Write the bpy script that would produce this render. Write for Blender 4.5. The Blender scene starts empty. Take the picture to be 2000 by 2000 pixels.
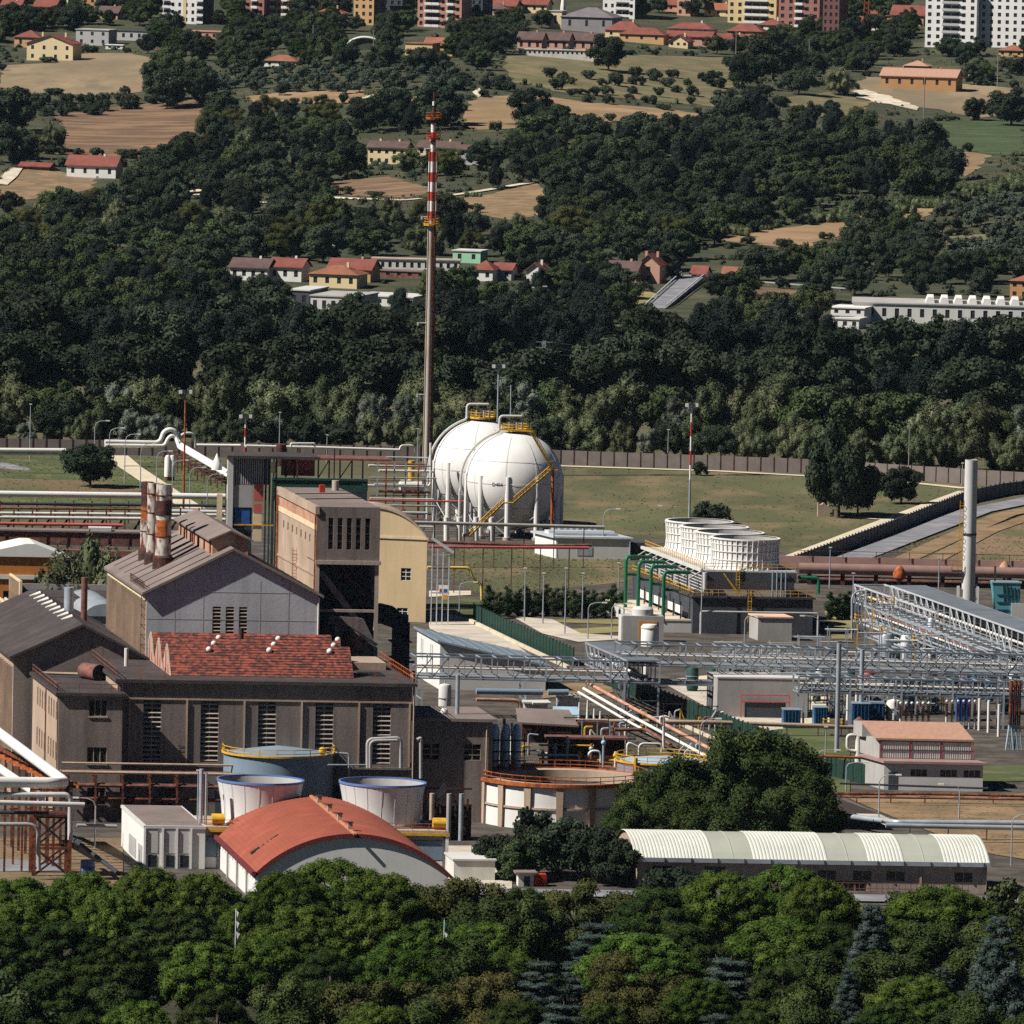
import bpy, math, random, bisect
import numpy as np
from mathutils import Vector, Matrix
# ------------------------------------------------------------------ camera, sky, sun, exposure
SC = bpy.context.scene
FPX, CAM_H, PITCH, ROLL = 19000.0, 160.0, math.atan(1500 / 19000.0), math.radians(1.2)
SUN_FROM = Vector((-0.955, -0.295, 0.0)).normalized()
SUN_EL = math.radians(46)
EXPOSURE = 0.5
SUN_STRENGTH, SKY_STRENGTH = 5.0, 0.05
CAM = Vector((0, 0, CAM_H))
FW = Vector((0, math.cos(PITCH), -math.sin(PITCH)))
_r0, _u0 = Vector((1, 0, 0)), Vector((0, math.sin(PITCH), math.cos(PITCH)))
RT = _r0 * math.cos(ROLL) + _u0 * math.sin(ROLL)
UP = -_r0 * math.sin(ROLL) + _u0 * math.cos(ROLL)
cam_data = bpy.data.cameras.new('camera')
cam_data.sensor_width = 36.0
cam_data.lens = 36.0 * FPX / 2000.0
cam_data.clip_start, cam_data.clip_end = 10.0, 20000.0
cam = bpy.data.objects.new('camera', cam_data)
SC.collection.objects.link(cam)
_m = Matrix((RT, UP, -FW)).transposed().to_4x4()
_m.translation = CAM
cam.matrix_world = _m
SC.camera = cam
world = bpy.data.worlds.new('World')
SC.world = world
world.use_nodes = True
wn = world.node_tree.nodes
wl = world.node_tree.links
bg = wn['Background']
sky = wn.new('ShaderNodeTexSky')
sky.sky_type = 'NISHITA'
sky.sun_disc = False
sky.sun_elevation = SUN_EL
# sky sun_rotation is clockwise from +Y
sky.sun_rotation = math.atan2(SUN_FROM.x, SUN_FROM.y)
sky.altitude = 600.0
sky.air_density, sky.dust_density, sky.ozone_density = 0.2, 0.0, 2.0
wl.new(sky.outputs[0], bg.inputs[0])
bg.inputs[1].default_value = SKY_STRENGTH
sun_data = bpy.data.lights.new('sun', 'SUN')
sun_data.energy = SUN_STRENGTH
sun_data.angle = math.radians(0.53)
sun_data.color = (1.0, 0.955, 0.89)
sun = bpy.data.objects.new('sun', sun_data)
SC.collection.objects.link(sun)
_sd = SUN_FROM * math.cos(SUN_EL) + Vector((0, 0, math.sin(SUN_EL)))
sun.rotation_euler = _sd.to_track_quat('Z', 'Y').to_euler()
sun.location = (-300, 1300, 500)
SC.view_settings.view_transform = 'Standard'
SC.view_settings.look = 'None'
SC.view_settings.exposure = EXPOSURE
SC.view_settings.gamma = 1.0
SC.view_settings.use_curve_mapping = False
SC.render.engine = 'CYCLES'
SC.cycles.use_denoising = False
SC.cycles.denoiser = 'OPENIMAGEDENOISE'
SC.cycles.denoising_input_passes = 'RGB_ALBEDO_NORMAL'
SC.cycles.denoising_prefilter = 'ACCURATE'
SC.cycles.max_bounces = 5
SC.cycles.diffuse_bounces = 1
SC.cycles.glossy_bounces = 2
SC.cycles.transmission_bounces = 3
SC.cycles.volume_bounces = 0
SC.cycles.use_adaptive_sampling = True
SC.cycles.adaptive_threshold = 0.02
SC.cycles.caustics_reflective = False
SC.cycles.caustics_refractive = False
# ------------------------------------------------------------------ terrain and pixel helpers
def sstep(a, b, x):
 t = min(1.0, max(0.0, (x - a) / (b - a)))
 return t * t * (3 - 2 * t)
def hgt(x, y):
 """height of the land: a flat valley floor, then a hillside that climbs to the town"""
 if y < 2650:
  return 0.0
 a = 0.0
 if y > 2800:
  a += (min(y, 3950) - 2800) * 0.031
 if y > 3950:
  a += (min(y, 6800) - 3950) * 0.075
 k = sstep(2800, 3150, y) * (1 - 0.6 * sstep(3800, 4200, y))
 a += k * (4.5 * math.sin(x / 95.0 + y / 260.0) + 3.5 * math.sin(y / 120.0 - x / 140.0 + 1.3) + 2.0 * math.sin(x / 41.0 + 2.0))
 return a
def ray(u, v):
 return FW * FPX + RT * (u - 1000.0) - UP * (v - 1000.0)
def G(u, v, z=0.0):
 """point of the level z seen at photo pixel (u, v)"""
 d = ray(u, v)
 return CAM + d * ((z - CAM_H) / d.z)
def T(u, v):
 """point of the land seen at photo pixel (u, v)"""
 d = ray(u, v)
 d = d / d.y
 y = 1000.0
 while y < 7500:
  p = CAM + d * y
  if p.z <= hgt(p.x, p.y):
   break
  y += 12.0
 lo, hi = y - 12.0, y
 for _ in range(12):
  m = (lo + hi) / 2
  p = CAM + d * m
  if p.z <= hgt(p.x, p.y):
   hi = m
  else:
   lo = m
 return CAM + d * hi
def PXM(p):
 """photo pixels per metre at a point"""
 return FPX / (Vector(p) - CAM).dot(FW)
def AT(u, v, y):
 """point seen at photo pixel (u, v) at depth y"""
 d = ray(u, v)
 return CAM + d * (y / d.y)
def proj(p):
 d = Vector(p) - CAM
 k = FPX / d.dot(FW)
 return 1000 + d.dot(RT) * k, 1000 - d.dot(UP) * k
class Fr:
 """a local frame: x along a facade, y into the depth, z up (the two ground axes may be skewed a little)"""
 def __init__(s, o, ax=0.0, ay=None):
  ay = ax if ay is None else ay
  s.o = Vector(o)
  s.ex = Vector((math.cos(math.radians(ax)), math.sin(math.radians(ax)), 0))
  s.ey = Vector((-math.sin(math.radians(ay)), math.cos(math.radians(ay)), 0))
 def __call__(s, x, y, z):
  p = s.o + s.ex * x + s.ey * y
  return Vector((p.x, p.y, p.z + z))
IDF = lambda x, y, z: Vector((x, y, z))
# ------------------------------------------------------------------ mesh building
class MB:
 def __init__(s, f=IDF):
  s.f, s.v, s.q = f, [], []
 def add(s, pts, faces):
  b = len(s.v)
  s.v.extend(s.f(*p) for p in pts)
  s.q.extend(tuple(b + i for i in q) for q in faces)
  return s
 def box(s, x0, y0, z0, x1, y1, z1):
  return s.add([(x0, y0, z0), (x1, y0, z0), (x1, y1, z0), (x0, y1, z0), (x0, y0, z1), (x1, y0, z1), (x1, y1, z1), (x0, y1, z1)],
      [(0, 3, 2, 1), (4, 5, 6, 7), (0, 1, 5, 4), (1, 2, 6, 5), (2, 3, 7, 6), (3, 0, 4, 7)])
 def poly(s, pts):
  return s.add(pts, [tuple(range(len(pts)))])
 def prism(s, pts, d):
  """closed prism: polygon pts pushed by vector d"""
  n = len(pts)
  q = [(p[0] + d[0], p[1] + d[1], p[2] + d[2]) for p in pts]
  return s.add(list(pts) + q, [tuple(range(n))[::-1], tuple(range(n, 2 * n))] + [(i, (i + 1) % n, n + (i + 1) % n, n + i) for i in range(n)])
 def tube(s, path, r, n=8, caps=True):
  """round pipe along a polyline (local coordinates); r a number or one per point"""
  P = [Vector(p) for p in path]
  R = r if isinstance(r, (list, tuple)) else [r] * len(P)
  b = len(s.v)
  ref = None
  for i, p in enumerate(P):
   a = (P[i] - P[i - 1]).normalized() if i else None
   c = (P[i + 1] - P[i]).normalized() if i < len(P) - 1 else None
   t = (a + c).normalized() if a is not None and c is not None and (a + c).length > 1e-6 else (a if a is not None else c)
   k = 1.0
   if a is not None and c is not None:
    k = 1.0 / max(0.5, math.sqrt(max(0.0, (1 + a.dot(c)) / 2)))
   if ref is None:
    ref = Vector((0, 0, 1)) if abs(t.z) < 0.9 else Vector((1, 0, 0))
   e1 = (ref - t * ref.dot(t)).normalized()
   e2 = t.cross(e1)
   ref = e1
   for j in range(n):
    w = 2 * math.pi * j / n
    o = e1 * math.cos(w) + e2 * math.sin(w)
    if k > 1.001:
     bend = (c - a)
     if bend.length > 1e-6:
      bend.normalize()
      o = o + bend * (o.dot(bend) * (k - 1))
    s.v.append(s.f(*(p + o * R[i])))
  for i in range(len(P) - 1):
   for j in range(n):
    s.q.append((b + i * n + j, b + i * n + (j + 1) % n, b + (i + 1) * n + (j + 1) % n, b + (i + 1) * n + j))
  if caps:
   s.q.append(tuple(b + j for j in range(n))[::-1])
   s.q.append(tuple(b + (len(P) - 1) * n + j for j in range(n)))
  return s
 def lathe(s, c, prof, n=32, a0=0.0, a1=2 * math.pi):
  """surface of revolution about a vertical axis at c=(x,y); prof a list of (radius, z)"""
  full = abs(a1 - a0 - 2 * math.pi) < 1e-6
  m = n if full else n + 1
  b = len(s.v)
  for r, z in prof:
   for j in range(m):
    w = a0 + (a1 - a0) * j / n
    s.v.append(s.f(c[0] + r * math.cos(w), c[1] + r * math.sin(w), z))
  for i in range(len(prof) - 1):
   for j in range(n):
    k = (j + 1) % m
    s.q.append((b + i * m + j, b + i * m + k, b + (i + 1) * m + k, b + (i + 1) * m + j))
  return s
 def disc(s, c, r, z, n=32):
  return s.add([(c[0] + r * math.cos(2 * math.pi * j / n), c[1] + r * math.sin(2 * math.pi * j / n), z) for j in range(n)], [tuple(range(n))])
 def bar(s, p, q, w=0.1, h=None):
  """square bar between two points"""
  p, q = Vector(p), Vector(q)
  t = (q - p).normalized()
  ref = Vector((0, 0, 1)) if abs(t.z) < 0.95 else Vector((0, 1, 0))
  e1 = t.cross(ref).normalized()
  e2 = e1.cross(t)
  h = w if h is None else h
  c = [e1 * (-w / 2) + e2 * (-h / 2), e1 * (w / 2) + e2 * (-h / 2), e1 * (w / 2) + e2 * (h / 2), e1 * (-w / 2) + e2 * (h / 2)]
  return s.add([p + k for k in c] + [q + k for k in c], [(3, 2, 1, 0), (4, 5, 6, 7), (0, 1, 5, 4), (1, 2, 6, 5), (2, 3, 7, 6), (3, 0, 4, 7)])
 def sphere(s, c, r, n=24, m=14, z0=-1.0, z1=1.0):
  pr = []
  a, b2 = math.asin(z0), math.asin(z1)
  for i in range(m + 1):
   t = a + (b2 - a) * i / m
   pr.append((max(r * math.cos(t), 1e-4), c[2] + r * math.sin(t)))
  return s.lathe((c[0], c[1]), pr, n)
def link(o):
 SC.collection.objects.link(o)
 return o
def mesh_from(mb, off, name, mat, smooth=False):
 me = bpy.data.meshes.new(name)
 ox, oy, oz = off
 me.from_pydata([(p.x - ox, p.y - oy, p.z - oz) for p in mb.v], [], mb.q)
 if mat is not None:
  me.materials.append(mat)
 if smooth:
  me.polygons.foreach_set('use_smooth', [True] * len(me.polygons))
  if smooth != 'all':
   try:
    me.set_sharp_from_angle(angle=math.radians(40))
   except Exception:
    pass
 me.update()
 return me
def props(o, label=None, cat=None, group=None, kind=None):
 if label: o['label'] = label
 if cat: o['category'] = cat
 if group: o['group'] = group
 if kind: o['kind'] = kind
 return o
def thing(name, label, cat, loc=(0, 0, 0), group=None):
 o = bpy.data.objects.new(name, None)
 o.empty_display_size = 1.0
 o.location = loc
 link(o)
 return props(o, label, cat, group)
def root_of(o):
 while o.parent is not None:
  o = o.parent
 return o
def part(mb, name, mat, parent, smooth=False, kind=None, label=None):
 """a mesh that belongs to parent (a thing, or a part of one)"""
 off = root_of(parent).location
 o = bpy.data.objects.new(name, mesh_from(mb, off, name, mat, smooth))
 link(o)
 o.parent = parent
 return props(o, label=label, kind=kind)
def solo(mb, name, mat, label, cat, group=None, smooth=False, kind=None):
 """a thing of one mesh"""
 n = len(mb.v)
 zmin = min(p.z for p in mb.v)
 off = Vector((sum(p.x for p in mb.v) / n, sum(p.y for p in mb.v) / n, zmin))
 o = bpy.data.objects.new(name, mesh_from(mb, off, name, mat, smooth))
 o.location = off
 link(o)
 return props(o, label, cat, group, kind)
def struct(mb, name, mat, smooth=False, kind='structure'):
 o = bpy.data.objects.new(name, mesh_from(mb, (0, 0, 0), name, mat, smooth))
 link(o)
 return props(o, kind=kind)
_unit = {}
def _unit_mesh(shape, mat):
 k = (shape, mat.name)
 if k not in _unit:
  mb = MB()
  if shape == 'box':
   mb.box(-.5, -.5, -.5, .5, .5, .5)
  else:
   mb.tube([(0, 0, -.5), (0, 0, .5)], 0.5, n=8 if shape == 'cyl' else 14)
  _unit[k] = mesh_from(mb, (0, 0, 0), shape + '_piece', mat, smooth=(shape != 'box'))
 return _unit[k]
def bpart(p, q, w, name, mat, parent, h=None, shape='box'):
 """a straight bar, post or plank from p to q (world points) as a part, sharing one unit mesh per material"""
 p, q = Vector(p), Vector(q)
 t = q - p
 L = t.length
 t.normalize()
 ref = Vector((0, 0, 1)) if abs(t.z) < 0.95 else Vector((0, 1, 0))
 e1 = t.cross(ref).normalized()
 e2 = e1.cross(t)
 h = w if h is None else h
 o = bpy.data.objects.new(name, _unit_mesh(shape, mat))
 link(o)
 o.parent = parent
 m = Matrix((e1 * w, e2 * h, t * L)).transposed().to_4x4()
 m.translation = (p + q) / 2 - root_of(parent).location
 o.matrix_basis = m
 return o
def bxp(f, x0, y0, z0, x1, y1, z1, name, mat, parent, kind=None, label=None):
 return part(MB(f).box(x0, y0, z0, x1, y1, z1), name, mat, parent, kind=kind, label=label)
def copy_tree(o, parent=None):
 c = o.copy()
 link(c)
 c.parent = parent
 for ch in o.children:
  copy_tree(ch, c)
 return c
# ------------------------------------------------------------------ materials
def lin(h):
 h = h.lstrip('#')
 return tuple(((int(h[i:i + 2], 16) / 255.0 + 0.055) / 1.055) ** 2.4 if int(h[i:i + 2], 16) > 10 else int(h[i:i + 2], 16) / 255.0 / 12.92 for i in (0, 2, 4))
def scl(c, k):
 return tuple(min(1.0, x * k) for x in c)
_mats = {}
def mat(name, col, rough=0.8, metal=0.0, var=0.25, scale=0.35, col2=None, mixlo=0.45, mixhi=0.65, streak=0.0, streakcol=(0.05, 0.04, 0.03), bump=0.0, obj_random=0.0, fine=2.5, stretch=None):
 """painted / mineral surface: base colour broken up by two scales of noise, optional second colour in patches, optional vertical weather streaks"""
 if name in _mats:
  return _mats[name]
 m = bpy.data.materials.new(name)
 m.use_nodes = True
 nt = m.node_tree
 N, L = nt.nodes, nt.links
 b = N['Principled BSDF']
 b.inputs['Roughness'].default_value = rough
 b.inputs['Metallic'].default_value = metal
 if 'Specular IOR Level' in b.inputs:
  b.inputs['Specular IOR Level'].default_value = 0.3
 geo = N.new('ShaderNodeNewGeometry')
 def noise(sc, detail=4.0, vec=None):
  n = N.new('ShaderNodeTexNoise')
  n.inputs['Scale'].default_value = sc
  n.inputs['Detail'].default_value = detail
  L.new(vec if vec is not None else geo.outputs['Position'], n.inputs['Vector'])
  return n
 def mixc(fac, a, bb, mode='MIX'):
  x = N.new('ShaderNodeMix')
  x.data_type = 'RGBA'
  x.blend_type = mode
  for i, val in ((0, fac), (6, a), (7, bb)):
   if hasattr(val, 'is_output') or hasattr(val, 'links'):
    L.new(val, x.inputs[i])
   else:
    x.inputs[i].default_value = val if i == 0 else (*val, 1.0)
  return x.outputs[2]
 def ramp(src, lo, hi):
  r = N.new('ShaderNodeMapRange')
  r.inputs[1].default_value, r.inputs[2].default_value = lo, hi
  L.new(src, r.inputs[0])
  return r.outputs[0]
 vec = None
 if stretch:
  vm = N.new('ShaderNodeVectorMath')
  vm.operation = 'MULTIPLY'
  L.new(geo.outputs['Position'], vm.inputs[0])
  vm.inputs[1].default_value = stretch
  vec = vm.outputs[0]
 n1 = noise(scale, 5.0, vec)
 n2 = noise(fine, 3.0)
 c = mixc(ramp(n1.outputs[0], 0.3, 0.7), scl(col, 1 - var), scl(col, 1 + var * 0.6))
 if col2 is not None:
  n3 = noise(scale * 1.7 + 0.05, 6.0, vec)
  c = mixc(ramp(n3.outputs[0], mixlo, mixhi), c, col2)
 c = mixc(ramp(n2.outputs[0], 0.25, 0.75), c, mixc(1.0, c, (1 - var * 0.6,) * 3, 'MULTIPLY'))
 if streak > 0:
  vm = N.new('ShaderNodeVectorMath')
  vm.operation = 'MULTIPLY'
  L.new(geo.outputs['Position'], vm.inputs[0])
  vm.inputs[1].default_value = (1.3, 1.3, 0.09)
  n4 = noise(0.9, 4.0, vm.outputs[0])
  mu = N.new('ShaderNodeMath')
  mu.operation = 'MULTIPLY'
  L.new(ramp(n4.outputs[0], 0.48, 0.72), mu.inputs[0])
  mu.inputs[1].default_value = streak
  c = mixc(mu.outputs[0], c, streakcol)
 if obj_random > 0:
  oi = N.new('ShaderNodeObjectInfo')
  r = N.new('ShaderNodeMapRange')
  r.inputs[3].default_value, r.inputs[4].default_value = 1 - obj_random, 1 + obj_random
  L.new(oi.outputs['Random'], r.inputs[0])
  hsv = N.new('ShaderNodeHueSaturation')
  L.new(r.outputs[0], hsv.inputs['Value'])
  L.new(c, hsv.inputs['Color'])
  c = hsv.outputs[0]
 L.new(c, b.inputs['Base Color'])
 if bump > 0:
  bp = N.new('ShaderNodeBump')
  bp.inputs['Strength'].default_value = bump
  bp.inputs['Distance'].default_value = 0.1
  L.new(n2.outputs[0], bp.inputs['Height'])
  L.new(bp.outputs[0], b.inputs['Normal'])
 _mats[name] = m
 return m
def leaf_mat(name, c1, c2, hue=0.02, val=0.25, trans=0.12):
 """foliage: two leaf colours mixed clump by clump (a per-clump attribute), each tree a little different"""
 m = bpy.data.materials.new(name)
 m.use_nodes = True
 nt = m.node_tree
 N, L = nt.nodes, nt.links
 N.remove(N['Principled BSDF'])
 out = N['Material Output']
 at = N.new('ShaderNodeAttribute')
 at.attribute_name = 'tint'
 mx = N.new('ShaderNodeMix')
 mx.data_type = 'RGBA'
 L.new(at.outputs['Fac'], mx.inputs[0])
 mx.inputs[6].default_value = (*c1, 1)
 mx.inputs[7].default_value = (*c2, 1)
 oi = N.new('ShaderNodeObjectInfo')
 hs = N.new('ShaderNodeHueSaturation')
 r1 = N.new('ShaderNodeMapRange')
 r1.inputs[3].default_value, r1.inputs[4].default_value = 0.5 - hue, 0.5 + hue
 L.new(oi.outputs['Random'], r1.inputs[0])
 L.new(r1.outputs[0], hs.inputs['Hue'])
 m7 = N.new('ShaderNodeMath')
 m7.operation = 'MULTIPLY'
 m7.inputs[1].default_value = 7.31
 L.new(oi.outputs['Random'], m7.inputs[0])
 fr = N.new('ShaderNodeMath')
 fr.operation = 'FRACT'
 L.new(m7.outputs[0], fr.inputs[0])
 r2 = N.new('ShaderNodeMapRange')
 r2.inputs[3].default_value, r2.inputs[4].default_value = 1 - val, 1 + val
 L.new(fr.outputs[0], r2.inputs[0])
 L.new(r2.outputs[0], hs.inputs['Value'])
 L.new(mx.outputs[2], hs.inputs['Color'])
 df = N.new('ShaderNodeBsdfDiffuse')
 tr = N.new('ShaderNodeBsdfTranslucent')
 ms = N.new('ShaderNodeMixShader')
 ms.inputs[0].default_value = trans
 L.new(hs.outputs[0], df.inputs['Color'])
 L.new(hs.outputs[0], tr.inputs['Color'])
 L.new(df.outputs[0], ms.inputs[1])
 L.new(tr.outputs[0], ms.inputs[2])
 L.new(ms.outputs[0], out.inputs['Surface'])
 return m
CONC = mat('weathered_concrete', lin('#a89a8c'), var=0.22, scale=0.12, streak=0.35, streakcol=(0.09, 0.075, 0.06), bump=0.2)
CONC_BROWN = mat('brown_render', lin('#82766f'), var=0.28, scale=0.10, streak=0.5, streakcol=(0.07, 0.055, 0.05), bump=0.2)
CONC_TAN = mat('tan_concrete', lin('#b09a86'), var=0.22, scale=0.15, streak=0.3, streakcol=(0.16, 0.10, 0.07), bump=0.2)
CONC_PINK = mat('faded_pink_render', lin('#b8826c'), var=0.25, scale=0.3, col2=lin('#b99f83'), streak=0.3)
GABLE_GREY = mat('grey_gable_render', lin('#b2b5b8'), var=0.25, scale=0.09, streak=0.3, streakcol=(0.2, 0.2, 0.21), bump=0.15)
TRIM_CREAM = mat('cream_trim', lin('#d9c4a0'), var=0.15, streak=0.15)
ROOF_DARK = mat('dark_felt_roof', lin('#48403f'), var=0.3, scale=0.2, col2=lin('#3d3837'), bump=0.2)
ROOF_BROWN = mat('brown_felt_roof', lin('#7d706a'), var=0.22, scale=0.15, streak=0.15)
ROOF_RED = mat('old_red_tile', lin('#8f4a3c'), rough=0.85, var=0.35, scale=0.6, col2=lin('#4f302c'), mixlo=0.45, mixhi=0.56, bump=0.4, fine=3, stretch=(1.2, 1.6, 1.6))
ROOF_ORANGE = mat('orange_tile', lin('#964d3a'), rough=0.85, var=0.2, scale=0.25, col2=lin('#8a4a3a'), bump=0.3, fine=4, streak=0.3, streakcol=(0.2, 0.08, 0.05))
ROOF_VALLEY = mat('terracotta_roof', lin('#95594a'), var=0.25, scale=0.3, obj_random=0.25, fine=1.5)
WHITE = mat('white_paint', lin('#dedcd6'), rough=0.6, var=0.08, scale=0.2, streak=0.12, streakcol=(0.4, 0.36, 0.3))
WHITE_OLD = mat('dirty_white_paint', lin('#d8d5cc'), rough=0.7, var=0.12, scale=0.4, streak=0.25, streakcol=(0.3, 0.26, 0.22))
CREAM = mat('cream_render', lin('#ccb48c'), rough=0.85, var=0.12, scale=0.1, streak=0.2, streakcol=(0.3, 0.24, 0.15))
GREY_WALL = mat('light_grey_wall', lin('#c4c2be'), var=0.1, scale=0.2, streak=0.12, streakcol=(0.25, 0.23, 0.21))
GREY_MID = mat('mid_grey_wall', lin('#a5a29e'), var=0.14, scale=0.2, streak=0.2, streakcol=(0.15, 0.14, 0.13))
GREY_DARK = mat('dark_grey_and_shade', lin('#43464c'), var=0.2, scale=0.3)  # dark grey paint; on some walls it also carries painted-in shade
STEEL = mat('galvanised_steel', lin('#a8b0b7'), rough=0.45, metal=0.3, var=0.18, scale=0.6)
STEEL_BRIGHT = mat('bright_aluminium', lin('#d6d9dc'), rough=0.4, metal=0.3, var=0.1, scale=0.5)
STEEL_DARK = mat('dark_steel', lin('#3c4048'), rough=0.6, metal=0.2, var=0.25)
RUST = mat('rusty_steel', lin('#8a4a2c'), var=0.35, scale=0.8, col2=lin('#4a2b22'), mixlo=0.4, mixhi=0.6)
RUST_ORANGE = mat('orange_rust_paint', lin('#b5602c'), var=0.3, scale=0.8, col2=lin('#7d3d22'))
RUST_BROWN = mat('brown_rust', lin('#6a4a42'), var=0.3, scale=0.5, col2=lin('#8a5a4c'))
RUST_WHITE = mat('peeling_white_over_rust', lin('#c4beb4'), var=0.25, scale=0.7, col2=lin('#6b3826'), mixlo=0.47, mixhi=0.6, stretch=(1, 1, 0.45))
RUST_BLACK = mat('sooty_rust', lin('#3a2a28'), var=0.3, scale=0.6, col2=lin('#6b3322'), mixlo=0.5, mixhi=0.65)
YELLOW = mat('yellow_safety_paint', lin('#d2a32c'), rough=0.6, var=0.2, scale=0.8, col2=lin('#a8692a'), mixlo=0.55, mixhi=0.75)
YELLOW_PIPE = mat('pale_yellow_pipe', lin('#e0c060'), rough=0.5, var=0.1)
GREEN_PIPE = mat('green_pipe_paint', lin('#1f6a4a'), rough=0.4, var=0.15)
GREEN_DARK = mat('dark_green_paint', lin('#26493f'), rough=0.6, var=0.2, scale=0.4)
BLUE = mat('blue_paint', lin('#2a5aa0'), rough=0.5, var=0.2)
BLUE_TANK = mat('blue_container_paint', lin('#2a5a80'), rough=0.5, var=0.15)
BLUE_GREY = mat('blue_grey_tank_paint', lin('#7a8c9a'), rough=0.5, var=0.12, scale=0.2, streak=0.15, streakcol=(0.12, 0.14, 0.16))
BLUE_PALE = mat('pale_blue_roof', lin('#9ab4c6'), rough=0.5, var=0.12)
BLUE_RIM = mat('blue_rim_paint', lin('#5a78b0'), rough=0.5, var=0.1)
TURQ = mat('turquoise_paint', lin('#5a9ca6'), rough=0.5, var=0.15)
RED = mat('red_paint', lin('#b03428'), rough=0.5, var=0.2)
RED_PINK = mat('faded_red_panel', lin('#b85a58'), rough=0.6, var=0.15)
PINK_ROOF = mat('pink_gravel_roof', lin('#aa8470'), rough=0.9, var=0.14, scale=1.5, fine=6)
BLACK = mat('black_opening', (0.012, 0.012, 0.014), rough=0.6, var=0.1)
GLASS = mat('dark_window_glass', (0.03, 0.035, 0.045), rough=0.15, var=0.2)
SLATE_ROOF = mat('slate_blue_metal_roof', lin('#7d8a94'), rough=0.55, metal=0.1, var=0.12, scale=0.15)
FRP = mat('translucent_grey_sheet', lin('#a2a498'), rough=0.4, var=0.06)
WOOD = mat('pole_wood', lin('#8a8078'), var=0.2)
BARK = mat('bark', lin('#4a3c32'), var=0.3, scale=2.0, bump=0.4)
ASPHALT = mat('asphalt', lin('#75757a'), rough=0.9, var=0.12, scale=0.08, col2=lin('#8a888a'))
CONCRETE_PAV = mat('concrete_paving', lin('#c0b6a6'), rough=0.9, var=0.12, scale=0.08, col2=lin('#a89e92'))
PATH_PALE = mat('pale_gravel_path', lin('#c8bba4'), rough=0.95, var=0.12, scale=0.15)
# ------------------------------------------------------------------ land
GROUND = mat('valley_ground', lin('#5e5642'), rough=1.0, var=0.3, scale=0.02, col2=lin('#4e5034'), mixlo=0.42, mixhi=0.6, fine=0.3)
HILL = mat('hillside_scrub', lin('#4c4a34'), rough=1.0, var=0.35, scale=0.02, col2=lin('#343c28'), mixlo=0.4, mixhi=0.6, fine=0.25)
LAWN = mat('dry_lawn', lin('#57583a'), rough=1.0, var=0.3, scale=0.05, col2=lin('#75664a'), mixlo=0.48, mixhi=0.68, fine=0.5, stretch=(0.6, 0.25, 1))
LAWN_GREEN = mat('green_lawn', lin('#4e5834'), rough=1.0, var=0.3, scale=0.06, col2=lin('#6c6442'), mixlo=0.5, mixhi=0.7, fine=0.5)
LAWN_YELLOW = mat('yellowed_lawn', lin('#867e50'), rough=1.0, var=0.25, scale=0.06, col2=lin('#6a683c'), mixlo=0.5, mixhi=0.7, fine=0.5)
STUBBLE = mat('stubble_field', lin('#8a785e'), rough=1.0, var=0.25, scale=0.03, col2=lin('#766a54'), mixlo=0.45, mixhi=0.65, fine=0.3, stretch=(1, 0.25, 1))
PLOUGH = mat('ploughed_field', lin('#84694f'), rough=1.0, var=0.3, scale=0.12, col2=lin('#665140'), mixlo=0.44, mixhi=0.56, fine=0.3, stretch=(0.15, 0.6, 1))
TAN = mat('dry_tan_field', lin('#94795a'), rough=1.0, var=0.25, scale=0.06, col2=lin('#7d694e'), fine=0.3, stretch=(0.3, 0.6, 1))
DIRT = mat('bare_dirt', lin('#8c7356'), rough=1.0, var=0.3, scale=0.08, col2=lin('#6e5f46'), fine=0.8)
DIRT_BROWN = mat('brown_earth_and_weeds', lin('#74614a'), rough=1.0, var=0.3, scale=0.06, col2=lin('#555638'), mixlo=0.5, mixhi=0.65, fine=0.6, stretch=(0.4, 0.12, 1))
CROP = mat('green_crop', lin('#3c4a2c'), rough=1.0, var=0.3, scale=0.08, col2=lin('#4c5a36'), fine=0.5, stretch=(0.3, 1, 1))
MEADOW = mat('dry_meadow', lin('#646042'), rough=1.0, var=0.25, scale=0.03, col2=lin('#7a6c50'), mixlo=0.45, mixhi=0.65, fine=0.3)
CHALK = mat('chalky_bank', lin('#cfc4b0'), rough=1.0, var=0.2, scale=0.1, col2=lin('#a89878'), mixlo=0.5, mixhi=0.65)
YARD = mat('plant_yard', lin('#5e554c'), rough=0.95, var=0.4, scale=0.1, col2=lin('#423e38'), mixlo=0.42, mixhi=0.6, fine=0.8)
PARKG = mat('needle_litter', lin('#3c3a28'), rough=1.0, var=0.35, scale=0.1, col2=lin('#2c3020'), fine=0.6)
_xs = sorted(set([-9000, -6000, -4000, -2500, -1600, -1100, -800] + list(range(-700, 701, 25)) + [800, 1100, 1600, 2500, 4000, 6000, 9000]))
_ys = sorted(set([-3000, -1000, 0, 800, 1200, 1600, 2000, 2300, 2500, 2650] + list(range(2660, 4400, 15)) + list(range(4400, 6900, 120)) + [7500, 9000, 12000, 16000]))
def land(x, y):
 '''height of the ground sheet itself (its grid, bilinear)'''
 i = min(max(bisect.bisect_right(_xs, x) - 1, 0), len(_xs) - 2)
 j = min(max(bisect.bisect_right(_ys, y) - 1, 0), len(_ys) - 2)
 a, b = (x - _xs[i]) / (_xs[i + 1] - _xs[i]), (y - _ys[j]) / (_ys[j + 1] - _ys[j])
 g = lambda p, q: hgt(_xs[p], _ys[q])
 return (g(i, j) * (1 - a) + g(i + 1, j) * a) * (1 - b) + (g(i, j + 1) * (1 - a) + g(i + 1, j + 1) * a) * b
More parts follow.
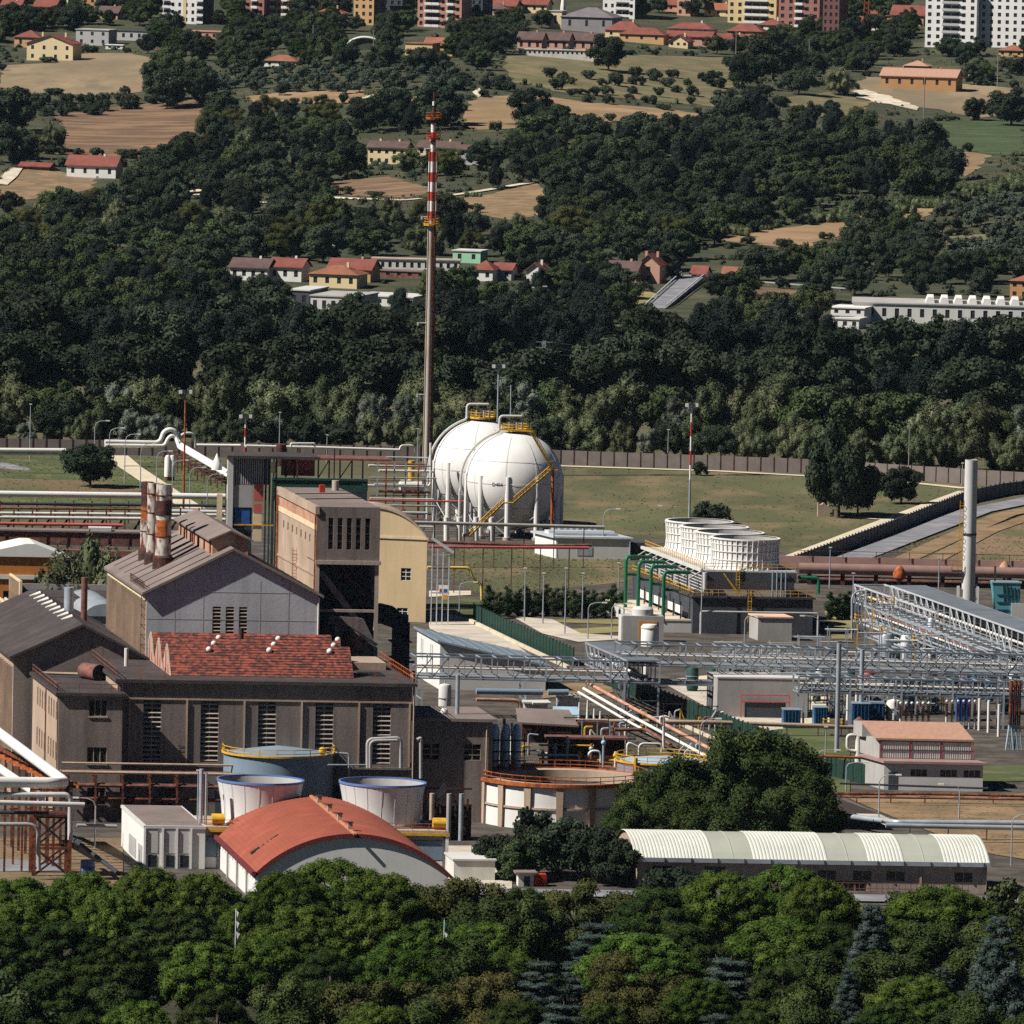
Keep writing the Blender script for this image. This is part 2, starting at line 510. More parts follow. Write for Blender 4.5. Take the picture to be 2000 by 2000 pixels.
def ground_sheet():
 xs, ys = _xs, _ys
 v = [(x, y, hgt(x, y)) for y in ys for x in xs]
 n = len(xs)
 q = [(j * n + i, j * n + i + 1, (j + 1) * n + i + 1, (j + 1) * n + i) for j in range(len(ys) - 1) for i in range(n - 1)]
 mb = MB()
 mb.add(v, q)
 o = struct(mb, 'ground', GROUND, smooth='all')
 o.data.materials.append(HILL)
 for p in o.data.polygons:
  if o.data.vertices[p.vertices[0]].co.y > 2700:
   p.material_index = 1
ground_sheet()
_patch_n = [0]
def _lift(l):
 _patch_n[0] += 1
 return l + _patch_n[0] * 0.004
def spans(poly, v):
 xs = []
 n = len(poly)
 for i in range(n):
  (x0, y0), (x1, y1) = poly[i], poly[(i + 1) % n]
  if (y0 <= v < y1) or (y1 <= v < y0):
   xs.append(x0 + (v - y0) / (y1 - y0) * (x1 - x0))
 return sorted(xs)
def patch(poly, m, name, lift=0.03, hill=False, step=None, kind='structure'):
 """a sheet of land whose outline is seen as the photo polygon poly; it lies on the ground as a real sheet"""
 step = step or (3.0 if hill else 6.0)
 lift = _lift(lift * (.5 if hill else 1.0))
 v0, v1 = min(p[1] for p in poly), max(p[1] for p in poly)
 rows = []
 n = max(2, int((v1 - v0) / step) + 1)
 for i in range(n + 1):
  v = v0 + (v1 - v0) * i / n
  vv = min(max(v, v0 + 1e-3), v1 - 1e-3)
  xs = spans(poly, vv)
  if len(xs) >= 2:
   j1, j2 = (5 * math.sin(v * 1.7 + poly[0][0]) + 4 * math.sin(v * .61 + 2), 5 * math.sin(v * 1.3 + 4) + 4 * math.sin(v * .53 + poly[0][1])) if hill and xs[-1] - xs[0] > 40 else (0, 0)
   rows.append((v, xs[0] + j1, xs[-1] + j2))
 pts, faces = [], []
 k = max(2, int(max(r[2] - r[1] for r in rows) / (25 if hill else 120)))
 for v, a, b in rows:
  for j in range(k + 1):
   u = a + (b - a) * j / k
   if hill:
    p = T(u, v)
    pts.append((p.x, p.y, land(p.x, p.y) + lift))
   else:
    p = G(u, v)
    pts.append((p.x, p.y, lift))
 for i in range(len(rows) - 1):
  for j in range(k):
   a = i * (k + 1) + j
   faces.append((a + k + 1, a + k + 2, a + 1, a))
 mb = MB()
 mb.add(pts, faces)
 return struct(mb, name, m, smooth='all' if hill else False, kind=kind)
def strip(path, w, m, name, lift=0.04, hill=False):
 """a path or road: photo polyline, width in metres"""
 lift = _lift(lift + (0.0 if hill else 0.1))
 P = []
 for (u0, v0), (u1, v1) in zip(path, path[1:]):
  n = max(1, int(max(abs(u1 - u0), abs(v1 - v0)) / 12))
  P += [(u0 + (u1 - u0) * i / n, v0 + (v1 - v0) * i / n) for i in range(n)]
 P.append(path[-1])
 W = [T(u, v) if hill else G(u, v) for u, v in P]
 pts, faces = [], []
 for i, p in enumerate(W):
  t = (W[min(i + 1, len(W) - 1)] - W[max(i - 1, 0)])
  t.z = 0
  t.normalize()
  nrm = Vector((-t.y, t.x, 0)) * (w / 2)
  for s in (1, -1):
   q = p + nrm * s
   pts.append((q.x, q.y, (land(q.x, q.y) if hill else 0) + lift))
 for i in range(len(W) - 1):
  faces.append((2 * i, 2 * i + 1, 2 * i + 3, 2 * i + 2))
 mb = MB()
 mb.add(pts, faces)
 return struct(mb, name, m, smooth='all')
FIELDS = []
def field(poly, m, name, lift=0.12):
 FIELDS.append(poly)
 return patch(poly, m, name, lift, hill=True)
# hillside fields
field([(0, 128), (60, 126), (110, 122), (165, 104), (250, 104), (303, 114), (300, 125), (276, 182), (190, 186), (70, 184), (0, 172)], STUBBLE, 'stubble_field')
field([(105, 222), (200, 212), (320, 200), (392, 194), (398, 240), (372, 268), (345, 300), (290, 312), (200, 306), (66, 300), (70, 276), (130, 262), (120, 240)], PLOUGH, 'ploughed_field')
field([(0, 340), (60, 330), (190, 345), (180, 368), (120, 385), (0, 395)], DIRT, 'dirt_slope')
field([(480, 188), (560, 180), (700, 176), (760, 178), (760, 200), (500, 205)], TAN, 'dry_tan_field')
field([(905, 215), (930, 190), (1040, 184), (1150, 200), (1250, 208), (1370, 222), (1370, 242), (1260, 240), (1100, 232), (1000, 252), (910, 254)], TAN, 'dry_tan_field')
field([(700, 185), (830, 188), (828, 205), (740, 214), (700, 208)], TAN, 'dry_tan_field')
field([(615, 356), (690, 350), (760, 345), (800, 356), (860, 372), (800, 386), (690, 384), (640, 376)], PLOUGH, 'ploughed_field')
field([(860, 396), (960, 378), (1050, 358), (1072, 385), (1060, 420), (1000, 430), (900, 412)], DIRT, 'dirt_slope')
field([(1398, 470), (1440, 455), (1560, 442), (1690, 420), (1800, 404), (1838, 402), (1800, 428), (1700, 450), (1600, 470), (1560, 495), (1500, 480)], TAN, 'dry_tan_field')
field([(1665, 172), (1690, 150), (1800, 158), (1985, 172), (1980, 190), (1960, 225), (1900, 232), (1840, 215), (1700, 200)], STUBBLE, 'stubble_field')
field([(1808, 240), (1900, 232), (2000, 240), (2000, 305), (1900, 300), (1830, 285)], CROP, 'green_crop_field')
field([(1840, 292), (1935, 302), (1910, 330), (1885, 345), (1860, 320)], DIRT, 'dirt_slope')
field([(985, 108), (1150, 106), (1480, 112), (1480, 150), (1420, 175), (1400, 210), (1300, 200), (1100, 180), (1000, 160), (985, 130)], MEADOW, 'dry_meadow')
field([(1540, 190), (1620, 180), (1700, 200), (1680, 222), (1600, 232), (1540, 218)], MEADOW, 'dry_meadow')
field([(1830, 462), (1930, 458), (1930, 476), (1830, 480)], MEADOW, 'dry_meadow')
field([(0, 455), (36, 455), (36, 478), (0, 480)], MEADOW, 'dry_meadow')
field([(1460, 560), (1555, 566), (1560, 590), (1490, 600)], PLOUGH, 'ploughed_field')
field([(1225, 575), (1265, 568), (1290, 580), (1240, 600)], LAWN_YELLOW, 'yellowed_bank')
patch([(1660, 178), (1690, 176), (1740, 190), (1795, 210), (1790, 216), (1740, 205), (1690, 196)], CHALK, 'chalk_bank', 0.25, hill=True)
patch([(922, 180), (936, 172), (946, 184), (934, 190)], CHALK, 'chalk_bank', 0.25, hill=True)
strip([(705, 205), (718, 192), (735, 186), (770, 186), (800, 190)], 3.5, CHALK, 'farm_track', 0.3, hill=True)
strip([(620, 386), (700, 390), (790, 392), (860, 386), (940, 374), (1000, 364), (1050, 356)], 4.0, PATH_PALE, 'farm_track', 0.3, hill=True)
strip([(240, 400), (300, 384), (370, 378), (408, 370)], 5.0, PATH_PALE, 'farm_track', 0.3, hill=True)
strip([(370, 378), (420, 392), (520, 398)], 3.0, PATH_PALE, 'farm_track', 0.3, hill=True)
strip([(0, 362), (20, 345), (30, 330)], 5.0, CHALK, 'farm_track', 0.3, hill=True)
# plant grounds
patch([(-60, 1010), (700, 1010), (1100, 1000), (1300, 1060), (2060, 1085), (2060, 1770), (-60, 1770)], YARD, 'plant_yard', 0.01, step=40)
patch([(1060, 900), (1400, 912), (1700, 930), (1905, 952), (1560, 1082), (1500, 1072), (1245, 1050), (1080, 1035)], LAWN, 'dry_lawn', 0.03)
patch([(-40, 893), (230, 890), (440, 905), (440, 1000), (200, 990), (-40, 985)], LAWN_GREEN, 'green_lawn', 0.03)
patch([(868, 1075), (960, 1066), (1110, 1085), (1240, 1095), (1245, 1135), (1110, 1150), (930, 1160), (880, 1130)], LAWN, 'dry_lawn', 0.03)
patch([(-40, 905), (10, 905), (58, 916), (60, 921), (-40, 912)], ASPHALT, 'side_road', 0.05)
patch([(-40, 935), (180, 940), (300, 960), (200, 968), (-40, 962)], DIRT_BROWN, 'dry_verge', 0.05)
strip([(228, 892), (255, 915), (300, 945), (345, 975), (385, 1000)], 5.0, PATH_PALE, 'pale_path', 0.06)
strip([(1060, 911), (1400, 922), (1600, 933), (1800, 947), (1885, 956)], 3.0, PATH_PALE, 'pale_path', 0.06)
strip([(1885, 962), (1800, 993), (1700, 1031), (1620, 1062), (1545, 1090)], 3.2, PATH_PALE, 'pale_path', 0.07)
strip([(1660, 1012), (1740, 1018), (1800, 1008)], 2.0, PATH_PALE, 'pale_path', 0.06)
patch([(1600, 1098), (1760, 1098), (2060, 1000), (2060, 1110), (1600, 1115)], DIRT_BROWN, 'weedy_earth', 0.02)
strip([(1650, 1098), (1780, 1048), (1905, 1000), (2030, 975)], 7.0, ASPHALT, 'perimeter_road', 0.06)
strip([(1760, 1098), (1860, 1052), (1960, 1008), (2060, 985)], 5.0, DIRT, 'dirt_track', 0.05)
strip([(1820, 1098), (1930, 1040), (2060, 995)], 4.0, DIRT, 'dirt_track', 0.05)
patch([(838, 1178), (920, 1168), (960, 1180), (960, 1215), (900, 1215), (838, 1205)], LAWN_GREEN, 'green_lawn', 0.03)
patch([(838, 1196), (900, 1205), (935, 1215), (1020, 1270), (1060, 1300), (1010, 1300), (838, 1230)], CONCRETE_PAV, 'paved_lane', 0.05)
patch([(838, 1156), (920, 1156), (920, 1166), (838, 1168)], PATH_PALE, 'pale_path', 0.06)
patch([(1070, 1212), (1215, 1212), (1215, 1222), (1085, 1220)], LAWN_YELLOW, 'yellowed_lawn', 0.05)
patch([(1110, 1228), (1215, 1225), (1215, 1240), (1130, 1242)], LAWN_YELLOW, 'yellowed_lawn', 0.05)
patch([(1000, 1206), (1075, 1210), (1140, 1242), (1215, 1243), (1220, 1252), (1130, 1256), (1060, 1240)], CONCRETE_PAV, 'paved_lane', 0.05)
patch([(1610, 1195), (1665, 1195), (1665, 1250), (1625, 1250)], LAWN_YELLOW, 'yellowed_lawn', 0.05)
patch([(1280, 1328), (1340, 1326), (1450, 1370), (1560, 1418), (1560, 1445), (1500, 1440), (1400, 1395)], CONCRETE_PAV, 'plant_road', 0.05)
patch([(1340, 1325), (1420, 1318), (1620, 1325), (1620, 1420), (1560, 1418), (1440, 1362)], PATH_PALE, 'concrete_apron', 0.04)
patch([(1225, 1395), (1290, 1390), (1400, 1432), (1440, 1460), (1400, 1470), (1300, 1425)], YARD, 'plant_lane', 0.05)
patch([(1120, 1335), (1190, 1332), (1200, 1358), (1060, 1366), (1050, 1345)], DIRT, 'bare_dirt', 0.05)
patch([(1480, 1430), (1600, 1420), (1660, 1460), (1660, 1560), (1500, 1520)], LAWN_GREEN, 'green_lawn', 0.05)
patch([(1640, 1555), (1720, 1565), (2060, 1552), (2060, 1690), (1930, 1670), (1760, 1605)], DIRT, 'bare_dirt', 0.03)
patch([(1610, 1555), (1660, 1568), (1760, 1612), (1740, 1620), (1640, 1580)], CONCRETE_PAV, 'paved_lane', 0.06)
patch([(1870, 1500), (2060, 1495), (2060, 1530), (1870, 1532)], LAWN_GREEN, 'green_lawn', 0.03)
patch([(-60, 1640), (240, 1640), (240, 1740), (-60, 1740)], DIRT_BROWN, 'weedy_earth', 0.04)
patch([(-60, 1680), (120, 1684), (120, 1706), (-60, 1706)], ASPHALT, 'side_road', 0.07)
patch([(860, 1655), (960, 1655), (1000, 1700), (1000, 1745), (860, 1745)], CONCRETE_PAV, 'concrete_apron', 0.04)
strip([(870, 1745), (1300, 1752), (2060, 1765)], 8.0, ASPHALT, 'entrance_road', 0.06)
patch([(-60, 1760), (2060, 1770), (2060, 2300), (-60, 2300)], PARKG, 'park_ground', 0.02, step=60)
# ------------------------------------------------------------------ trees
def _core(blob, rng):
 c, r, fl, t = blob
 v, q = [], []
 n, m = 7, 4
 for i in range(m + 1):
  a = -math.pi / 2 + math.pi * i / m
  for j in range(n):
   w = 2 * math.pi * (j + 0.5 * (i % 2)) / n
   k = r * 0.74 * rng.uniform(0.85, 1.12)
   v.append((c[0] + k * math.cos(a) * math.cos(w), c[1] + k * math.cos(a) * math.sin(w), c[2] + k * math.sin(a) * fl))
 for i in range(m):
  for j in range(n):
   q.append((i * n + j, i * n + (j + 1) % n, (i + 1) * n + (j + 1) % n, (i + 1) * n + j))
 return v, q
def foliage_mesh(name, blobs, leaf, dens, seed, mt, up=0.25, aspect=0.75):
 """crown: every blob is a clump; leaf-sized rhombs stand on its skin, a rough core fills it"""
 rng = np.random.default_rng(seed)
 V, Q, TI = [], [], []
 nv = 0
 quads = []
 for b in blobs:
  c, r, fl, t = b
  v, q = _core(b, rng)
  V.append(np.array(v))
  quads.append(np.array(q) + nv)
  TI.append(np.full(len(v), max(0.0, min(1.0, t))))
  nv += len(v)
  n = max(8, int(dens * r * r))
  d = rng.normal(size=(n, 3))
  d /= np.linalg.norm(d, axis=1)[:, None]
  d[:, 2] = np.where((d[:, 2] < -0.35) & (rng.random(n) < 0.6), -d[:, 2], d[:, 2])
  rad = r * rng.uniform(0.72, 1.1, n)
  pos = np.array(c) + d * rad[:, None] * np.array([1, 1, fl])
  nor = d + rng.normal(size=(n, 3)) * 0.55 + np.array([0, 0, up])
  nor /= np.linalg.norm(nor, axis=1)[:, None]
  a = np.cross(nor, rng.normal(size=(n, 3)))
  a /= np.linalg.norm(a, axis=1)[:, None]
  bb = np.cross(nor, a)
  s = leaf * rng.uniform(0.6, 1.25, n)
  s2 = s * aspect
  P = np.stack([pos - a * s[:, None], pos - bb * s2[:, None], pos + a * s[:, None], pos + bb * s2[:, None]], axis=1).reshape(-1, 3)
  V.append(P)
  quads.append(np.arange(4 * n).reshape(-1, 4) + nv)
  tt = np.clip(t + rng.normal(size=n) * 0.16, 0, 1)
  TI.append(np.repeat(tt, 4))
  nv += 4 * n
 V = np.concatenate(V).astype(np.float32)
 Qa = np.concatenate(quads).astype(np.int32)
 TI = np.concatenate(TI).astype(np.float32)
 me = bpy.data.meshes.new(name)
 me.vertices.add(len(V))
 me.vertices.foreach_set('co', V.ravel())
 me.loops.add(Qa.size)
 me.loops.foreach_set('vertex_index', Qa.ravel())
 me.polygons.add(len(Qa))
 me.polygons.foreach_set('loop_start', np.arange(0, Qa.size, 4, dtype=np.int32))
 me.polygons.foreach_set('loop_total', np.full(len(Qa), 4, dtype=np.int32))
 at = me.attributes.new('tint', 'FLOAT', 'POINT')
 at.data.foreach_set('value', TI)
 me.materials.append(mt)
 me.update(calc_edges=True)
 return me
def trunk_mesh(name, h, r, seed, fork=0.45, spread=2.5, limbs=4, top=0.75):
 R = random.Random(seed)
 mb = MB()
 b = (R.uniform(-.3, .3), R.uniform(-.3, .3))
 mb.tube([(0, 0, -0.6), (0, 0, 0.2), (b[0], b[1], h * fork), (b[0] * 1.5, b[1] * 1.5, h * top)], [r * 1.35, r, r * 0.75, r * 0.3], n=7)
 for i in range(limbs):
  w = 2 * math.pi * (i + R.random() * 0.5) / limbs
  z0 = h * (fork + R.uniform(-0.05, 0.12))
  s = spread * R.uniform(0.6, 1.0)
  mb.tube([(b[0], b[1], z0), (b[0] + s * .5 * math.cos(w), b[1] + s * .5 * math.sin(w), z0 + h * .14), (b[0] + s * math.cos(w), b[1] + s * math.sin(w), z0 + h * .26)], [r * .5, r * .35, r * .12], n=5)
 return mesh_from(mb, (0, 0, 0), name, BARK, smooth='all')
def blobs_hull(seed, w, h, z0, n, rb, power=0.45, fl=0.85, lean=0.0, taper=0.0):
 """clumps spread through an uneven ellipsoid hull: width w, height h, bottom at z0"""
 R = random.Random(seed)
 out = []
 lobes = [(R.uniform(0, 6.283), R.uniform(-.8, 1), R.uniform(.72, 1.22)) for _ in range(6)]
 for i in range(n):
  for _ in range(30):
   d = Vector((R.gauss(0, 1), R.gauss(0, 1), R.gauss(0, 1))).normalized()
   k = R.random() ** power
   zz = d.z * k
   sh = 1.0 - taper * max(0.0, zz)
   a = math.atan2(d.y, d.x)
   lb = min(lobes, key=lambda q: abs(math.sin((q[0] - a) / 2)) + .5 * abs(q[1] - d.z))[2]
   p = (d.x * k * w / 2 * sh * lb + lean * zz, d.y * k * w / 2 * sh * lb, z0 + h / 2 + zz * h / 2 * (.5 + .5 * lb))
   if all((Vector(p) - Vector(o[0])).length > rb * 0.7 for o in out):
    break
  out.append((p, rb * R.uniform(0.7, 1.25), fl, R.random()))
 return out
# leaf colours
L_OAK = leaf_mat('oak_leaves', (0.026, 0.036, 0.022), (0.050, 0.062, 0.038), hue=0.025, val=0.3)
L_DARK = leaf_mat('dark_poplar_leaves', (0.015, 0.022, 0.019), (0.032, 0.041, 0.031), hue=0.02, val=0.3)
L_WILLOW = leaf_mat('willow_leaves', (0.074, 0.090, 0.044), (0.132, 0.142, 0.078), hue=0.025, val=0.32)
L_SILVER = leaf_mat('silver_poplar_leaves', (0.085, 0.100, 0.074), (0.150, 0.165, 0.130), hue=0.02, val=0.25)
L_OLIVE = leaf_mat('olive_leaves', (0.045, 0.062, 0.045), (0.075, 0.092, 0.066), hue=0.02, val=0.2)
L_GREEN = leaf_mat('fresh_green_leaves', (0.040, 0.056, 0.024), (0.070, 0.088, 0.038), hue=0.025, val=0.25)
L_PINE = leaf_mat('stone_pine_needles', (0.038, 0.066, 0.013), (0.084, 0.124, 0.024), hue=0.018, val=0.2)
L_PINE_D = leaf_mat('dark_pine_needles', (0.022, 0.038, 0.011), (0.046, 0.066, 0.018), hue=0.02, val=0.2)  # darker needle copy; in the park it paints in shaded gaps
L_CEDAR = leaf_mat('blue_cedar_needles', (0.034, 0.052, 0.044), (0.066, 0.090, 0.078), hue=0.015, val=0.15)
L_OLIVEBR = leaf_mat('browning_broad_leaves', (0.052, 0.062, 0.020), (0.085, 0.082, 0.028), hue=0.025, val=0.2)
L_HEDGE = leaf_mat('hedge_leaves', (0.020, 0.034, 0.016), (0.038, 0.056, 0.024), hue=0.02, val=0.2)
L_BIG = leaf_mat('poplar_grove_leaves', (0.026, 0.042, 0.014), (0.060, 0.080, 0.026), hue=0.015, val=0.15)
L_REED = leaf_mat('reed_leaves', (0.075, 0.095, 0.045), (0.120, 0.145, 0.075), hue=0.02, val=0.15)
KINDS_ = {}
def kind(name, noun, crowns, trunks, h0, w0):
 KINDS_[name] = dict(noun=noun, crowns=crowns, trunks=trunks, h0=h0, w0=w0)
def mk(nm, variants, fn, mt, leaf, dens, h0, w0, noun, trunk, **kw):
 cr, tk = [], []
 for i in range(variants):
  seed = (sum(map(ord, nm)) * 31 + i * 977) % 99991
  cr.append(foliage_mesh(nm + '_crown', fn(seed), leaf, dens, seed, mt, **kw))
  tk.append(trunk_mesh(nm + '_trunk', h0, seed=seed, **trunk))
 kind(nm, noun, cr, tk, h0, w0)
mk('oak', 6, lambda s: blobs_hull(s, 11.5, 9, 1.0, 34, 1.75, 0.4), L_OAK, 0.3, 70, 10, 12, 'oak', dict(r=.3, spread=3.2))
mk('poplar', 5, lambda s: blobs_hull(s, 10.5, 16.5, 1.2, 46, 1.85, 0.4, fl=1.25, taper=0.35), L_DARK, 0.32, 62, 18, 11, 'poplar', dict(r=.38, spread=3, fork=.3))
mk('willow', 4, lambda s: blobs_hull(s, 9.5, 9.8, 0.2, 34, 1.45, 0.38, fl=1.4, taper=0.3), L_WILLOW, 0.27, 85, 10, 10, 'willow', dict(r=.28, spread=3, fork=.25), aspect=0.4)
mk('silver', 2, lambda s: blobs_hull(s, 9, 11, 0.4, 34, 1.4, 0.38, fl=1.35, taper=0.25), L_SILVER, 0.26, 85, 12, 9, 'white poplar', dict(r=.28, spread=3, fork=.25), aspect=0.4)
mk('olive', 2, lambda s: blobs_hull(s, 5, 3.4, 0.9, 10, 1.25, 0.4), L_OLIVE, 0.3, 46, 4.3, 5.2, 'olive tree', dict(r=.2, spread=1.5, fork=.3, limbs=3))
mk('broad', 3, lambda s: blobs_hull(s, 9.5, 8.4, 0.8, 32, 1.5, 0.4), L_GREEN, 0.26, 80, 9.3, 10, 'broadleaf tree', dict(r=.26, spread=2.8))
mk('bush', 2, lambda s: blobs_hull(s, 5.5, 3.8, -0.3, 12, 1.2, 0.4), L_OAK, 0.3, 44, 3.6, 6, 'bush', dict(r=.1, spread=1.2, fork=.2, limbs=3))
mk('reed', 2, lambda s: [((random.Random(s + i).uniform(-4, 4), random.Random(s + i * 3).uniform(-1.3, 1.3), 1.2), 1.3, 1.5, random.Random(s + i * 7).random()) for i in range(9)], L_REED, 0.3, 60, 3.4, 9, 'reed clump', dict(r=.05, spread=.5, fork=.2, limbs=3), aspect=0.3, up=0)
def pine_blobs(s, n=58, w=12.0, zt=11.6, dome=4.4):
 R = random.Random(s)
 out = []
 for i in range(n):
  for _ in range(20):
   a, k = R.uniform(0, 6.283), math.sqrt(R.random())
   x, y = w / 2 * k * math.cos(a), w / 2 * k * math.sin(a)
   z = zt - dome * k ** 2.2 + R.uniform(-0.5, 0.5)
   if all((Vector((x, y, z)) - Vector(o[0])).length > 1.15 for o in out):
    break
  out.append(((x, y, z), R.uniform(0.85, 1.35), 0.8, R.random()))
 for i in range(n):
  a, k = R.uniform(0, 6.283), R.uniform(0.3, 1.0)
  out.append(((w / 2 * k * math.cos(a), w / 2 * k * math.sin(a), zt - dome * (0.7 + 0.95 * R.random())), R.uniform(0.9, 1.35), 0.8, R.random() * 0.4))
 return out
mk('pine', 4, pine_blobs, L_PINE, 0.15, 230, 12.5, 12.5, 'umbrella pine', dict(r=.34, spread=4, fork=.5, limbs=6, top=.85), aspect=0.45)
mk('pine_dark', 2, lambda s: pine_blobs(s, 56, 11, 11.5, 6.0), L_PINE_D, 0.15, 230, 12.5, 11.5, 'pine', dict(r=.34, spread=4, fork=.4, limbs=6, top=.85), aspect=0.45)
def cedar_blobs(s):
 R = random.Random(s)
 out = []
 for lv in range(9):
  z = 1.5 + lv * 1.35
  rr = 5.4 * (1 - lv / 10.0) + 0.3
  n = max(5, int(rr * 4.2))
  for j in range(n):
   a = 6.283 * (j + R.random() * 0.7) / n
   k = rr * R.uniform(0.55, 1.05)
   out.append(((k * math.cos(a), k * math.sin(a), z + R.uniform(-.35, .35) - k * 0.06), R.uniform(0.8, 1.3), 0.32, R.random()))
  out.append(((0, 0, z), rr * 0.4, 0.4, 0.1))
 return out
mk('cedar', 2, cedar_blobs, L_CEDAR, 0.14, 210, 14.5, 11.5, 'cedar', dict(r=.35, spread=1.5, fork=.6, top=.86), aspect=0.4, up=0.5)
def spruce_blobs(s):
 R = random.Random(s)
 out = []
 for lv in range(13):
  z = 0.9 + lv * 1.05
  rr = 3.9 * (1 - lv / 13.6) + 0.15
  n = max(4, int(rr * 5.2))
  for j in range(n):
   a = 6.283 * (j + R.random() * 0.8) / n
   k = rr * R.uniform(0.65, 1.0)
   out.append(((k * math.cos(a), k * math.sin(a), z + R.uniform(-.3, .3) - k * 0.1), R.uniform(0.75, 1.1) * (0.6 + 0.5 * (1 - lv / 13)), 0.9, R.random()))
  out.append(((0, 0, z), rr * 0.55, 0.9, 0.1))
 return out
mk('spruce', 2, spruce_blobs, L_CEDAR, 0.14, 230, 15.0, 8.6, 'blue spruce', dict(r=.3, spread=1.0, fork=.6, top=.9), aspect=0.45)
mk('brown', 2, lambda s: blobs_hull(s, 9.5, 9, 1.0, 30, 1.5, 0.38), L_OLIVEBR, 0.17, 170, 10, 10, 'broadleaf tree', dict(r=.26, spread=2.8), aspect=0.6)
mk('grove', 3, lambda s: blobs_hull(s, 11, 13, 0.4, 46, 1.7, 0.36, fl=1.15, taper=0.25), L_BIG, 0.19, 150, 13.5, 12, 'poplar', dict(r=.32, spread=3, fork=.25), aspect=0.7)
mk('cypress', 2, lambda s: [((0.3 * math.sin(i * 2.1), 0.3 * math.cos(i * 1.7), 0.8 + i * 0.8), 0.95 * (1 - abs(i - 3) / 9.0), 1.5, (i * 37 % 10) / 10.0) for i in range(9)], L_HEDGE, 0.2, 150, 8.6, 2.4, 'cypress', dict(r=.12, spread=.4, fork=.5, limbs=3), aspect=0.5)
TREES = []
_tn = {}
def tree(kd, loc, h, w=None, desc='', group='trees', name=None, rng=random.Random(5)):
 """one tree: an Empty at its foot with trunk and crown"""
 K = KINDS_[kd]
 i = _tn.get(kd, 0)
 _tn[kd] = i + 1
 j = rng.randrange(len(K['crowns']))
 nm = name or {'oak': 'oak_tree', 'poplar': 'poplar_tree', 'willow': 'willow_tree', 'silver': 'white_poplar_tree', 'olive': 'olive_tree', 'broad': 'broadleaf_tree', 'bush': 'bush', 'reed': 'reed_clump',
     'pine': 'umbrella_pine', 'pine_dark': 'pine_tree', 'cedar': 'cedar_tree', 'spruce': 'blue_spruce', 'brown': 'broadleaf_tree', 'grove': 'poplar_tree', 'cypress': 'cypress'}[kd]
 e = bpy.data.objects.new(nm, None)
 link(e)
 e.location = loc
 sz = h / K['h0']
 sw = (w / K['w0']) if w else sz * rng.uniform(0.9, 1.15)
 k_ = rng.uniform(.85, 1.18)
 e.scale = (sw * k_, sw / k_, sz)
 e.rotation_euler = (0, 0, rng.uniform(0, 6.283))
 props(e, cat='bush' if kd in ('bush',) else ('reeds' if kd == 'reed' else 'tree'), group=group)
 for nm2, me in (('trunk', K['trunks'][j]), ('crown', K['crowns'][j])):
  c = bpy.data.objects.new(nm2, me)
  link(c)
  c.parent = e
 u, v = proj(Vector(loc) + Vector((0, 0, h * 0.6)))
 TREES.append((e, desc or K['noun'], u, v))
 return e
def inside(poly, u, v):
 xs = spans(poly, v)
 return any(xs[i] <= u <= xs[i + 1] for i in range(0, len(xs) - 1, 2))
def wood(poly, du, dv, kinds, hs, seed, desc, group, hill=True, clear=(), ragged=0.35):
 """trees whose crowns fill a photo outline: crown centres on a jittered grid, each foot worked out on the land below it"""
 R = random.Random(seed)
 v0, v1 = min(p[1] for p in poly), max(p[1] for p in poly)
 u0, u1 = min(p[0] for p in poly), max(p[0] for p in poly)
 v, row = v0 + dv * 0.3, 0
 while v < v1:
  u = u0 + (du / 2 if row % 2 else 0)
  while u < u1:
   uu, vv = u + R.uniform(-ragged, ragged) * du, v + R.uniform(-ragged, ragged) * dv
   u += du
   if not inside(poly, uu, vv):
    continue
   h = R.uniform(*hs)
   # foot of a tree of this height whose crown centre is seen at (uu, vv)
   fv = vv + 0.5 * h * 6.0
   for _ in range(3):
    p = T(uu, fv) if hill else G(uu, fv)
    fv = vv + 0.52 * h * PXM(p)
   p = T(uu, fv) if hill else G(uu, fv)
   if any(inside(c, uu, vv) or inside(c, uu, fv) for c in clear):
    continue
   kd = R.choice(kinds)
   tree(kd, p, h, None, desc.get(kd, '') if isinstance(desc, dict) else desc, group, rng=R)
  v += dv
  row += 1
# ------------------------------------------------------------------ building helpers
def wall_open(mb, a0, a1, z0, z1, ops, b=0.0, depth=0.4):
 """a wall skin in the plane b with real openings (a0,a1,z0,z1) and their reveals"""
 A = sorted(set([a0, a1] + [o[0] for o in ops] + [o[1] for o in ops]))
 Z = sorted(set([z0, z1] + [o[2] for o in ops] + [o[3] for o in ops]))
 for i in range(len(A) - 1):
  for j in range(len(Z) - 1):
   ca, cz = (A[i] + A[i + 1]) / 2, (Z[j] + Z[j + 1]) / 2
   if any(o[0] < ca < o[1] and o[2] < cz < o[3] for o in ops):
    continue
   mb.poly([(A[i], b, Z[j]), (A[i + 1], b, Z[j]), (A[i + 1], b, Z[j + 1]), (A[i], b, Z[j + 1])])
 for o in ops:
  p = [(o[0], o[2]), (o[1], o[2]), (o[1], o[3]), (o[0], o[3])]
  for k in range(4):
   (x0, y0), (x1, y1) = p[k], p[(k + 1) % 4]
   mb.poly([(x0, b, y0), (x1, b, y1), (x1, b + depth, y1), (x0, b + depth, y0)])
 return mb
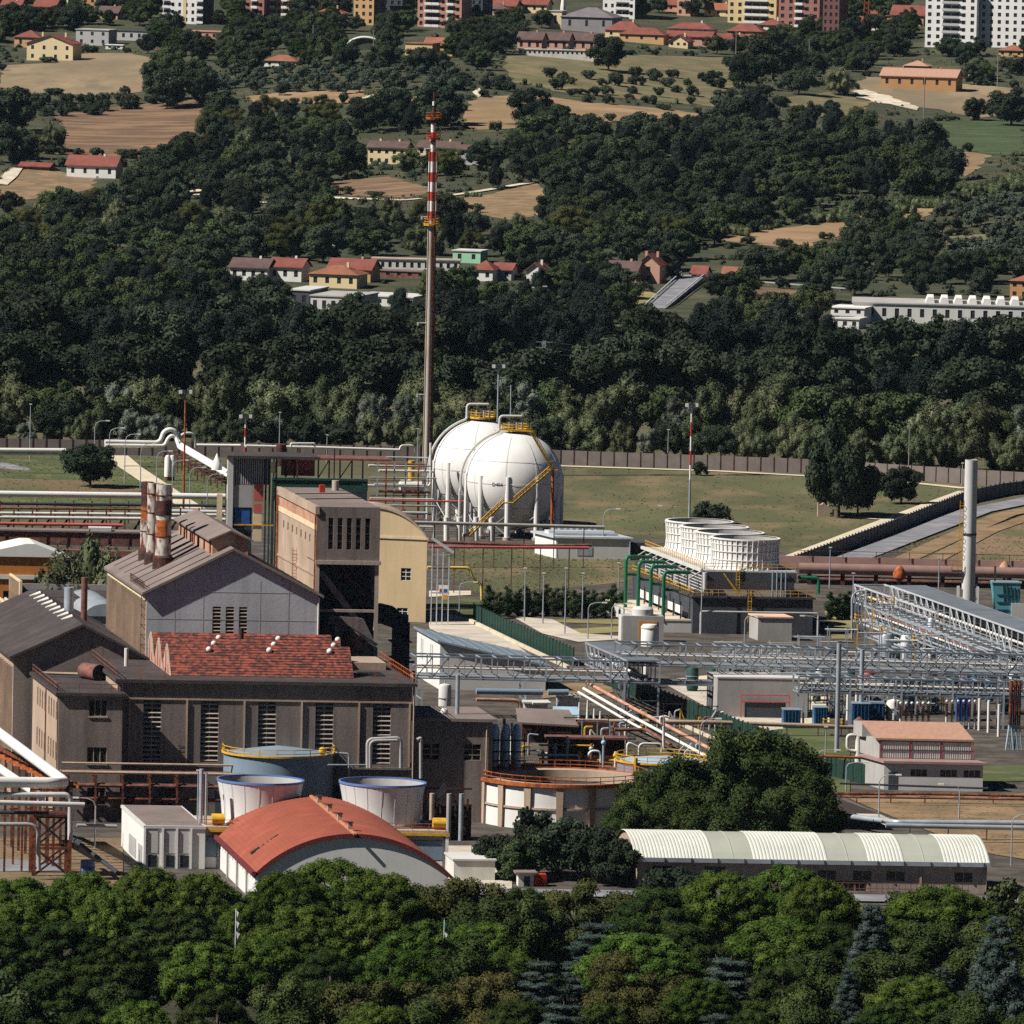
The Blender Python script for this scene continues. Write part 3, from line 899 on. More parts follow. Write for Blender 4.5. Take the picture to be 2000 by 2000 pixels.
def window(fr, a0, a1, z0, z1, parent, cols=2, rows=2, inset=0.3, glass=None, fm=None, t=0.1, slats=0, name='window'):
 """a window set back in its opening: pane, then frame bars (and louvre slats) as sub-parts"""
 w = part(MB(fr).box(a0, inset, z0, a1, inset + 0.06, z1), name, glass or GLASS, parent)
 fm = fm or CONC
 mb = MB(fr)
 y0, y1 = inset - 0.12, inset - 0.01
 for i in range(cols + 1):
  a = a0 + (a1 - a0) * i / cols
  mb.box(max(a0, a - t / 2), y0, z0, min(a1, a + t / 2), y1, z1)
 if not slats:
  for j in range(rows + 1):
   z = z0 + (z1 - z0) * j / rows
   mb.box(a0, y0 - .02, max(z0, z - t / 2), a1, y0 + .05, min(z1, z + t / 2))
 part(mb, 'frame', fm, w)
 for j in range(slats):
  z = z0 + (z1 - z0) * (j + 0.5) / slats
  h = (z1 - z0) / slats * 0.16
  part(MB(fr).add([(a0, y0 - .16, z - h), (a1, y0 - .16, z - h), (a1, y0 + .1, z + h), (a0, y0 + .1, z + h), (a0, y0 - .16, z - h - .07), (a1, y0 - .16, z - h - .07), (a1, y0 + .1, z + h - .07), (a0, y0 + .1, z + h - .07)],
    [(0, 1, 2, 3), (7, 6, 5, 4), (0, 4, 5, 1), (1, 5, 6, 2), (2, 6, 7, 3), (3, 7, 4, 0)]), 'slat', fm, w)
 return w
def side(f, x, flip=False):
 """frame of a side wall at local x: runs from the front into the depth"""
 return (lambda a, b, z: f(x - b, a, z)) if flip else (lambda a, b, z: f(x + b, a, z))
def rail(path, parent, m, h=1.1, gap=2.0, r=0.05, name='railing', mids=1):
 """guard rail along a polyline of world points: posts and rails, too thin to pick apart"""
 mb = MB()
 for p, q in zip(path, path[1:]):
  p, q = Vector(p), Vector(q)
  n = max(1, int((q - p).length / gap))
  for i in range(n + 1):
   b = p + (q - p) * (i / n)
   mb.bar(b, b + Vector((0, 0, h)), r * 1.6)
  for k in range(mids + 1):
   dz = Vector((0, 0, h * (1 - 0.48 * k)))
   mb.bar(p + dz, q + dz, r * 1.7)
 return part(mb, name, m, parent, kind='stuff')
def ladder(p, q, parent, m, w=0.6, cage=True, name='ladder'):
 p, q = Vector(p), Vector(q)
 mb = MB()
 s = Vector((w / 2, 0, 0))
 mb.bar(p - s, q - s, 0.1)
 mb.bar(p + s, q + s, 0.1)
 n = int((q - p).length / 0.5)
 for i in range(1, n):
  c = p + (q - p) * (i / n)
  mb.bar(c - s, c + s, 0.06)
  if cage and i > 4 and i % 3 == 0:
   mb.bar(c - s, c - s * 1.2 + Vector((0, -.7, 0)), .07)
   mb.bar(c + s, c + s * 1.2 + Vector((0, -.7, 0)), .07)
   mb.bar(c - s * 1.2 + Vector((0, -.7, 0)), c + s * 1.2 + Vector((0, -.7, 0)), .07)
 return part(mb, name, m, parent, kind='stuff')
def gable_roof(mb, x0, x1, y0, y1, ze, zr, xr=None, over=0.5, th=0.35):
 """two-slope roof with its ridge along the depth"""
 xr = (x0 + x1) / 2 if xr is None else xr
 sl, sr = (zr - ze) / (xr - x0), (zr - ze) / (x1 - xr)
 a, b = y0 - over, y1 + over
 L, R = (x0 - over, ze - over * sl), (x1 + over, ze - over * sr)
 mb.prism([(L[0], a, L[1]), (xr, a, zr), (R[0], a, R[1]), (R[0], a, R[1] + th), (xr, a, zr + th), (L[0], a, L[1] + th)], (0, b - a, 0))
 return mb
# ------------------------------------------------------------------ the old power house (front hall)
fA = Fr(G(228, 1600), 3.0, 9.5)
hall = thing('power_hall', 'long brown concrete hall with five tall louvred windows behind the white cooling stacks', 'building', fA(0, 0, 0))
WX = [(3.65 + 8.5 * i, 6.32 + 8.5 * i, 8.7, 17.75) for i in range(5)]
mb = MB(fA)
wall_open(mb, 0, 43.4, 0, 20.4, WX, 0.0, 0.55)
mb.box(0, 0.62, 0, 43.4, 0.7, 20.35)
part(mb, 'front_wall', CONC_BROWN, hall)
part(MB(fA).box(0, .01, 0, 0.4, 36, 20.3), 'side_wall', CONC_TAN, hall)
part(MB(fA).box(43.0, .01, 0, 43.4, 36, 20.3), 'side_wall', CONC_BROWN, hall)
part(MB(fA).box(0.4, 35.6, 0, 43.0, 36, 20.3), 'back_wall', CONC_BROWN, hall)
rf = part(MB(fA).box(-0.55, -0.6, 20.4, 44.1, 36.3, 20.9), 'roof', ROOF_DARK, hall)
part(MB(fA).box(-0.3, -0.16, 17.9, 43.7, -0.003, 18.15), 'cornice', CONC_TAN, hall)
part(MB(fA).box(-0.3, -0.25, 8.0, 43.7, -0.003, 8.35), 'cornice', CONC_BROWN, hall)
for i in range(7):
 x = 1.6 + 8.5 * i if i < 5 else (0.25 if i == 5 else 43.1)
 bpart(fA(x, -0.1, 8.4), fA(x, -0.1, 17.9), 0.28, 'pilaster', CONC_TAN, hall)
for w in WX:
 window(fA, *w, hall, cols=2, inset=0.45, glass=BLACK, fm=CONC, t=0.13, slats=13)
# lower front openings behind the pipework
for x in (6, 14.5, 23, 31.5, 39):
 part(MB(fA).box(x, -0.06, 1.0, x + 3.0, -0.003, 5.6), 'door_panel', GREY_DARK, hall)
# red tile roofs across the flat roof
for k, yr in enumerate((11.5, 21.0, 30.5)):
 x0, x1 = 8.6, 35.6
 hw, zb, zr = 5.0, 20.9, 25.1
 t = part(MB(fA).prism([(x0, yr - hw, zb), (x0, yr + hw, zb), (x0, yr + .1, zr), (x0, yr - .1, zr)], (x1 - x0, 0, 0)), 'tile_roof', ROOF_RED, hall)
 # rows of tiles as real steps on the lit slope
 mbt = MB(fA)
 for j in range(12):
  ta, tb = j / 12.0, (j + 1.02) / 12.0
  ya, za = yr - hw + hw * ta, zb + (zr - zb) * ta
  yb, zb2 = yr - hw + hw * tb, zb + (zr - zb) * tb
  mbt.add([(x0 - .1, ya - .1, za + .05), (x1 + .1, ya - .16, za + .06), (x1 + .1, yb - .03, zb2 + .03), (x0 - .1, yb - .03, zb2 + .03)], [(0, 1, 2, 3)])
  mbt.add([(x0 - .1, ya - .1, za + .05), (x1 + .1, ya - .16, za + .06), (x1 + .1, ya - .06, za - .04), (x0 - .1, ya - .06, za - .04)], [(0, 1, 2, 3)])
 part(mbt, 'tile_courses', ROOF_RED, t, kind='stuff')
 part(MB(fA).prism([(x0 - .25, yr - hw, zb), (x0 - .25, yr + hw, zb), (x0 - .25, yr + .1, zr + .1), (x0 - .25, yr - .1, zr + .1)], (.24, 0, 0)), 'gable_end', CONC_TAN, t)
 for c in (-.55, 0, .55):
  part(MB(fA).prism([(x0 - .34, yr + c * hw - .5, zb + .2), (x0 - .34, yr + c * hw + .5, zb + .2), (x0 - .34, yr + c * hw, zb + (zr - zb) * (1 - abs(c)) * .8)], (.08, 0, 0)), 'vent_panel', RED_PINK, t)
 for j in range(3):
  xx = x0 + 6 + j * 9 + k * 2.0
  part(MB(fA).sphere((xx, yr - 1.0, zr - .6), 0.45, 10, 6), 'ridge_vent', WHITE_OLD, t, smooth='all')
for x, y, h in ((13.0, 33.5, 5.0), (21.5, 26, 5.5)):
 part(MB(fA).tube([(x, y, 20.9), (x, y, 20.9 + h)], .4), 'vent_pipe', RUST_BLACK, hall, smooth=True)
part(MB(fA).tube([(3.5, 20, 20.9), (3.5, 20, 23.6)], .3), 'vent_pipe', WHITE_OLD, hall, smooth=True)
bxp(fA, 37, 20, 20.9, 42.5, 30, 22.0, 'roof_hatch', CONC_TAN, hall)
bxp(fA, 37.5, 10, 20.88, 41, 16, 21.0, 'roof_opening', BLACK, hall)
rail([fA(-.3, -.3, 20.9), fA(-.3, 33, 20.9)], hall, RUST_BROWN, 1.4, 1.6)
rail([fA(43.8, 0, 20.9), fA(43.8, 34, 20.9)], hall, RUST_ORANGE, 1.4, 1.6)
for x in (3.2, 6.8, 38, 41.6):
 bpart(fA(x, .4, 20.9), fA(x, .4, 22.6), 0.14, 'rail_post', RUST_ORANGE, hall)
bpart(fA(-.15, -.2, 0), fA(-.15, -.2, 20.3), .22, 'downpipe', RUST_BROWN, hall, shape='cyl')
bpart(fA(43.7, -.2, 0), fA(43.7, -.2, 20.3), .25, 'downpipe', CONC_TAN, hall, shape='cyl')
# soot mark and scrawled lettering on the wall
mb = MB(fA)
for i, (dx, dz, w, h) in enumerate([(0, 0, .5, .12), (.2, -.35, 1.1, .16), (.55, -.1, .7, .1), (.1, -.75, .3, .2), (.35, -.95, 1.0, .18), (.9, -.7, .3, .1)]):
 mb.poly([(8.9 + dx, -.006, 11.0 + dz), (8.9 + dx + w, -.006, 11.0 + dz), (8.9 + dx + w, -.006, 11.0 + dz + h), (8.9 + dx, -.006, 11.0 + dz + h)])
part(mb, 'painted_scrawl', BLACK, hall, kind='stuff')
# ------------------------------------------------------------------ left annex with rows of small windows
fB = Fr(G(111, 1603), 3.0, 10.0)
annex = thing('power_hall_annex', 'brown flat-roofed annex with rows of small windows joined to the louvred hall', 'building', fB(0, 0, 0))
OPS = [(4.5, 7.1, 15.6, 18.0), (4.3, 7.2, 8.6, 11.0), (4.4, 7.1, 2.5, 5.0)]
mb = MB(fB)
wall_open(mb, 0, 9.4, 0, 18.6, OPS, 0, .35)
mb.box(.35, .42, 0, 9.3, .5, 18.6)
part(mb, 'front_wall', CONC_BROWN, annex)
for o in OPS:
 window(fB, *o, annex, cols=3, rows=1, inset=.28, fm=CONC_TAN, glass=BLACK)
 bxp(fB, o[0] - .15, -.15, o[2] - .22, o[1] + .15, -.003, o[2] - .02, 'sill', CONC_TAN, annex)
lw = side(fB, 0)
ops = []
for zz in (16.2, 10.2, 5.2):
 for g in (2.0, 15.5):
  for i in range(4):
   ops.append((g + i * 2.9, g + i * 2.9 + 1.4, zz - 1.6, zz + 1.2))
mb = MB(lw)
wall_open(mb, 0.0, 31, 0, 18.6, ops, 0, .3)
mb.box(0.4, .4, 0, 31, .5, 18.6)
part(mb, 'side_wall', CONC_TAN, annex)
for o in ops:
 window(lw, *o, annex, cols=1, rows=2, inset=.25, fm=CONC_TAN)
bxp(fB, -.5, -.5, 18.6, 9.9, 31.3, 19.05, 'roof', ROOF_DARK, annex)
bxp(fB, .5, 30.6, 0, 9.4, 31, 18.6, 'back_wall', CONC_BROWN, annex)
rail([fB(9.4, .2, 19.05), fB(-.2, .2, 19.05), fB(-.2, 30, 19.05)], annex, RUST_BROWN, 1.3, 1.5)
for y in (0.1, 14.2):
 bpart(fB(-.15, y, 0), fB(-.15, y, 18.5), .2, 'downpipe', RUST_BROWN, annex, shape='cyl')
part(MB(fB).tube([(6.6, 22.5, 20.2), (8.4, 19.0, 20.2)], [1.25, 1.25], 16, caps=False), 'roof_duct', RUST_BROWN, annex, smooth=True)
part(MB(fB).tube([(6.75, 22.2, 20.2), (8.35, 19.1, 20.2)], 1.1, 16), 'duct_mouth', BLACK, annex)
part(MB(fB).tube([(0.5, 24, 19.6), (6.6, 23, 19.6)], .22), 'roof_pipe', CONC_TAN, annex)
# ------------------------------------------------------------------ boiler house with the grey gable
fC = Fr(G(279.5, 1555), 3.0, 9.8)
boil = thing('boiler_house', 'tall boiler house with grey gable wall and brown pitched roof carrying rusty stacks', 'building', fC(0, 0, 0))
ZE, ZR, WD, DP = 31.0, 37.6, 25.9, 44.0
OPS = [(10.0 + i * 2.0, 11.25 + i * 2.0, 24.6, 29.0) for i in range(3)]
mb = MB(fC)
wall_open(mb, 0, WD, 0, ZE, OPS, 0, .4)
mb.poly([(0, 0, ZE), (WD, 0, ZE), (WD / 2, 0, ZR)])
mb.box(.4, .45, 0, WD, .55, ZE - .1)
part(mb, 'gable_wall', GABLE_GREY, boil)
for o in OPS:
 window(fC, *o, boil, cols=1, inset=.3, glass=BLACK, fm=CONC_TAN, slats=8)
# render panels: raised joint lines
mb = MB(fC)
for z in (22.5, 27.0, 31.2):
 a = 0 if z < ZE else (z - ZE) / (ZR - ZE) * WD / 2
 mb.box(a + .1, -.025, z - .05, WD - a - .1, -.003, z + .05)
for x in (4.3, 8.6, 17.2, 21.5):
 mb.box(x - .05, -.02, 10, x + .05, -.003, 33)
part(mb, 'panel_joints', GREY_MID, boil, kind='stuff')
part(MB(fC).box(WD - .4, .56, 0, WD, DP, ZE), 'side_wall', CONC_BROWN, boil)
part(MB(fC).box(.4, DP - .4, 0, WD - .4, DP, ZE), 'back_wall', CONC_BROWN, boil)
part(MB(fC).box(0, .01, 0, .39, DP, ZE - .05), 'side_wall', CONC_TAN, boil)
for i in range(15):
 y = 1.2 + i * 2.95
 bpart(fC(-.22, y, 16), fC(-.22, y, ZE - 1.2), .75, 'fin', CONC_TAN, boil, h=.44)
bxp(fC, -.3, 0.2, ZE - 1.2, -.003, DP, ZE - .15, 'cornice', TRIM_CREAM, boil)
mb = MB(fC)
gable_roof(mb, 0, WD, 0, DP, ZE, ZR, over=.8, th=.4)
roofC = part(mb, 'roof', ROOF_BROWN, boil)
# roof seams (raised ribs)
for i in range(7):
 y = 3 + i * 6.2
 for sx in (0, 1):
  p, q = (fC(.2, y, ZE + .48), fC(WD / 2 - 3, y, ZR - 1.1)) if sx == 0 else (fC(WD - .2, y, ZE + .48), fC(WD / 2 + 3, y, ZR - 1.1))
  bpart(p, q, .2, 'seam', ROOF_DARK, roofC)
# monitor along the ridge
mo = part(MB(fC).prism([(WD / 2 - 2.7, 3.2, ZR - 1.3), (WD / 2 + 2.7, 3.2, ZR - 1.3), (WD / 2 + 2.7, 3.2, ZR + 1.4), (WD / 2, 3.2, ZR + 2.6), (WD / 2 - 2.7, 3.2, ZR + 1.4)], (0, 38, 0)), 'roof_monitor', CONC_PINK, roofC)
mb = MB(fC)
gable_roof(mb, WD / 2 - 2.7, WD / 2 + 2.7, 3.2, 41.2, ZR + 1.4, ZR + 2.6, over=.7, th=.25)
part(mb, 'monitor_roof', ROOF_BROWN, roofC)
for i in range(6):
 bpart(fC(WD / 2 - 2.75, 5 + i * 6.6, ZR - .9), fC(WD / 2 - 2.75, 5 + i * 6.6, ZR + 1.2), .3, 'monitor_post', RUST_BLACK, roofC)
bpart(fC(WD + .1, -.1, 5), fC(WD + .1, -.1, ZE - .4), .3, 'downpipe', WHITE_OLD, boil, shape='cyl')
ladder(fC(-.3, 1.4, 17), fC(-.3, 1.4, ZE), boil, RUST_BLACK, cage=True)
rail([fC(-.4, 0, ZE + .3), fC(-.4, 16, ZE + .3)], boil, RUST_BLACK, 1.2, 1.2)
# stacks on the roof slope
STK = [('tall soot-topped rusty stack, rearmost on the brown boiler house roof', 4.2, 33, 11.8, .95, RUST_BLACK, RUST_WHITE),
  ('peeling white stack second from the rear on the boiler house roof', 4.2, 26, 12.2, .95, RUST_WHITE, RUST_WHITE),
  ('thin rusty stack squeezed between two peeling stacks on the boiler house roof', 4.6, 22.0, 11.0, .6, RUST_BLACK, RUST),
  ('stout stack with white collar and rust band, foremost on the boiler house roof', 4.7, 17.5, 12.4, 1.22, RUST_WHITE, RUST_WHITE)]
for i, (lab, x, y, h, r, top, low) in enumerate(STK):
 z0 = ZE + x * (ZR - ZE) / (WD / 2) + .3
 st = thing('boiler_stack', lab, 'stack', fC(x, y, z0 - .5), 'stacks on the boiler house roof')
 c = (x, y)
 part(MB(fC).lathe(c, [(r, z0 - .8), (r, z0 + h * .5)], 20), 'lower_section', low, st, smooth=True)
 part(MB(fC).lathe(c, [(r * .98, z0 + h * .5), (r * .98, z0 + h), (r * .85, z0 + h), (r * .85, z0 + h - 1.5)], 20), 'upper_section', top, st, smooth=True)
 part(MB(fC).lathe(c, [(r * 1.3, z0 - .9), (r * 1.3, z0 + 1.2), (r, z0 + 1.5)], 20), 'base_collar', RUST_BLACK, st, smooth=True)
 for zz in (.35, .62, .86):
  part(MB(fC).lathe(c, [(r, z0 + h * zz), (r * 1.08, z0 + h * zz), (r * 1.08, z0 + h * zz + .12), (r, z0 + h * zz + .12)], 20), 'band', RUST_BLACK, st, smooth=True)
 if i in (0, 3):
  part(MB(fC).lathe(c, [(r * 1.015, z0 + h * (.34 if i else .5)), (r * 1.015, z0 + h * (.56 if i else .68))], 20, -2.8, -1.2), 'rust_patch', RUST_ORANGE, st, smooth=True)
 if i == 3:
  part(MB(fC).lathe(c, [(r * 1.02, z0 + h * .62), (r * 1.02, z0 + h * .8)], 20), 'soot_section', RUST_BLACK, st, smooth=True)
# ------------------------------------------------------------------ left gabled hall
fD = Fr(G(22, 1553), 3.0, 9.8)
lh = thing('gabled_hall', 'gabled hall with dark felt roof and ribbed side wall beside the boiler house', 'building', fD(0, 0, 0))
mb = MB(fD)
mb.poly([(0, 0, 0), (20, 0, 0), (20, 0, 21), (10.3, 0, 25.8), (0, 0, 21)])
part(mb, 'gable_wall', CONC_BROWN, lh)
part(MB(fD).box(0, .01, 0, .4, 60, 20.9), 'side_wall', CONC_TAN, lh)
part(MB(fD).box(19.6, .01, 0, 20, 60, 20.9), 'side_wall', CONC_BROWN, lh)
part(MB(fD).box(.4, 59.6, 0, 19.6, 60, 20.9), 'back_wall', CONC_BROWN, lh)
for i in range(20):
 bpart(fD(-.2, 1.0 + i * 2.9, 1), fD(-.2, 1.0 + i * 2.9, 19.5), .7, 'fin', CONC_TAN, lh, h=.4)
mb = MB(fD)
gable_roof(mb, 0, 20, 0, 60, 21, 25.8, 10.3, over=.7, th=.4)
rD = part(mb, 'roof', ROOF_DARK, lh)
for i in range(9):
 y = 12 + i * 5.0
 part(MB(fD).prism([(10.3, y, 26.15), (10.3 - 1.6, y + 1.3, 25.55), (10.3 + .2, y + 2.6, 26.15)], (0, 0, .15)), 'ridge_flashing', WHITE_OLD, rD)
part(MB(fD).tube([(11.2, 24, 26), (11.2, 24, 29.6)], .75, 12), 'roof_cowl', STEEL, lh, smooth=True)
part(MB(fD).tube([(13.8, 26, 23), (13.8, 26, 31)], .5, 12), 'vent_stack', RUST_BROWN, lh, smooth=True)
# ------------------------------------------------------------------ concrete bunker tower
fE = Fr(G(609, 1550), 3.0, 10.3)
tw = thing('bunker_tower', 'concrete coal bunker tower with five narrow slots overhanging a dark open bay', 'tower', fE(0, 0, 0))
SL = [(1.75 + i * 1.4, 2.5 + i * 1.4, 37.4, 42.2) for i in range(5)]
mb = MB(fE)
wall_open(mb, 0, 9.6, 35.5, 43.7, SL, 0, .5)
mb.box(.3, .6, 35.5, 9.6, .7, 43.6)
mb.box(0, 0, 35.3, 9.6, 9, 35.5)
part(mb, 'head_wall', CONC_BROWN, tw)
for o in SL:
 window(fE, *o, tw, cols=1, rows=4, inset=.35, glass=BLACK, fm=CONC, t=.08)
ops = [(6 + i * 4.3, 7.3 + i * 4.3, 37.9, 39.1) for i in range(7)]
lw = side(fE, 0)
mb = MB(lw)
wall_open(mb, 0.3, 38, 0, 40.2, ops, 0, .35)
mb.box(.5, .45, 0, 38, .55, 40)
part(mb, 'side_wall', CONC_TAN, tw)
for o in ops:
 window(lw, *o, tw, cols=1, rows=1, inset=.3, fm=CONC_TAN)
bxp(fE, -.12, .2, 40.2, .3, 38.1, 41.0, 'cream_band', TRIM_CREAM, tw)
bxp(fE, -.02, .25, 41.0, .3, 38, 42.7, 'pink_band', CONC_PINK, tw)
bxp(fE, -.3, -.25, 42.7, .3, 38.3, 43.9, 'parapet', CONC_TAN, tw)
bxp(fE, -.2, -.35, 35.1, 9.8, -.003, 35.7, 'ledge', CONC, tw)
bxp(fE, -.18, .3, 33.2, -.003, 38, 33.6, 'ledge', CONC_TAN, tw)
bxp(fE, 9.2, .71, 10, 9.6, 38, 43.7, 'side_wall', CONC, tw)
bxp(fE, .31, .1, 43.7, 9.55, 38, 43.85, 'roof', ROOF_BROWN, tw)
bxp(fE, .5, 37.6, 0, 9.2, 38, 43.6, 'back_wall', CONC, tw)
for y in (14, 24):
 bpart(fE(.2, y, 43.9), fE(9.4, y + 3, 43.9), .5, 'roof_kerb', CONC, tw, h=.25)
bxp(fE, 4.5, 26, 43.85, 5.3, 27, 45.2, 'roof_box', RED, tw)
part(MB(fE).tube([(8.0, 33, 43.85), (8.0, 33, 45.4)], .55, 12), 'roof_cowl', CONC, tw, smooth=True)
# open bay under the head
bxp(fE, .3, 6.5, 22, 9.4, 6.9, 35.3, 'bay_back_wall', GREY_DARK, tw)
for x in (.25, 9.3):
 bpart(fE(x, .35, 20), fE(x, .35, 35.3), .6, 'bay_column', CONC, tw)
bpart(fE(.3, .5, 28.0), fE(9.3, .5, 28.0), .4, 'bay_beam', CONC, tw)
bpart(fE(1.0, 2.0, 33.8), fE(6.6, 2.0, 26.5), .9, 'chute', CONC_BROWN, tw)
bpart(fE(4.2, 3.0, 34.5), fE(8.8, 3.0, 29.0), .5, 'brace', RUST_BLACK, tw)
bpart(fE(.6, 3.4, 30), fE(6.5, 3.4, 35), .3, 'brace', RUST_BLACK, tw)
# hopper below the bay
part(MB(fE).prism([(1.6, 0.1, 14), (9.6, .1, 14), (9.6, .1, 22.5), (7.4, .1, 26.8), (2.3, .1, 27.3), (1.6, .1, 25.0)], (0, 6, 0)), 'hopper', CONC_BROWN, tw)
part(MB(fE).sphere((5.6, -.2, 23.4), 1.75, 20, 12), 'round_vent', RUST_BROWN, tw, smooth='all')
bxp(fE, 1.75, -.02, 21.5, 3.0, .12, 26.0, 'doorway', BLACK, tw)
bpart(fE(3.0, -.6, 26.8), fE(9.4, -.6, 22.9), .5, 'conveyor_rail', STEEL_DARK, tw)
ladder(fE(-.3, 19, 30.5), fE(-.3, 19, 36.0), tw, RUST_ORANGE)
bpart(fE(-.2, .4, 20), fE(-.2, .4, 43.3), .25, 'downpipe', RUST_ORANGE, tw, shape='cyl')
bpart(fE(-.25, 37.5, 24), fE(-.25, 37.5, 43.5), .3, 'downpipe', RUST_ORANGE, tw, shape='cyl')
# ------------------------------------------------------------------ dark duct dropping from the tower
fF = Fr(G(726, 1532), 3.0, 9.0)
du = thing('flue_duct', 'dark steel flue duct bending down from the bunker tower in front of the cream building', 'duct', fF(0, 0, 0))
part(MB(fF).prism([(-1.5, 0, 25.0), (-1.5, 0, 27.6), (1.2, 0, 27.8), (3.0, 0, 27.4), (4.4, 0, 26.2), (4.4, 0, 22), (2.8, 0, 24.2), (1.0, 0, 24.8)], (0, 2.6, 0)), 'duct_bend', STEEL_DARK, du)
part(MB(fF).box(3.0, .05, 17.3, 5.4, 2.55, 25.0), 'duct_shaft', STEEL_DARK, du)
part(MB(fF).box(3.4, .3, 25.0, 5.2, 2.3, 26.2), 'duct_cap', BLACK, du)
part(MB(fF).box(2.6, -.2, 8, 5.6, 3, 17.3), 'duct_box', STEEL_DARK, du)
for z in (10, 12.5, 15, 19.5, 22):
 part(MB(fF).box(2.5, -.3, z, 5.7, 3.1, z + .18), 'stiffener', GREY_DARK, du)
for x in (-2.4, -1.2, .1, 6.2):
 bpart(fF(x, 0, 0), fF(x, 0, 17.6 if x > 5 else 20), .3, 'frame_leg', BLACK, du)
for z in (17.5, 19.0):
 bpart(fF(-2.4, 0, z), fF(6.2, 0, z), .3, 'frame_beam', BLACK, du)
# ------------------------------------------------------------------ right annex of the hall
fG = Fr(G(797, 1606), 2.0, 9.5)
ra = thing('hall_side_annex', 'low brown annex with two barred windows at the end of the louvred hall', 'building', fG(0, 0, 0))
OPS = [(2.0, 4.5, 9.4, 11.8), (8.1, 10.6, 9.4, 11.8)]
mb = MB(fG)
wall_open(mb, 0.3, 12.3, 0, 15.2, OPS, 0, .4)
mb.box(.4, .5, 0, 12.2, .6, 15.2)
part(mb, 'front_wall', CONC_BROWN, ra)
for o in OPS:
 window(fG, *o, ra, cols=2, rows=3, inset=.3, fm=CONC_TAN, glass=BLACK)
bxp(fG, .02, -.6, 15.2, 12.9, 18, 15.65, 'roof', ROOF_BROWN, ra)
bxp(fG, 11.9, .61, 0, 12.3, 17.5, 15.2, 'side_wall', CONC_BROWN, ra)
bpart(fG(11.4, -.2, 0), fG(11.4, -.2, 14.6), .25, 'downpipe', CONC_TAN, ra, shape='cyl')
part(MB(fG).sphere((6.0, 6, 16.0), .6, 10, 6), 'roof_vent', WHITE_OLD, ra, smooth='all')
part(MB(fG).tube([(8.0, 6.5, 15.6), (8.0, 6.5, 21.5)], .32, 10), 'vent_pipe', STEEL, ra, smooth=True)
# ------------------------------------------------------------------ buildings behind the gabled hall (left edge)
fH = Fr(G(128, 1420), 3.0, 10)
lb = thing('parapet_block', 'flat-roofed block with cream ribbed parapet behind the dark gabled hall', 'building', fH(0, 0, 0))
part(MB(fH).box(-7.5, 0, 0, 11, 14, 21.0), 'wall', CONC_BROWN, lb)
part(MB(fH).box(-7.8, -.1, 21, -7.4, 14, 23.6), 'parapet', TRIM_CREAM, lb)
part(MB(fH).box(-7.4, 13.6, 21, 11, 14, 22.0), 'parapet', GREY_MID, lb)
part(MB(fH).box(-7.39, 0.0, 21.0, 11, 13.6, 21.1), 'roof', ROOF_DARK, lb)
for i in range(7):
 bpart(fH(-7.9, 1 + i * 1.9, 17), fH(-7.9, 1 + i * 1.9, 23.4), .25, 'rib', CONC_TAN, lb)
fH2 = Fr(G(182, 1440), 3.0, 10)
cb = thing('canopy_shed', 'small curved-roof shed of pale sheet tucked behind the ribbed boiler wall', 'shed', fH2(0, 0, 0))
part(MB(fH2).box(-1.5, 0, 0, 4.5, 26, 19.5), 'wall', GREY_MID, cb)
arc = [(1.5 + 3.2 * math.cos(math.pi * k / 10), 19.5 + 2.0 * math.sin(math.pi * k / 10)) for k in range(11)]
part(MB(fH2).prism([(x, -.3, z) for x, z in arc], (0, 26, 0)), 'curved_roof', STEEL, cb, smooth=True)
part(MB(fH2).box(-2.1, -.3, 18.7, -1.55, 26, 19.2), 'gutter', WHITE, cb)
fH3 = Fr(G(-60, 1345), 2.0, 8)
ob = thing('orange_office_block', 'orange rendered office block with dark strip windows and white roof', 'building', fH3(0, 0, 0))
opsO = [(a, a + 3.4, z, z + 2.0) for z in (9.5, 14.6) for a in (1.0, 5.4, 9.8)]
mb = MB(fH3)
wall_open(mb, 0, 14.2, 0, 22.4, opsO, 0, .3)
part(mb, 'front_wall', mat('orange_render', lin('#c07a3a'), var=.12, streak=.15), ob)
bxp(fH3, .1, .4, 0, 14.1, 12, 22.3, 'core_wall', BLACK, ob)
for o in opsO:
 window(fH3, *o, ob, cols=2, rows=1, inset=.2, fm=GREY_DARK)
bxp(fH3, -.2, -.25, 18.6, 14.5, -.003, 19.3, 'band', WHITE_OLD, ob)
part(MB(fH3).prism([(-.4, -.4, 22.4), (16.5, -.4, 22.4), (10.6, -.4, 24.6), (9.0, -.4, 24.6)], (0, 12, 0)), 'roof', WHITE, ob)
fH4 = Fr(G(-40, 1410), 2.0, 8)
cs = thing('ribbed_sheet_shed', 'low shed with pale ribbed sheet roof at the foot of the orange office', 'shed', fH4(0, 0, 0))
part(MB(fH4).box(0, 0, 0, 12.3, 10, 19), 'wall', GREY_MID, cs)
part(MB(fH4).box(-.3, -.3, 19, 12.6, 10, 19.3), 'roof', CONC_TAN, cs)
for i in range(14):
 bpart(fH4(.2 + i * .9, -.3, 19.35), fH4(.2 + i * .9, 10, 19.35), .3, 'rib', TRIM_CREAM, cs)
def Q(u, v, vg):
 """the point seen at photo pixel (u, v) that stands at the depth of ground row vg"""
 return AT(u, v, G(u, vg).y)
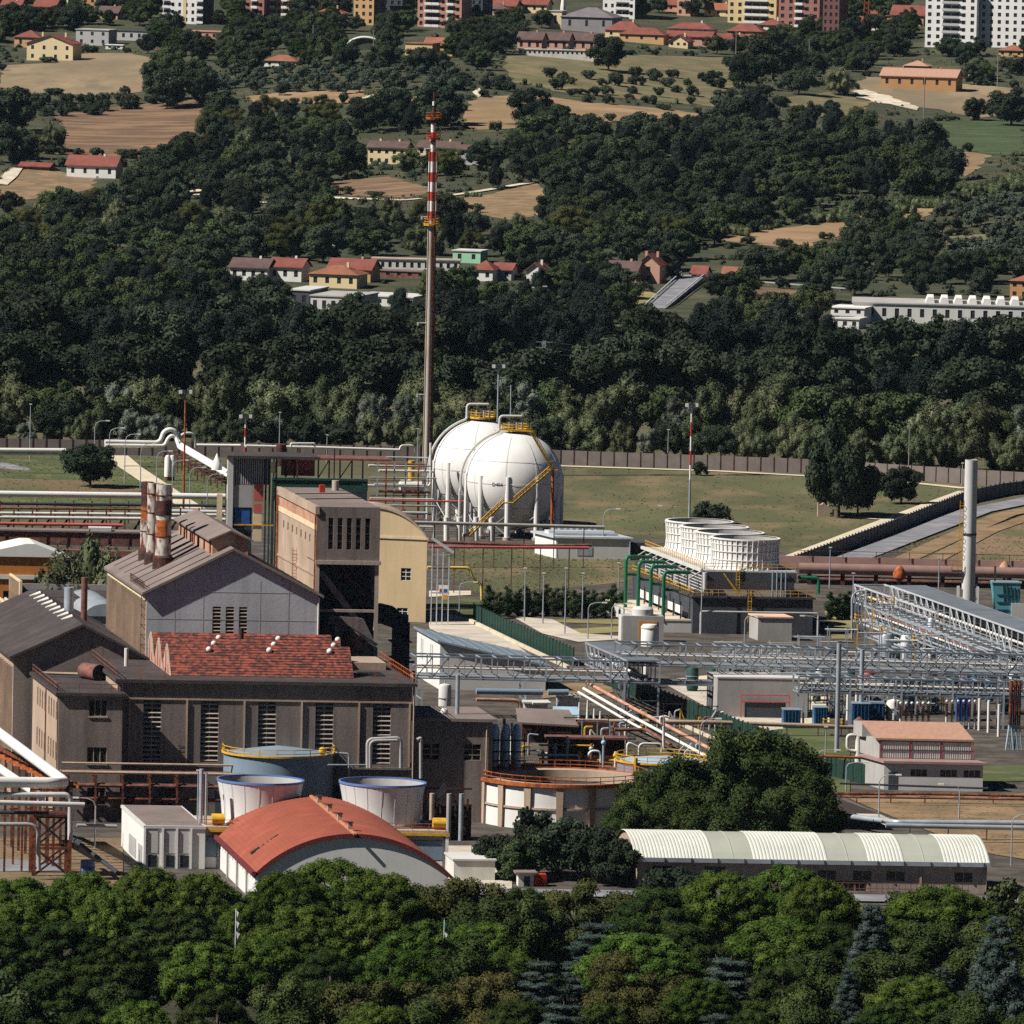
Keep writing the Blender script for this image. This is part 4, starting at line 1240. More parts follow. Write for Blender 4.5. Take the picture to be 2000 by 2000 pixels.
def ring_rail(c, r, z, parent, m, h=1.1, n=28, a0=0.0, a1=2 * math.pi):
 pts = [(c[0] + r * math.cos(a0 + (a1 - a0) * i / n), c[1] + r * math.sin(a0 + (a1 - a0) * i / n), z) for i in range(n + 1)]
 mb = MB()
 for p, q in zip(pts, pts[1:]):
  p, q = Vector(p), Vector(q)
  mb.bar(p, p + Vector((0, 0, h)), .11)
  for k in (1.0, .5, .06):
   mb.bar(p + Vector((0, 0, h * k)), q + Vector((0, 0, h * k)), .1 if k > .1 else .22)
 return part(mb, 'railing', m, parent, kind='stuff')
def pipe(path, r, name, m, label, cat='pipe', group=None, n=10):
 return solo(MB().tube(path, r, n), name, m, label, cat, group, smooth=True)
def bend(path, r, k=5):
 """round the corners of a polyline"""
 P = [Vector(p) for p in path]
 out = [P[0]]
 for i in range(1, len(P) - 1):
  a, b, c = P[i - 1], P[i], P[i + 1]
  d = min(r, (a - b).length * .45, (c - b).length * .45)
  p, q = b + (a - b).normalized() * d, b + (c - b).normalized() * d
  for j in range(k + 1):
   t = j / k
   out.append(p * (1 - t) ** 2 + b * 2 * t * (1 - t) + q * t * t)
 out.append(P[-1])
 return out
# ------------------------------------------------------------------ twin-stack cooling tower by the orange roof
STACKW = mat('off_white_grp', lin('#d2d2cf'), rough=.6, var=.08, scale=.4, streak=.07, streakcol=(.35, .35, .33))
fK = Fr(G(386, 1697), 1.0, 9.0)
ct = thing('cooling_tower', 'low cooling tower with two white flared fan stacks rimmed in blue', 'cooling tower', fK(0, 0, 0))
bxp(fK, 0.25, 0.3, 0, 35.2, 13.8, 5.6, 'basin_wall', GREY_MID, ct)
bxp(fK, -.2, -.2, 5.6, 35.5, 14.2, 6.05, 'deck', CONC_TAN, ct)
bxp(fK, -.25, -.3, 5.35, 35.6, -.2, 5.75, 'deck_edge', YELLOW, ct)
for i in range(9):
 bpart(fK(.05, .5 + i * 1.6, 0), fK(.05, .5 + i * 1.6, 5.9), .35, 'slat', WHITE, ct, h=.3)
for i in range(6):
 x = .3 + i * 7.0
 bpart(fK(x, .05, 0), fK(x, .05, 5.55), .45, 'pier', WHITE, ct)
 if i < 5:
  bxp(fK, x + .5, .12, 1.9, x + 6.4, .29, 4.6, 'louvre_panel', BLUE_GREY, ct)
  bxp(fK, x + .5, .14, .2, x + 6.4, .29, 1.7, 'wall_panel', WHITE, ct)
for cx in (9.6, 27.0):
 st = part(MB(fK).lathe((cx, 7), [(5.5, 6.0), (5.38, 7.0), (5.55, 9.2), (5.95, 11.4), (6.15, 12.1)], 48), 'fan_stack', STACKW, ct, smooth=True)
 part(MB(fK).lathe((cx, 7), [(5.3, 6.1), (5.2, 7.0), (5.4, 9.2), (5.8, 11.4), (6.0, 12.1)], 48), 'stack_lining', GREY_MID, st, smooth=True)
 part(MB(fK).lathe((cx, 7), [(6.22, 11.95), (6.22, 12.25), (5.98, 12.25), (5.98, 11.95)], 48), 'rim', BLUE_RIM, st, smooth=True)
 part(MB(fK).lathe((cx, 7), [(5.7, 6.0), (5.7, 6.35), (5.4, 6.35)], 48), 'base_ring', WHITE_OLD, st, smooth=True)
 part(MB(fK).disc((cx, 7), 5.3, 7.4), 'fan_deck', GREY_DARK, st)
 for j in range(18):
  w = 2 * math.pi * j / 18
  q = [fK(cx + r_ * math.cos(w), 7 + r_ * math.sin(w), z) for r_, z in ((5.47, 6.4), (5.42, 7.2), (5.6, 9.2), (6.1, 11.8))]
  part(MB().tube(q, .022, 4), 'rib', STACKW, st)
for x in (2.1, 33.5):
 t = part(MB(fK).tube([(x, 1.8, 7.0), (x + 1.8, 1.8, 7.0)], .75, 12), 'motor', YELLOW, ct, smooth=True)
 bxp(fK, x + .2, 1.3, 6.05, x + 1.6, 2.3, 6.4, 'motor_mount', RUST_ORANGE, ct)
part(MB(fK).tube([(.6, 2.5, 0), (.6, 2.5, 14)], .3), 'vent_pipe', STEEL, ct, smooth=True)
part(MB(fK).tube([(1.3, 2.5, 0), (1.3, 2.5, 13.5)], .22), 'vent_pipe', STEEL, ct, smooth=True)
rail([fK(.2, 0, 6.05), fK(35, 0, 6.05)], ct, RUST_ORANGE, 1.0, 2.2)
# ------------------------------------------------------------------ big storage tank behind it
def storage_tank(u, vg, r, h, label, body, top, railm, name='storage_tank', cone=1.0, band=None):
 c = G(u, vg)
 t = thing(name, label, 'tank', c)
 part(MB().lathe((c.x, c.y), [(r, 0), (r, h)], 56), 'shell', body, t, smooth=True)
 part(MB().lathe((c.x, c.y), [(r + .12, h - .3), (r + .12, h), (r * .5, h + cone * .5), (.05, h + cone)], 56), 'roof', top, t, smooth=True)
 for k in range(1, 4):
  part(MB().lathe((c.x, c.y), [(r, h * k / 4), (r + .03, h * k / 4), (r + .03, h * k / 4 + .1), (r, h * k / 4 + .1)], 56), 'weld_ring', body, t, smooth=True)
 part(MB().lathe((c.x, c.y), [(r + .1, h - .05), (r + .35, h - .05), (r + .35, h + .22), (r + .1, h + .22)], 56), 'kerb_ring', railm, t, smooth=True)
 ring_rail((c.x, c.y), r + .2, h, t, railm, n=20)
 return t, c
tk, c = storage_tank(541, 1607, 8.1, 10.5, 'blue-grey storage tank with yellow guard rail in front of the louvred hall', BLUE_GREY, BLUE_GREY, YELLOW)
part(MB().sphere((c.x + 6.6, c.y - 3.5, 11.2), .6, 10, 6), 'roof_valve', YELLOW, tk, smooth='all')
part(MB().tube(bend([(c.x + 8.3, c.y - 1, 0), (c.x + 10.5, c.y - 1, 0), (c.x + 10.5, c.y - 1, 10.6), (c.x + 6.6, c.y - 1, 10.8)], .5), .16), 'tank_pipe', STEEL, tk, smooth=True)
tk2, c = storage_tank(1289, 1562, 6.7, 6.0, 'squat blue-grey tank with yellow rail half hidden by the dark poplar grove', BLUE_GREY, BLUE_PALE, YELLOW, cone=.7)
part(MB().tube([(c.x - 3.9, c.y - 6.2, -.0), (c.x - 3.9, c.y - 6.2, 7.0)], .3), 'standpipe', YELLOW, tk2, smooth=True)
# ------------------------------------------------------------------ round concrete basin with buttresses
c = G(1097, 1606)
R_, H_ = 12.4, 6.8
rb = thing('round_basin', 'round white basin ringed by tan concrete columns and a rusty orange rail', 'basin', c)
part(MB().lathe((c.x, c.y), [(R_ - .15, 0), (R_ - .15, H_)], 64), 'wall', WHITE, rb, smooth=True)
part(MB().lathe((c.x, c.y), [(R_ + .1, H_ - .5), (R_ + .25, H_), (R_ - 2.4, H_), (R_ - 2.4, H_ - 1.6)], 64), 'rim_walk', CONC_TAN, rb, smooth=True)
part(MB().lathe((c.x, c.y), [(R_ + .25, H_ - .35), (R_ + .42, H_ - .35), (R_ + .42, H_ + .1), (R_ + .25, H_ + .1)], 64), 'rim_edge', RUST_ORANGE, rb, smooth=True)
part(MB().disc((c.x, c.y), R_ - 2.3, H_ - 1.7, 48), 'basin_floor', ROOF_DARK, rb)
for j in range(16):
 w = math.radians(-90 - 2 + j * 22.5)
 d = Vector((math.cos(w), math.sin(w), 0))
 e = Vector((-d.y, d.x, 0)) * .42
 p0, p1 = c + d * (R_ - .3), c + d * (R_ + .22)
 mb = MB()
 mb.add([p0 - e, p0 + e, p1 + e, p1 - e, p0 - e + Vector((0, 0, H_ - .4)), p0 + e + Vector((0, 0, H_ - .4)), p1 + e * 1.35 + Vector((0, 0, H_ - .4)), p1 - e * 1.35 + Vector((0, 0, H_ - .4))],
   [(0, 3, 2, 1), (4, 5, 6, 7), (0, 1, 5, 4), (1, 2, 6, 5), (2, 3, 7, 6), (3, 0, 4, 7)])
 part(mb, 'column', CONC_TAN, rb)
part(MB().lathe((c.x, c.y), [(R_ - .16, H_ * .45), (R_ + .08, H_ * .45), (R_ + .08, H_ * .45 + .3), (R_ - .16, H_ * .45 + .3)], 64), 'ring_beam', CONC_TAN, rb, smooth=True)
ring_rail((c.x, c.y), R_ + .1, H_, rb, RUST_ORANGE, n=34, h=1.2)
# ------------------------------------------------------------------ spheres
def gas_sphere(u, vg, zc, r, label, n_legs, name='gas_sphere', lettering=None):
 c = G(u, vg)
 t = thing(name, label, 'gas sphere', c)
 sp = part(MB().sphere((c.x, c.y, zc), r, 64, 40), 'shell', WHITE, t, smooth='all')
 for j in range(n_legs):
  w = 2 * math.pi * (j + .3) / n_legs
  x, y = c.x + r * .97 * math.cos(w), c.y + r * .97 * math.sin(w)
  part(MB().tube([(x, y, 0), (x, y, zc + 1.5)], .58, 14), 'leg', WHITE, t, smooth=True)
  part(MB().tube([(x, y, 0), (x, y, .7)], .9, 14), 'footing', CONC, t, smooth=True)
  w2 = 2 * math.pi * (j + 1.3) / n_legs
  x2, y2 = c.x + r * .97 * math.cos(w2), c.y + r * .97 * math.sin(w2)
  part(MB().tube([(x, y, .9), (x2, y2, 5.2)], .09, 5), 'tie_rod', STEEL, t)
  part(MB().tube([(x2, y2, .9), (x, y, 5.2)], .09, 5), 'tie_rod', STEEL, t)
 # spray rings and meridian pipes lying on the shell
 for zz in (-.5, .0, .45):
  rr = r * math.cos(math.asin(zz)) + .12
  mb = MB()
  pts = [(c.x + rr * math.cos(2 * math.pi * k / 48), c.y + rr * math.sin(2 * math.pi * k / 48), zc + r * zz) for k in range(49)]
  mb.tube(pts, .03, 4, caps=False)
  part(mb, 'spray_ring', GREY_WALL, sp)
 for w in (-2.5, -1.75, -1.1, -.4):
  pts = []
  for k in range(15):
   a = -.55 + 1.75 * k / 14
   pts.append((c.x + (r + .13) * math.cos(a) * math.cos(w), c.y + (r + .13) * math.cos(a) * math.sin(w), zc + (r + .13) * math.sin(a)))
  part(MB().tube(pts, .03, 4), 'spray_riser', GREY_WALL, sp)
 # top platform
 zt = zc + r
 part(MB().lathe((c.x, c.y), [(2.6, zt + .25), (2.6, zt + .5), (.2, zt + .5)], 24), 'top_platform', YELLOW, t)
 ring_rail((c.x, c.y), 2.55, zt + .5, t, YELLOW, n=14)
 part(MB().tube([(c.x, c.y, zt - .5), (c.x, c.y, zt + 2.3)], .55, 12), 'manhole', STEEL_DARK, t, smooth=True)
 for dx in (-1.2, .3, 1.3):
  part(MB().tube([(c.x + dx, c.y - .8, zt - .3), (c.x + dx, c.y - .8, zt + 2.0)], .22, 8), 'valve', STEEL, t, smooth=True)
 # relief line falling down the left flank
 a = [(c.x + 1.2, c.y, zt + 3.2), (c.x - 3.2, c.y - .5, zt + 3.2), (c.x - 3.2, c.y - .5, zt + .3)]
 for k in range(10):
  w = 1.25 - k * .155
  a.append((c.x - (r + .9) * math.cos(w), c.y - .5 - (r * .25) * math.cos(w), zc + (r + .6) * math.sin(w)))
 a += [(c.x - r - 1.0, c.y - 3.0, zc - 2), (c.x - r - 1.0, c.y - 3.0, .3)]
 part(MB().tube(bend(a, .8), .26, 8), 'relief_line', GREY_WALL, t, smooth=True)
 return t, c, sp
sA, cA, spA = gas_sphere(1002, 1049, 11.4, 9.95, 'white spherical gas tank with yellow zigzag stairs, the nearer of two', 10)
sB, cB, _ = gas_sphere(938, 1024, 11.6, 9.95, 'white spherical gas tank half hidden behind the sphere with yellow stairs', 10)
# lettering on the near sphere
tc = bpy.data.curves.new('lettering', 'FONT')
tc.body = 'D404'
tc.size = 1.0
tc.extrude = .01
tc.align_x = 'CENTER'
to = bpy.data.objects.new('lettering', tc)
link(to)
bpy.context.view_layer.update()
dg = bpy.context.evaluated_depsgraph_get()
me = bpy.data.meshes.new_from_object(to.evaluated_get(dg))
bpy.data.objects.remove(to)
# bend the flat letters on to the shell
w0, a0 = math.radians(-90 - 20), math.radians(-2.5)
for vv in me.vertices:
 x, y, z = vv.co
 w, a, rr = w0 + x / 9.95, a0 + y / 9.95, 9.95 + .05 + z
 vv.co = (rr * math.cos(a) * math.cos(w), rr * math.cos(a) * math.sin(w), 11.4 + rr * math.sin(a))
me.materials.append(STEEL_DARK)
lo = bpy.data.objects.new('lettering', me)
link(lo)
lo.parent = spA
# yellow stairs of the near sphere
yg = 1070
def stair(p, q, parent, m, w=1.0, name='stair_flight'):
 p, q = Vector(p), Vector(q)
 mb = MB()
 off = Vector((0, w / 2, 0))
 for s in (-1, 1):
  mb.bar(p + off * s, q + off * s, .16, .3)
  mb.bar(p + off * s + Vector((0, 0, 1.1)), q + off * s + Vector((0, 0, 1.1)), .1)
  mb.bar(p + off * s + Vector((0, 0, .6)), q + off * s + Vector((0, 0, .6)), .07)
 n = max(3, int((q - p).length / .9))
 for i in range(n + 1):
  b = p + (q - p) * (i / n)
  for s in (-1, 1):
   mb.bar(b + off * s, b + off * s + Vector((0, 0, 1.1)), .08)
  mb.bar(b - off, b + off, .25, .06)
 return part(mb, name, m, parent, kind='stuff')
P1, P2, P3, P4, P5 = Q(1036, 843, 1064), Q(1078, 917, 1064), Q(1003, 982, 1066), Q(984, 982, 1066), Q(918, 1046, 1068)
stair(P2, P1, sA, YELLOW, 1.6)
stair(P3, P2, sA, YELLOW)
stair(P5, P4, sA, YELLOW)
part(MB().bar(P4, P3, 1.2, .2), 'landing', YELLOW, sA)
part(MB().bar(P2 - Vector((1.0, 0, 0)), P2 + Vector((1.2, 0, 0)), 1.4, .2), 'landing', YELLOW, sA)
part(MB().bar(Q(975, 838, 1063), P1 + Vector((.4, 0, 0)), 1.2, .25), 'top_walkway', YELLOW, sA)
rail([Q(975, 836, 1063), P1], sA, YELLOW, 1.1, 1.2)
bpart((P2.x + .2, P2.y, 0), (P2.x + .2, P2.y, P2.z), .62, 'stair_column', RUST_ORANGE, sA, shape='cyl')
part(MB().tube([Q(997, 838, 1049), Q(998, 752, 1049)], .13, 8), 'lightning_mast', STEEL, sA, smooth=True)
# white stubs and low pipes under the spheres
for i, u in enumerate((872, 897, 930, 960)):
 pipe([Q(u, 1010, 1062), Q(u, 1056, 1062)], .55, 'suction_pipe', WHITE, 'white suction pipe stub under the gas spheres, %s counted from the flare stack' % ('first', 'second', 'third', 'fourth')[i], group='suction pipe stubs under the gas spheres')
# ------------------------------------------------------------------ flare stack
fl_base = G(833, 930)
fs = PXM(fl_base)
fl = thing('flare_stack', 'very tall slender flare stack banded red and white above a rust-streaked shaft', 'chimney', fl_base)
b = Fr(fl_base)
hz = lambda v: (930 - v) / fs
RUST_SHAFT = mat('rust_streaked_grey_shaft', lin('#a8a29c'), var=.2, scale=.4, col2=lin('#8a7265'), mixlo=.56, mixhi=.7, stretch=(1, 1, .12))
RED_BAND = mat('red_band_paint', lin('#a83a2c'), var=.15, scale=.6)
WHITE_BAND = mat('white_band_paint', lin('#dcd8d2'), var=.1, scale=.6, streak=.2)
seg = [(930, 440, RUST_SHAFT, 'shaft')]
vs = [440, 430, 412, 392, 374, 355, 336, 315, 296, 283, 277, 258, 240, 219]
cols = [RUST_SHAFT, RED_BAND, WHITE_BAND, RED_BAND, WHITE_BAND, RED_BAND, WHITE_BAND, RED_BAND, WHITE_BAND, RUST_SHAFT, RED_BAND, WHITE_BAND, RUST_BLACK]
for k in range(len(vs) - 1):
 seg.append((vs[k], vs[k + 1], cols[k], 'band'))
for va, vb, m, nm in seg:
 r0, r1 = .55 + .2 * (va - 200) / 730, .55 + .2 * (vb - 200) / 730
 part(MB(b).tube([(0, 0, hz(va)), (0, 0, hz(vb))], [r0, r1], 18), nm, m, fl, smooth=True)
for dx, rr, m, top in ((-.8, .16, CONC_TAN, 300), (.85, .2, RUST_BROWN, 300), (1.15, .1, RUST, 445)):
 part(MB(b).tube([(dx, -.25, 0), (dx * .85, -.25, hz(top))], rr, 8), 'riser_pipe', m, fl, smooth=True)
for va, vb, m in ((430, 412, RED_BAND), (412, 392, WHITE_BAND), (392, 374, RED_BAND), (374, 355, WHITE_BAND), (355, 336, RED_BAND), (336, 315, WHITE_BAND), (315, 296, RED_BAND)):
 for dx in (-.78, .85):
  part(MB(b).tube([(dx, -.3, hz(va)), (dx, -.3, hz(vb))], .16, 8), 'riser_band', m, fl, smooth=True)
ladder(b(.3, -1.0, 2), b(.25, -.9, hz(240)), fl, RUST, .5)
for v, r_, m in ((440, 1.7, YELLOW), (272, 1.5, RED_BAND), (233, 1.6, RUST_ORANGE)):
 part(MB(b).lathe((0, 0), [(r_, hz(v)), (r_, hz(v) + .3), (.5, hz(v) + .3), (.5, hz(v))], 20), 'platform', m, fl)
 ring_rail((fl_base.x, fl_base.y), r_, hz(v) + .3, fl, m, n=10, h=1.2)
part(MB(b).tube([(0, 0, hz(222)), (0, 0, hz(206)), (0, 0, hz(180))], [.55, .22, .16], 12), 'flare_tip', RUST_BLACK, fl, smooth=True)
part(MB(b).tube([(-.05, -.2, hz(206)), (-.05, -.2, hz(198))], .3, 8), 'pilot', WHITE, fl)
for v, dx in ((423, -2.2), (290, -1.8), (770, -2.4), (630, -2.6)):
 part(MB(b).bar((0, -.3, hz(v)), (dx, -.3, hz(v)), .2), 'lamp_arm', WHITE_OLD, fl)
 part(MB(b).bar((dx, -.3, hz(v) - .6), (dx, -.3, hz(v) + .1), .35), 'warning_lamp', WHITE_OLD, fl)
# ------------------------------------------------------------------ big fan cooling tower
fL = Fr(G(1352, 1238), 3.0, 12.0)
bt = thing('fan_cooling_tower', 'large grey cooling tower carrying four ribbed white fan cylinders in a row', 'cooling tower', fL(0, 0, 0))
DL = 50.0
bxp(fL, 0, 0, 0, 21.8, DL, 6.6, 'basin_wall', GREY_DARK, bt)  # front faces are in shade; that darkness is painted into the grey
bxp(fL, -.3, -.4, 6.6, 22.2, DL, 6.95, 'gallery_deck', ROOF_DARK, bt)
bxp(fL, 2.3, 1.2, 6.95, 18.6, DL, 11.0, 'upper_wall', GREY_MID, bt)
bxp(fL, 2.0, .8, 9.6, 18.9, 1.19, 11.3, 'fascia', GREY_DARK, bt)
bxp(fL, 2.0, .8, 11.3, 18.9, DL, 11.6, 'fan_deck', GREY_WALL, bt)
for i in range(4):
 x = 2.2
 bxp(fL, 2.05, 2 + i * 12.3, 7.2, 2.29, 11.5 + i * 12.3, 10.9, 'louvre_panel', GREY_DARK, bt)
 for j in range(6):
  bpart(fL(2.02, 2 + i * 12.3, 7.6 + j * .55), fL(2.02, 11.5 + i * 12.3, 7.6 + j * .55), .12, 'louvre', GREY_WALL, bt)
bpart(fL(1.6, .5, 11.5), fL(1.6, DL, 11.5), .5, 'edge_beam', GREY_WALL, bt, h=.5)
for i in range(10):
 bpart(fL(1.6, 1 + i * 5.0, 11.3), fL(-.9, .0 + i * 5.0, 9.9), .22, 'knee_brace', GREY_WALL, bt)
part(MB(fL).tube([(2.1, .3, 11.2), (2.1, .3, 6.95)], .45, 10), 'downcomer', GREY_WALL, bt, smooth=True)
for i in range(4):
 cy = 7.2 + i * 12.3
 cx = 10.9
 st = part(MB(fL).lathe((cx, cy), [(6.3, 11.6), (6.0, 12.2), (5.85, 14.0), (6.0, 16.4), (6.1, 17.1)], 44), 'fan_cylinder', WHITE, bt, smooth=True)
 part(MB(fL).lathe((cx, cy), [(5.7, 11.7), (5.65, 14.0), (5.8, 17.0)], 44), 'cylinder_lining', GREY_MID, st, smooth=True)
 part(MB(fL).lathe((cx, cy), [(6.25, 16.9), (6.25, 17.15), (5.75, 17.15)], 44), 'rim', WHITE, st, smooth=True)
 part(MB(fL).disc((cx, cy), 5.6, 12.6, 40), 'fan_hub_deck', GREY_DARK, st)
 for k in range(6):
  w = 2 * math.pi * k / 6 + i
  bpart(fL(cx, cy, 14.6), fL(cx + 5.3 * math.cos(w), cy + 5.3 * math.sin(w), 14.7), .7, 'fan_blade', GREY_WALL, st, h=.1)
 for k in range(40):
  w = 2 * math.pi * k / 40
  if math.sin(w) > .35 and i:
   continue
  q = [fL(cx + r_ * math.cos(w), cy + r_ * math.sin(w), z) for r_, z in ((6.4, 11.7), (6.1, 12.2), (5.95, 14.0), (6.1, 16.4), (6.25, 17.0))]
  part(MB().tube(q, .09, 4), 'rib', WHITE, st)
 for z in (13.2, 14.7, 16.0):
  part(MB(fL).lathe((cx, cy), [(5.9, z), (6.08, z), (6.08, z + .14), (5.9, z + .14)], 44), 'hoop', WHITE, st, smooth=True)
rail([fL(22, -.2, 6.95), fL(.2, -.2, 6.95), fL(-.1, DL, 6.95)], bt, YELLOW, 1.2, 1.4)
rail([fL(18.7, 1, 11.6), fL(2.2, 1, 11.6), fL(2.2, DL, 11.6)], bt, YELLOW, 1.2, 1.6)
ladder(fL(10.2, -.5, 0), fL(10.2, -.5, 8.2), bt, YELLOW)
ladder(fL(8.2, .6, 6.95), fL(8.2, .6, 12.5), bt, YELLOW)
bpart(fL(5.5, -.1, 11), fL(8.5, -.1, 7), .25, 'brace', YELLOW, bt)
for x in (14.5, 15.3, 16.1, 16.9):
 bpart(fL(x, .5, 1), fL(x, .5, 11.5), .3, 'riser', BLUE_GREY, bt, shape='cyl')
part(MB(fL).tube(bend([(19.5, 2, 10.4), (23.2, 2, 10.4), (23.2, 2, 7.5)], .8), .32, 10), 'header_pipe', GREEN_PIPE, bt, smooth=True)
part(MB(fL).tube(bend([(1.2, -1.2, 0), (1.2, -1.2, 4.2), (22.5, -1.2, 4.2), (22.5, -1.2, 0)], .5), .2, 8), 'front_pipe', GREY_MID, bt, smooth=True)
# low basin in front-left with posts
fM = Fr(G(1286, 1236), 3.0, 12.0)
lbn = thing('settling_basin', 'low pale concrete basin deck beside the green cooling water pipes', 'basin', fM(0, 0, 0))
bxp(fM, -1.0, 0, 0, 6.2, 40, 2.2, 'wall', GREY_WALL, lbn)
bxp(fM, -1.1, -.1, 2.2, 6.2, 40, 2.45, 'deck', PATH_PALE, lbn)
for i in range(6):
 bpart(fM(4.4, 2 + i * 6, 2.45), fM(4.4, 2 + i * 6, 5.6), .25, 'post', STEEL_DARK, lbn)
 bxp(fM, 4.6, 2.4 + i * 6, 3.3, 4.75, 7.4 + i * 6, 4.7, 'panel', WHITE, lbn)
# green pipes
for i, (u, vt, vb, lab) in enumerate(((1221, 1087, 1194, 'rearmost'), (1246, 1097, 1187, 'second'), (1270, 1106, 1186, 'third'), (1295, 1117, 1203, 'foremost'))):
 vg = 1212 + i * 8
 pts = bend([Q(u, vb + 10, vg), Q(u + 2, vt, vg), Q(u + 52, vt + 1, vg - 2)], 1.0)
 e = pipe(pts, .34, 'cooling_water_pipe', GREEN_PIPE, 'green cooling water pipe bending into the fan tower, %s of the four' % lab, group='green cooling water pipes')
 pipe(bend([Q(u + 3, vt + 35, vg), Q(u + 30, vt + 37, vg)], .3), .24, 'branch_pipe', GREEN_PIPE, 'short green branch pipe leaving the %s green cooling water pipe' % lab, group='green branch pipes')
# concrete valve house with round tank on top
fN = Fr(G(1226, 1256), 3, 6)
vh = thing('valve_house', 'grey concrete valve house with orange doorway and a round white cap', 'building', fN(0, 0, 0))
bxp(fN, -.9, 0, 0, 6.4, 4.5, 4.9, 'wall', GREY_MID, vh)
bxp(fN, -1.2, .1, 0, -.92, 4.4, 4.8, 'side_panel', GREY_WALL, vh)
bxp(fN, 1.9, -.08, 0, 5.2, -.003, 4.0, 'doorway', mat('ochre_panel', lin('#d0923c'), var=.12), vh)
bxp(fN, 3.6, -.14, 0, 4.6, -.09, 3.4, 'door', RUST_ORANGE, vh)
part(MB(fN).lathe((2.8, 2.2), [(1.95, 4.9), (1.95, 6.0), (1.6, 6.35), (.1, 6.5)], 24), 'cap', GREY_WALL, vh, smooth=True)
wt = G(1268, 1263)
wtk = thing('white_drum', 'small white drum tank beside the orange doorway of the valve house', 'tank', wt)
part(MB(Fr(wt)).lathe((0, 0), [(1.5, 0), (1.5, 3.6), (1.2, 4.0), (.05, 4.1)], 24), 'shell', WHITE, wtk, smooth=True)
part(MB(Fr(wt)).lathe((0, 0), [(1.5, 3.3), (1.58, 3.3), (1.58, 3.5), (1.5, 3.5)], 24), 'hoop', GREY_WALL, wtk, smooth=True)
# ------------------------------------------------------------------ barrel-vaulted orange tile hall
fO = Fr(G(503, 1771), 4.0, 8.6)
oh = thing('orange_vault_hall', 'white hall under a broad barrel vault of orange tiles among the pines', 'building', fO(0, 0, 0))
WO, DO, ZO, RO = 26.2, 48.0, 5.0, 5.2
rad = ((WO / 2) ** 2 + RO ** 2) / (2 * RO)
def vault(t, lift=0.0, over=.6):
 """point on the vault: t from 0 (left eave) to 1 (right eave)"""
 h = WO / 2 + over
 x = -h + 2 * h * t
 z = ZO + RO - rad + math.sqrt(max(0, rad * rad - x * x)) + lift
 return WO / 2 + x, z
mb = MB(fO)
N_ = 44
for i in range(N_):
 (xa, za), (xb, zb) = vault(i / N_), vault((i + 1) / N_)
 st = .07
 up = 1 if (i + .5) / N_ < .5 else -1
 la, lb = (st, 0) if up > 0 else (0, st)
 mb.add([(xa, -.2, za + la), (xb, -.2, zb + lb), (xb, DO, zb + lb), (xa, DO, za + la), (xa, -.2, za - .15), (xb, -.2, zb - .15)], [(0, 1, 2, 3), (0, 4, 5, 1)])
 ya, zz = (xa, za) if up > 0 else (xb, zb)
 mb.add([(ya, -.2, zz - .05), (ya, DO, zz - .05), (ya, DO, zz + st), (ya, -.2, zz + st)], [(0, 1, 2, 3)])
ro = part(mb, 'roof', ROOF_ORANGE, oh)
mb = MB(fO)
for i in range(24):
 (xa, za), (xb, zb) = vault(i / 24.), vault((i + 1) / 24.)
 mb.add([(xa, -.3, za - .5), (xb, -.3, zb - .5), (xb, -.3, zb + .1), (xa, -.3, za + .1), (xa, -.16, za - .5), (xb, -.16, zb - .5), (xb, -.16, zb + .1), (xa, -.16, za + .1)], [(0, 1, 2, 3), (3, 2, 6, 7), (0, 4, 5, 1)])
FASC = mat('dark_red_fascia', lin('#6b2c2e'), var=.15)
part(mb, 'fascia', FASC, oh)
mb = MB(fO)
pts = [(0, 0, 0)] + [(vault(i / 24., -.2, 0)[0], 0, vault(i / 24., -.2, 0)[1]) for i in range(25)] + [(WO, 0, 0)]
mb.poly(pts)
part(mb, 'gable_wall', WHITE, oh)
part(MB(fO).poly([(p[0], DO - .3, p[2]) for p in pts]), 'gable_wall', GREY_WALL, oh)
ops = [(2.5 + i * 2.9, 3.3 + i * 2.9, 2.9, 4.1) for i in range(15)]
lw = side(fO, 0)
mb = MB(lw)
wall_open(mb, .05, DO - .3, 0, ZO, ops, 0, .25)
part(mb, 'side_wall', WHITE, oh)
for o in ops:
 window(lw, *o, oh, cols=1, rows=1, inset=.2, fm=WHITE)
bxp(fO, WO - .3, .05, 0, WO, DO - .3, ZO, 'side_wall', GREY_WALL, oh)
bxp(fO, -1.0, -1.0, ZO - .55, -.45, DO, ZO - .05, 'gutter', FASC, oh)
for y in (11, 22, 33, 44):
 bpart(fO(-.25, y, 0), fO(-.25, y, ZO - .4), .3, 'downpipe', GREY_MID, oh, shape='cyl')
x, z = vault(.5)
bpart(fO(x, -1, z + .1), fO(x, DO, z + .1), .45, 'ridge', mat('ridge_tile', lin('#c08064'), var=.2), oh, h=.25)
for y in (4, 15, 26, 37):
 bxp(fO, x - .3, y, z, x + .3, y + .7, z + 1.1, 'ridge_vent', CONC_TAN, oh)
 bxp(fO, x - .4, y - .1, z + 1.1, x + .4, y + .8, z + 1.25, 'vent_cap', STEEL_DARK, oh)
mb = MB(fO)
xa, za = vault(.05, .1)
xb, zb = vault(.19, .1)
mb.add([(xa - .2, 13, za), (xa - .1, 15.2, za), (xb, 15.6, zb + .05), (xb, 15.2, zb + .05)], [(0, 1, 2, 3)])
part(mb, 'dark_roof_mark', BLACK, oh)  # black slanting mark laid just over the tiles
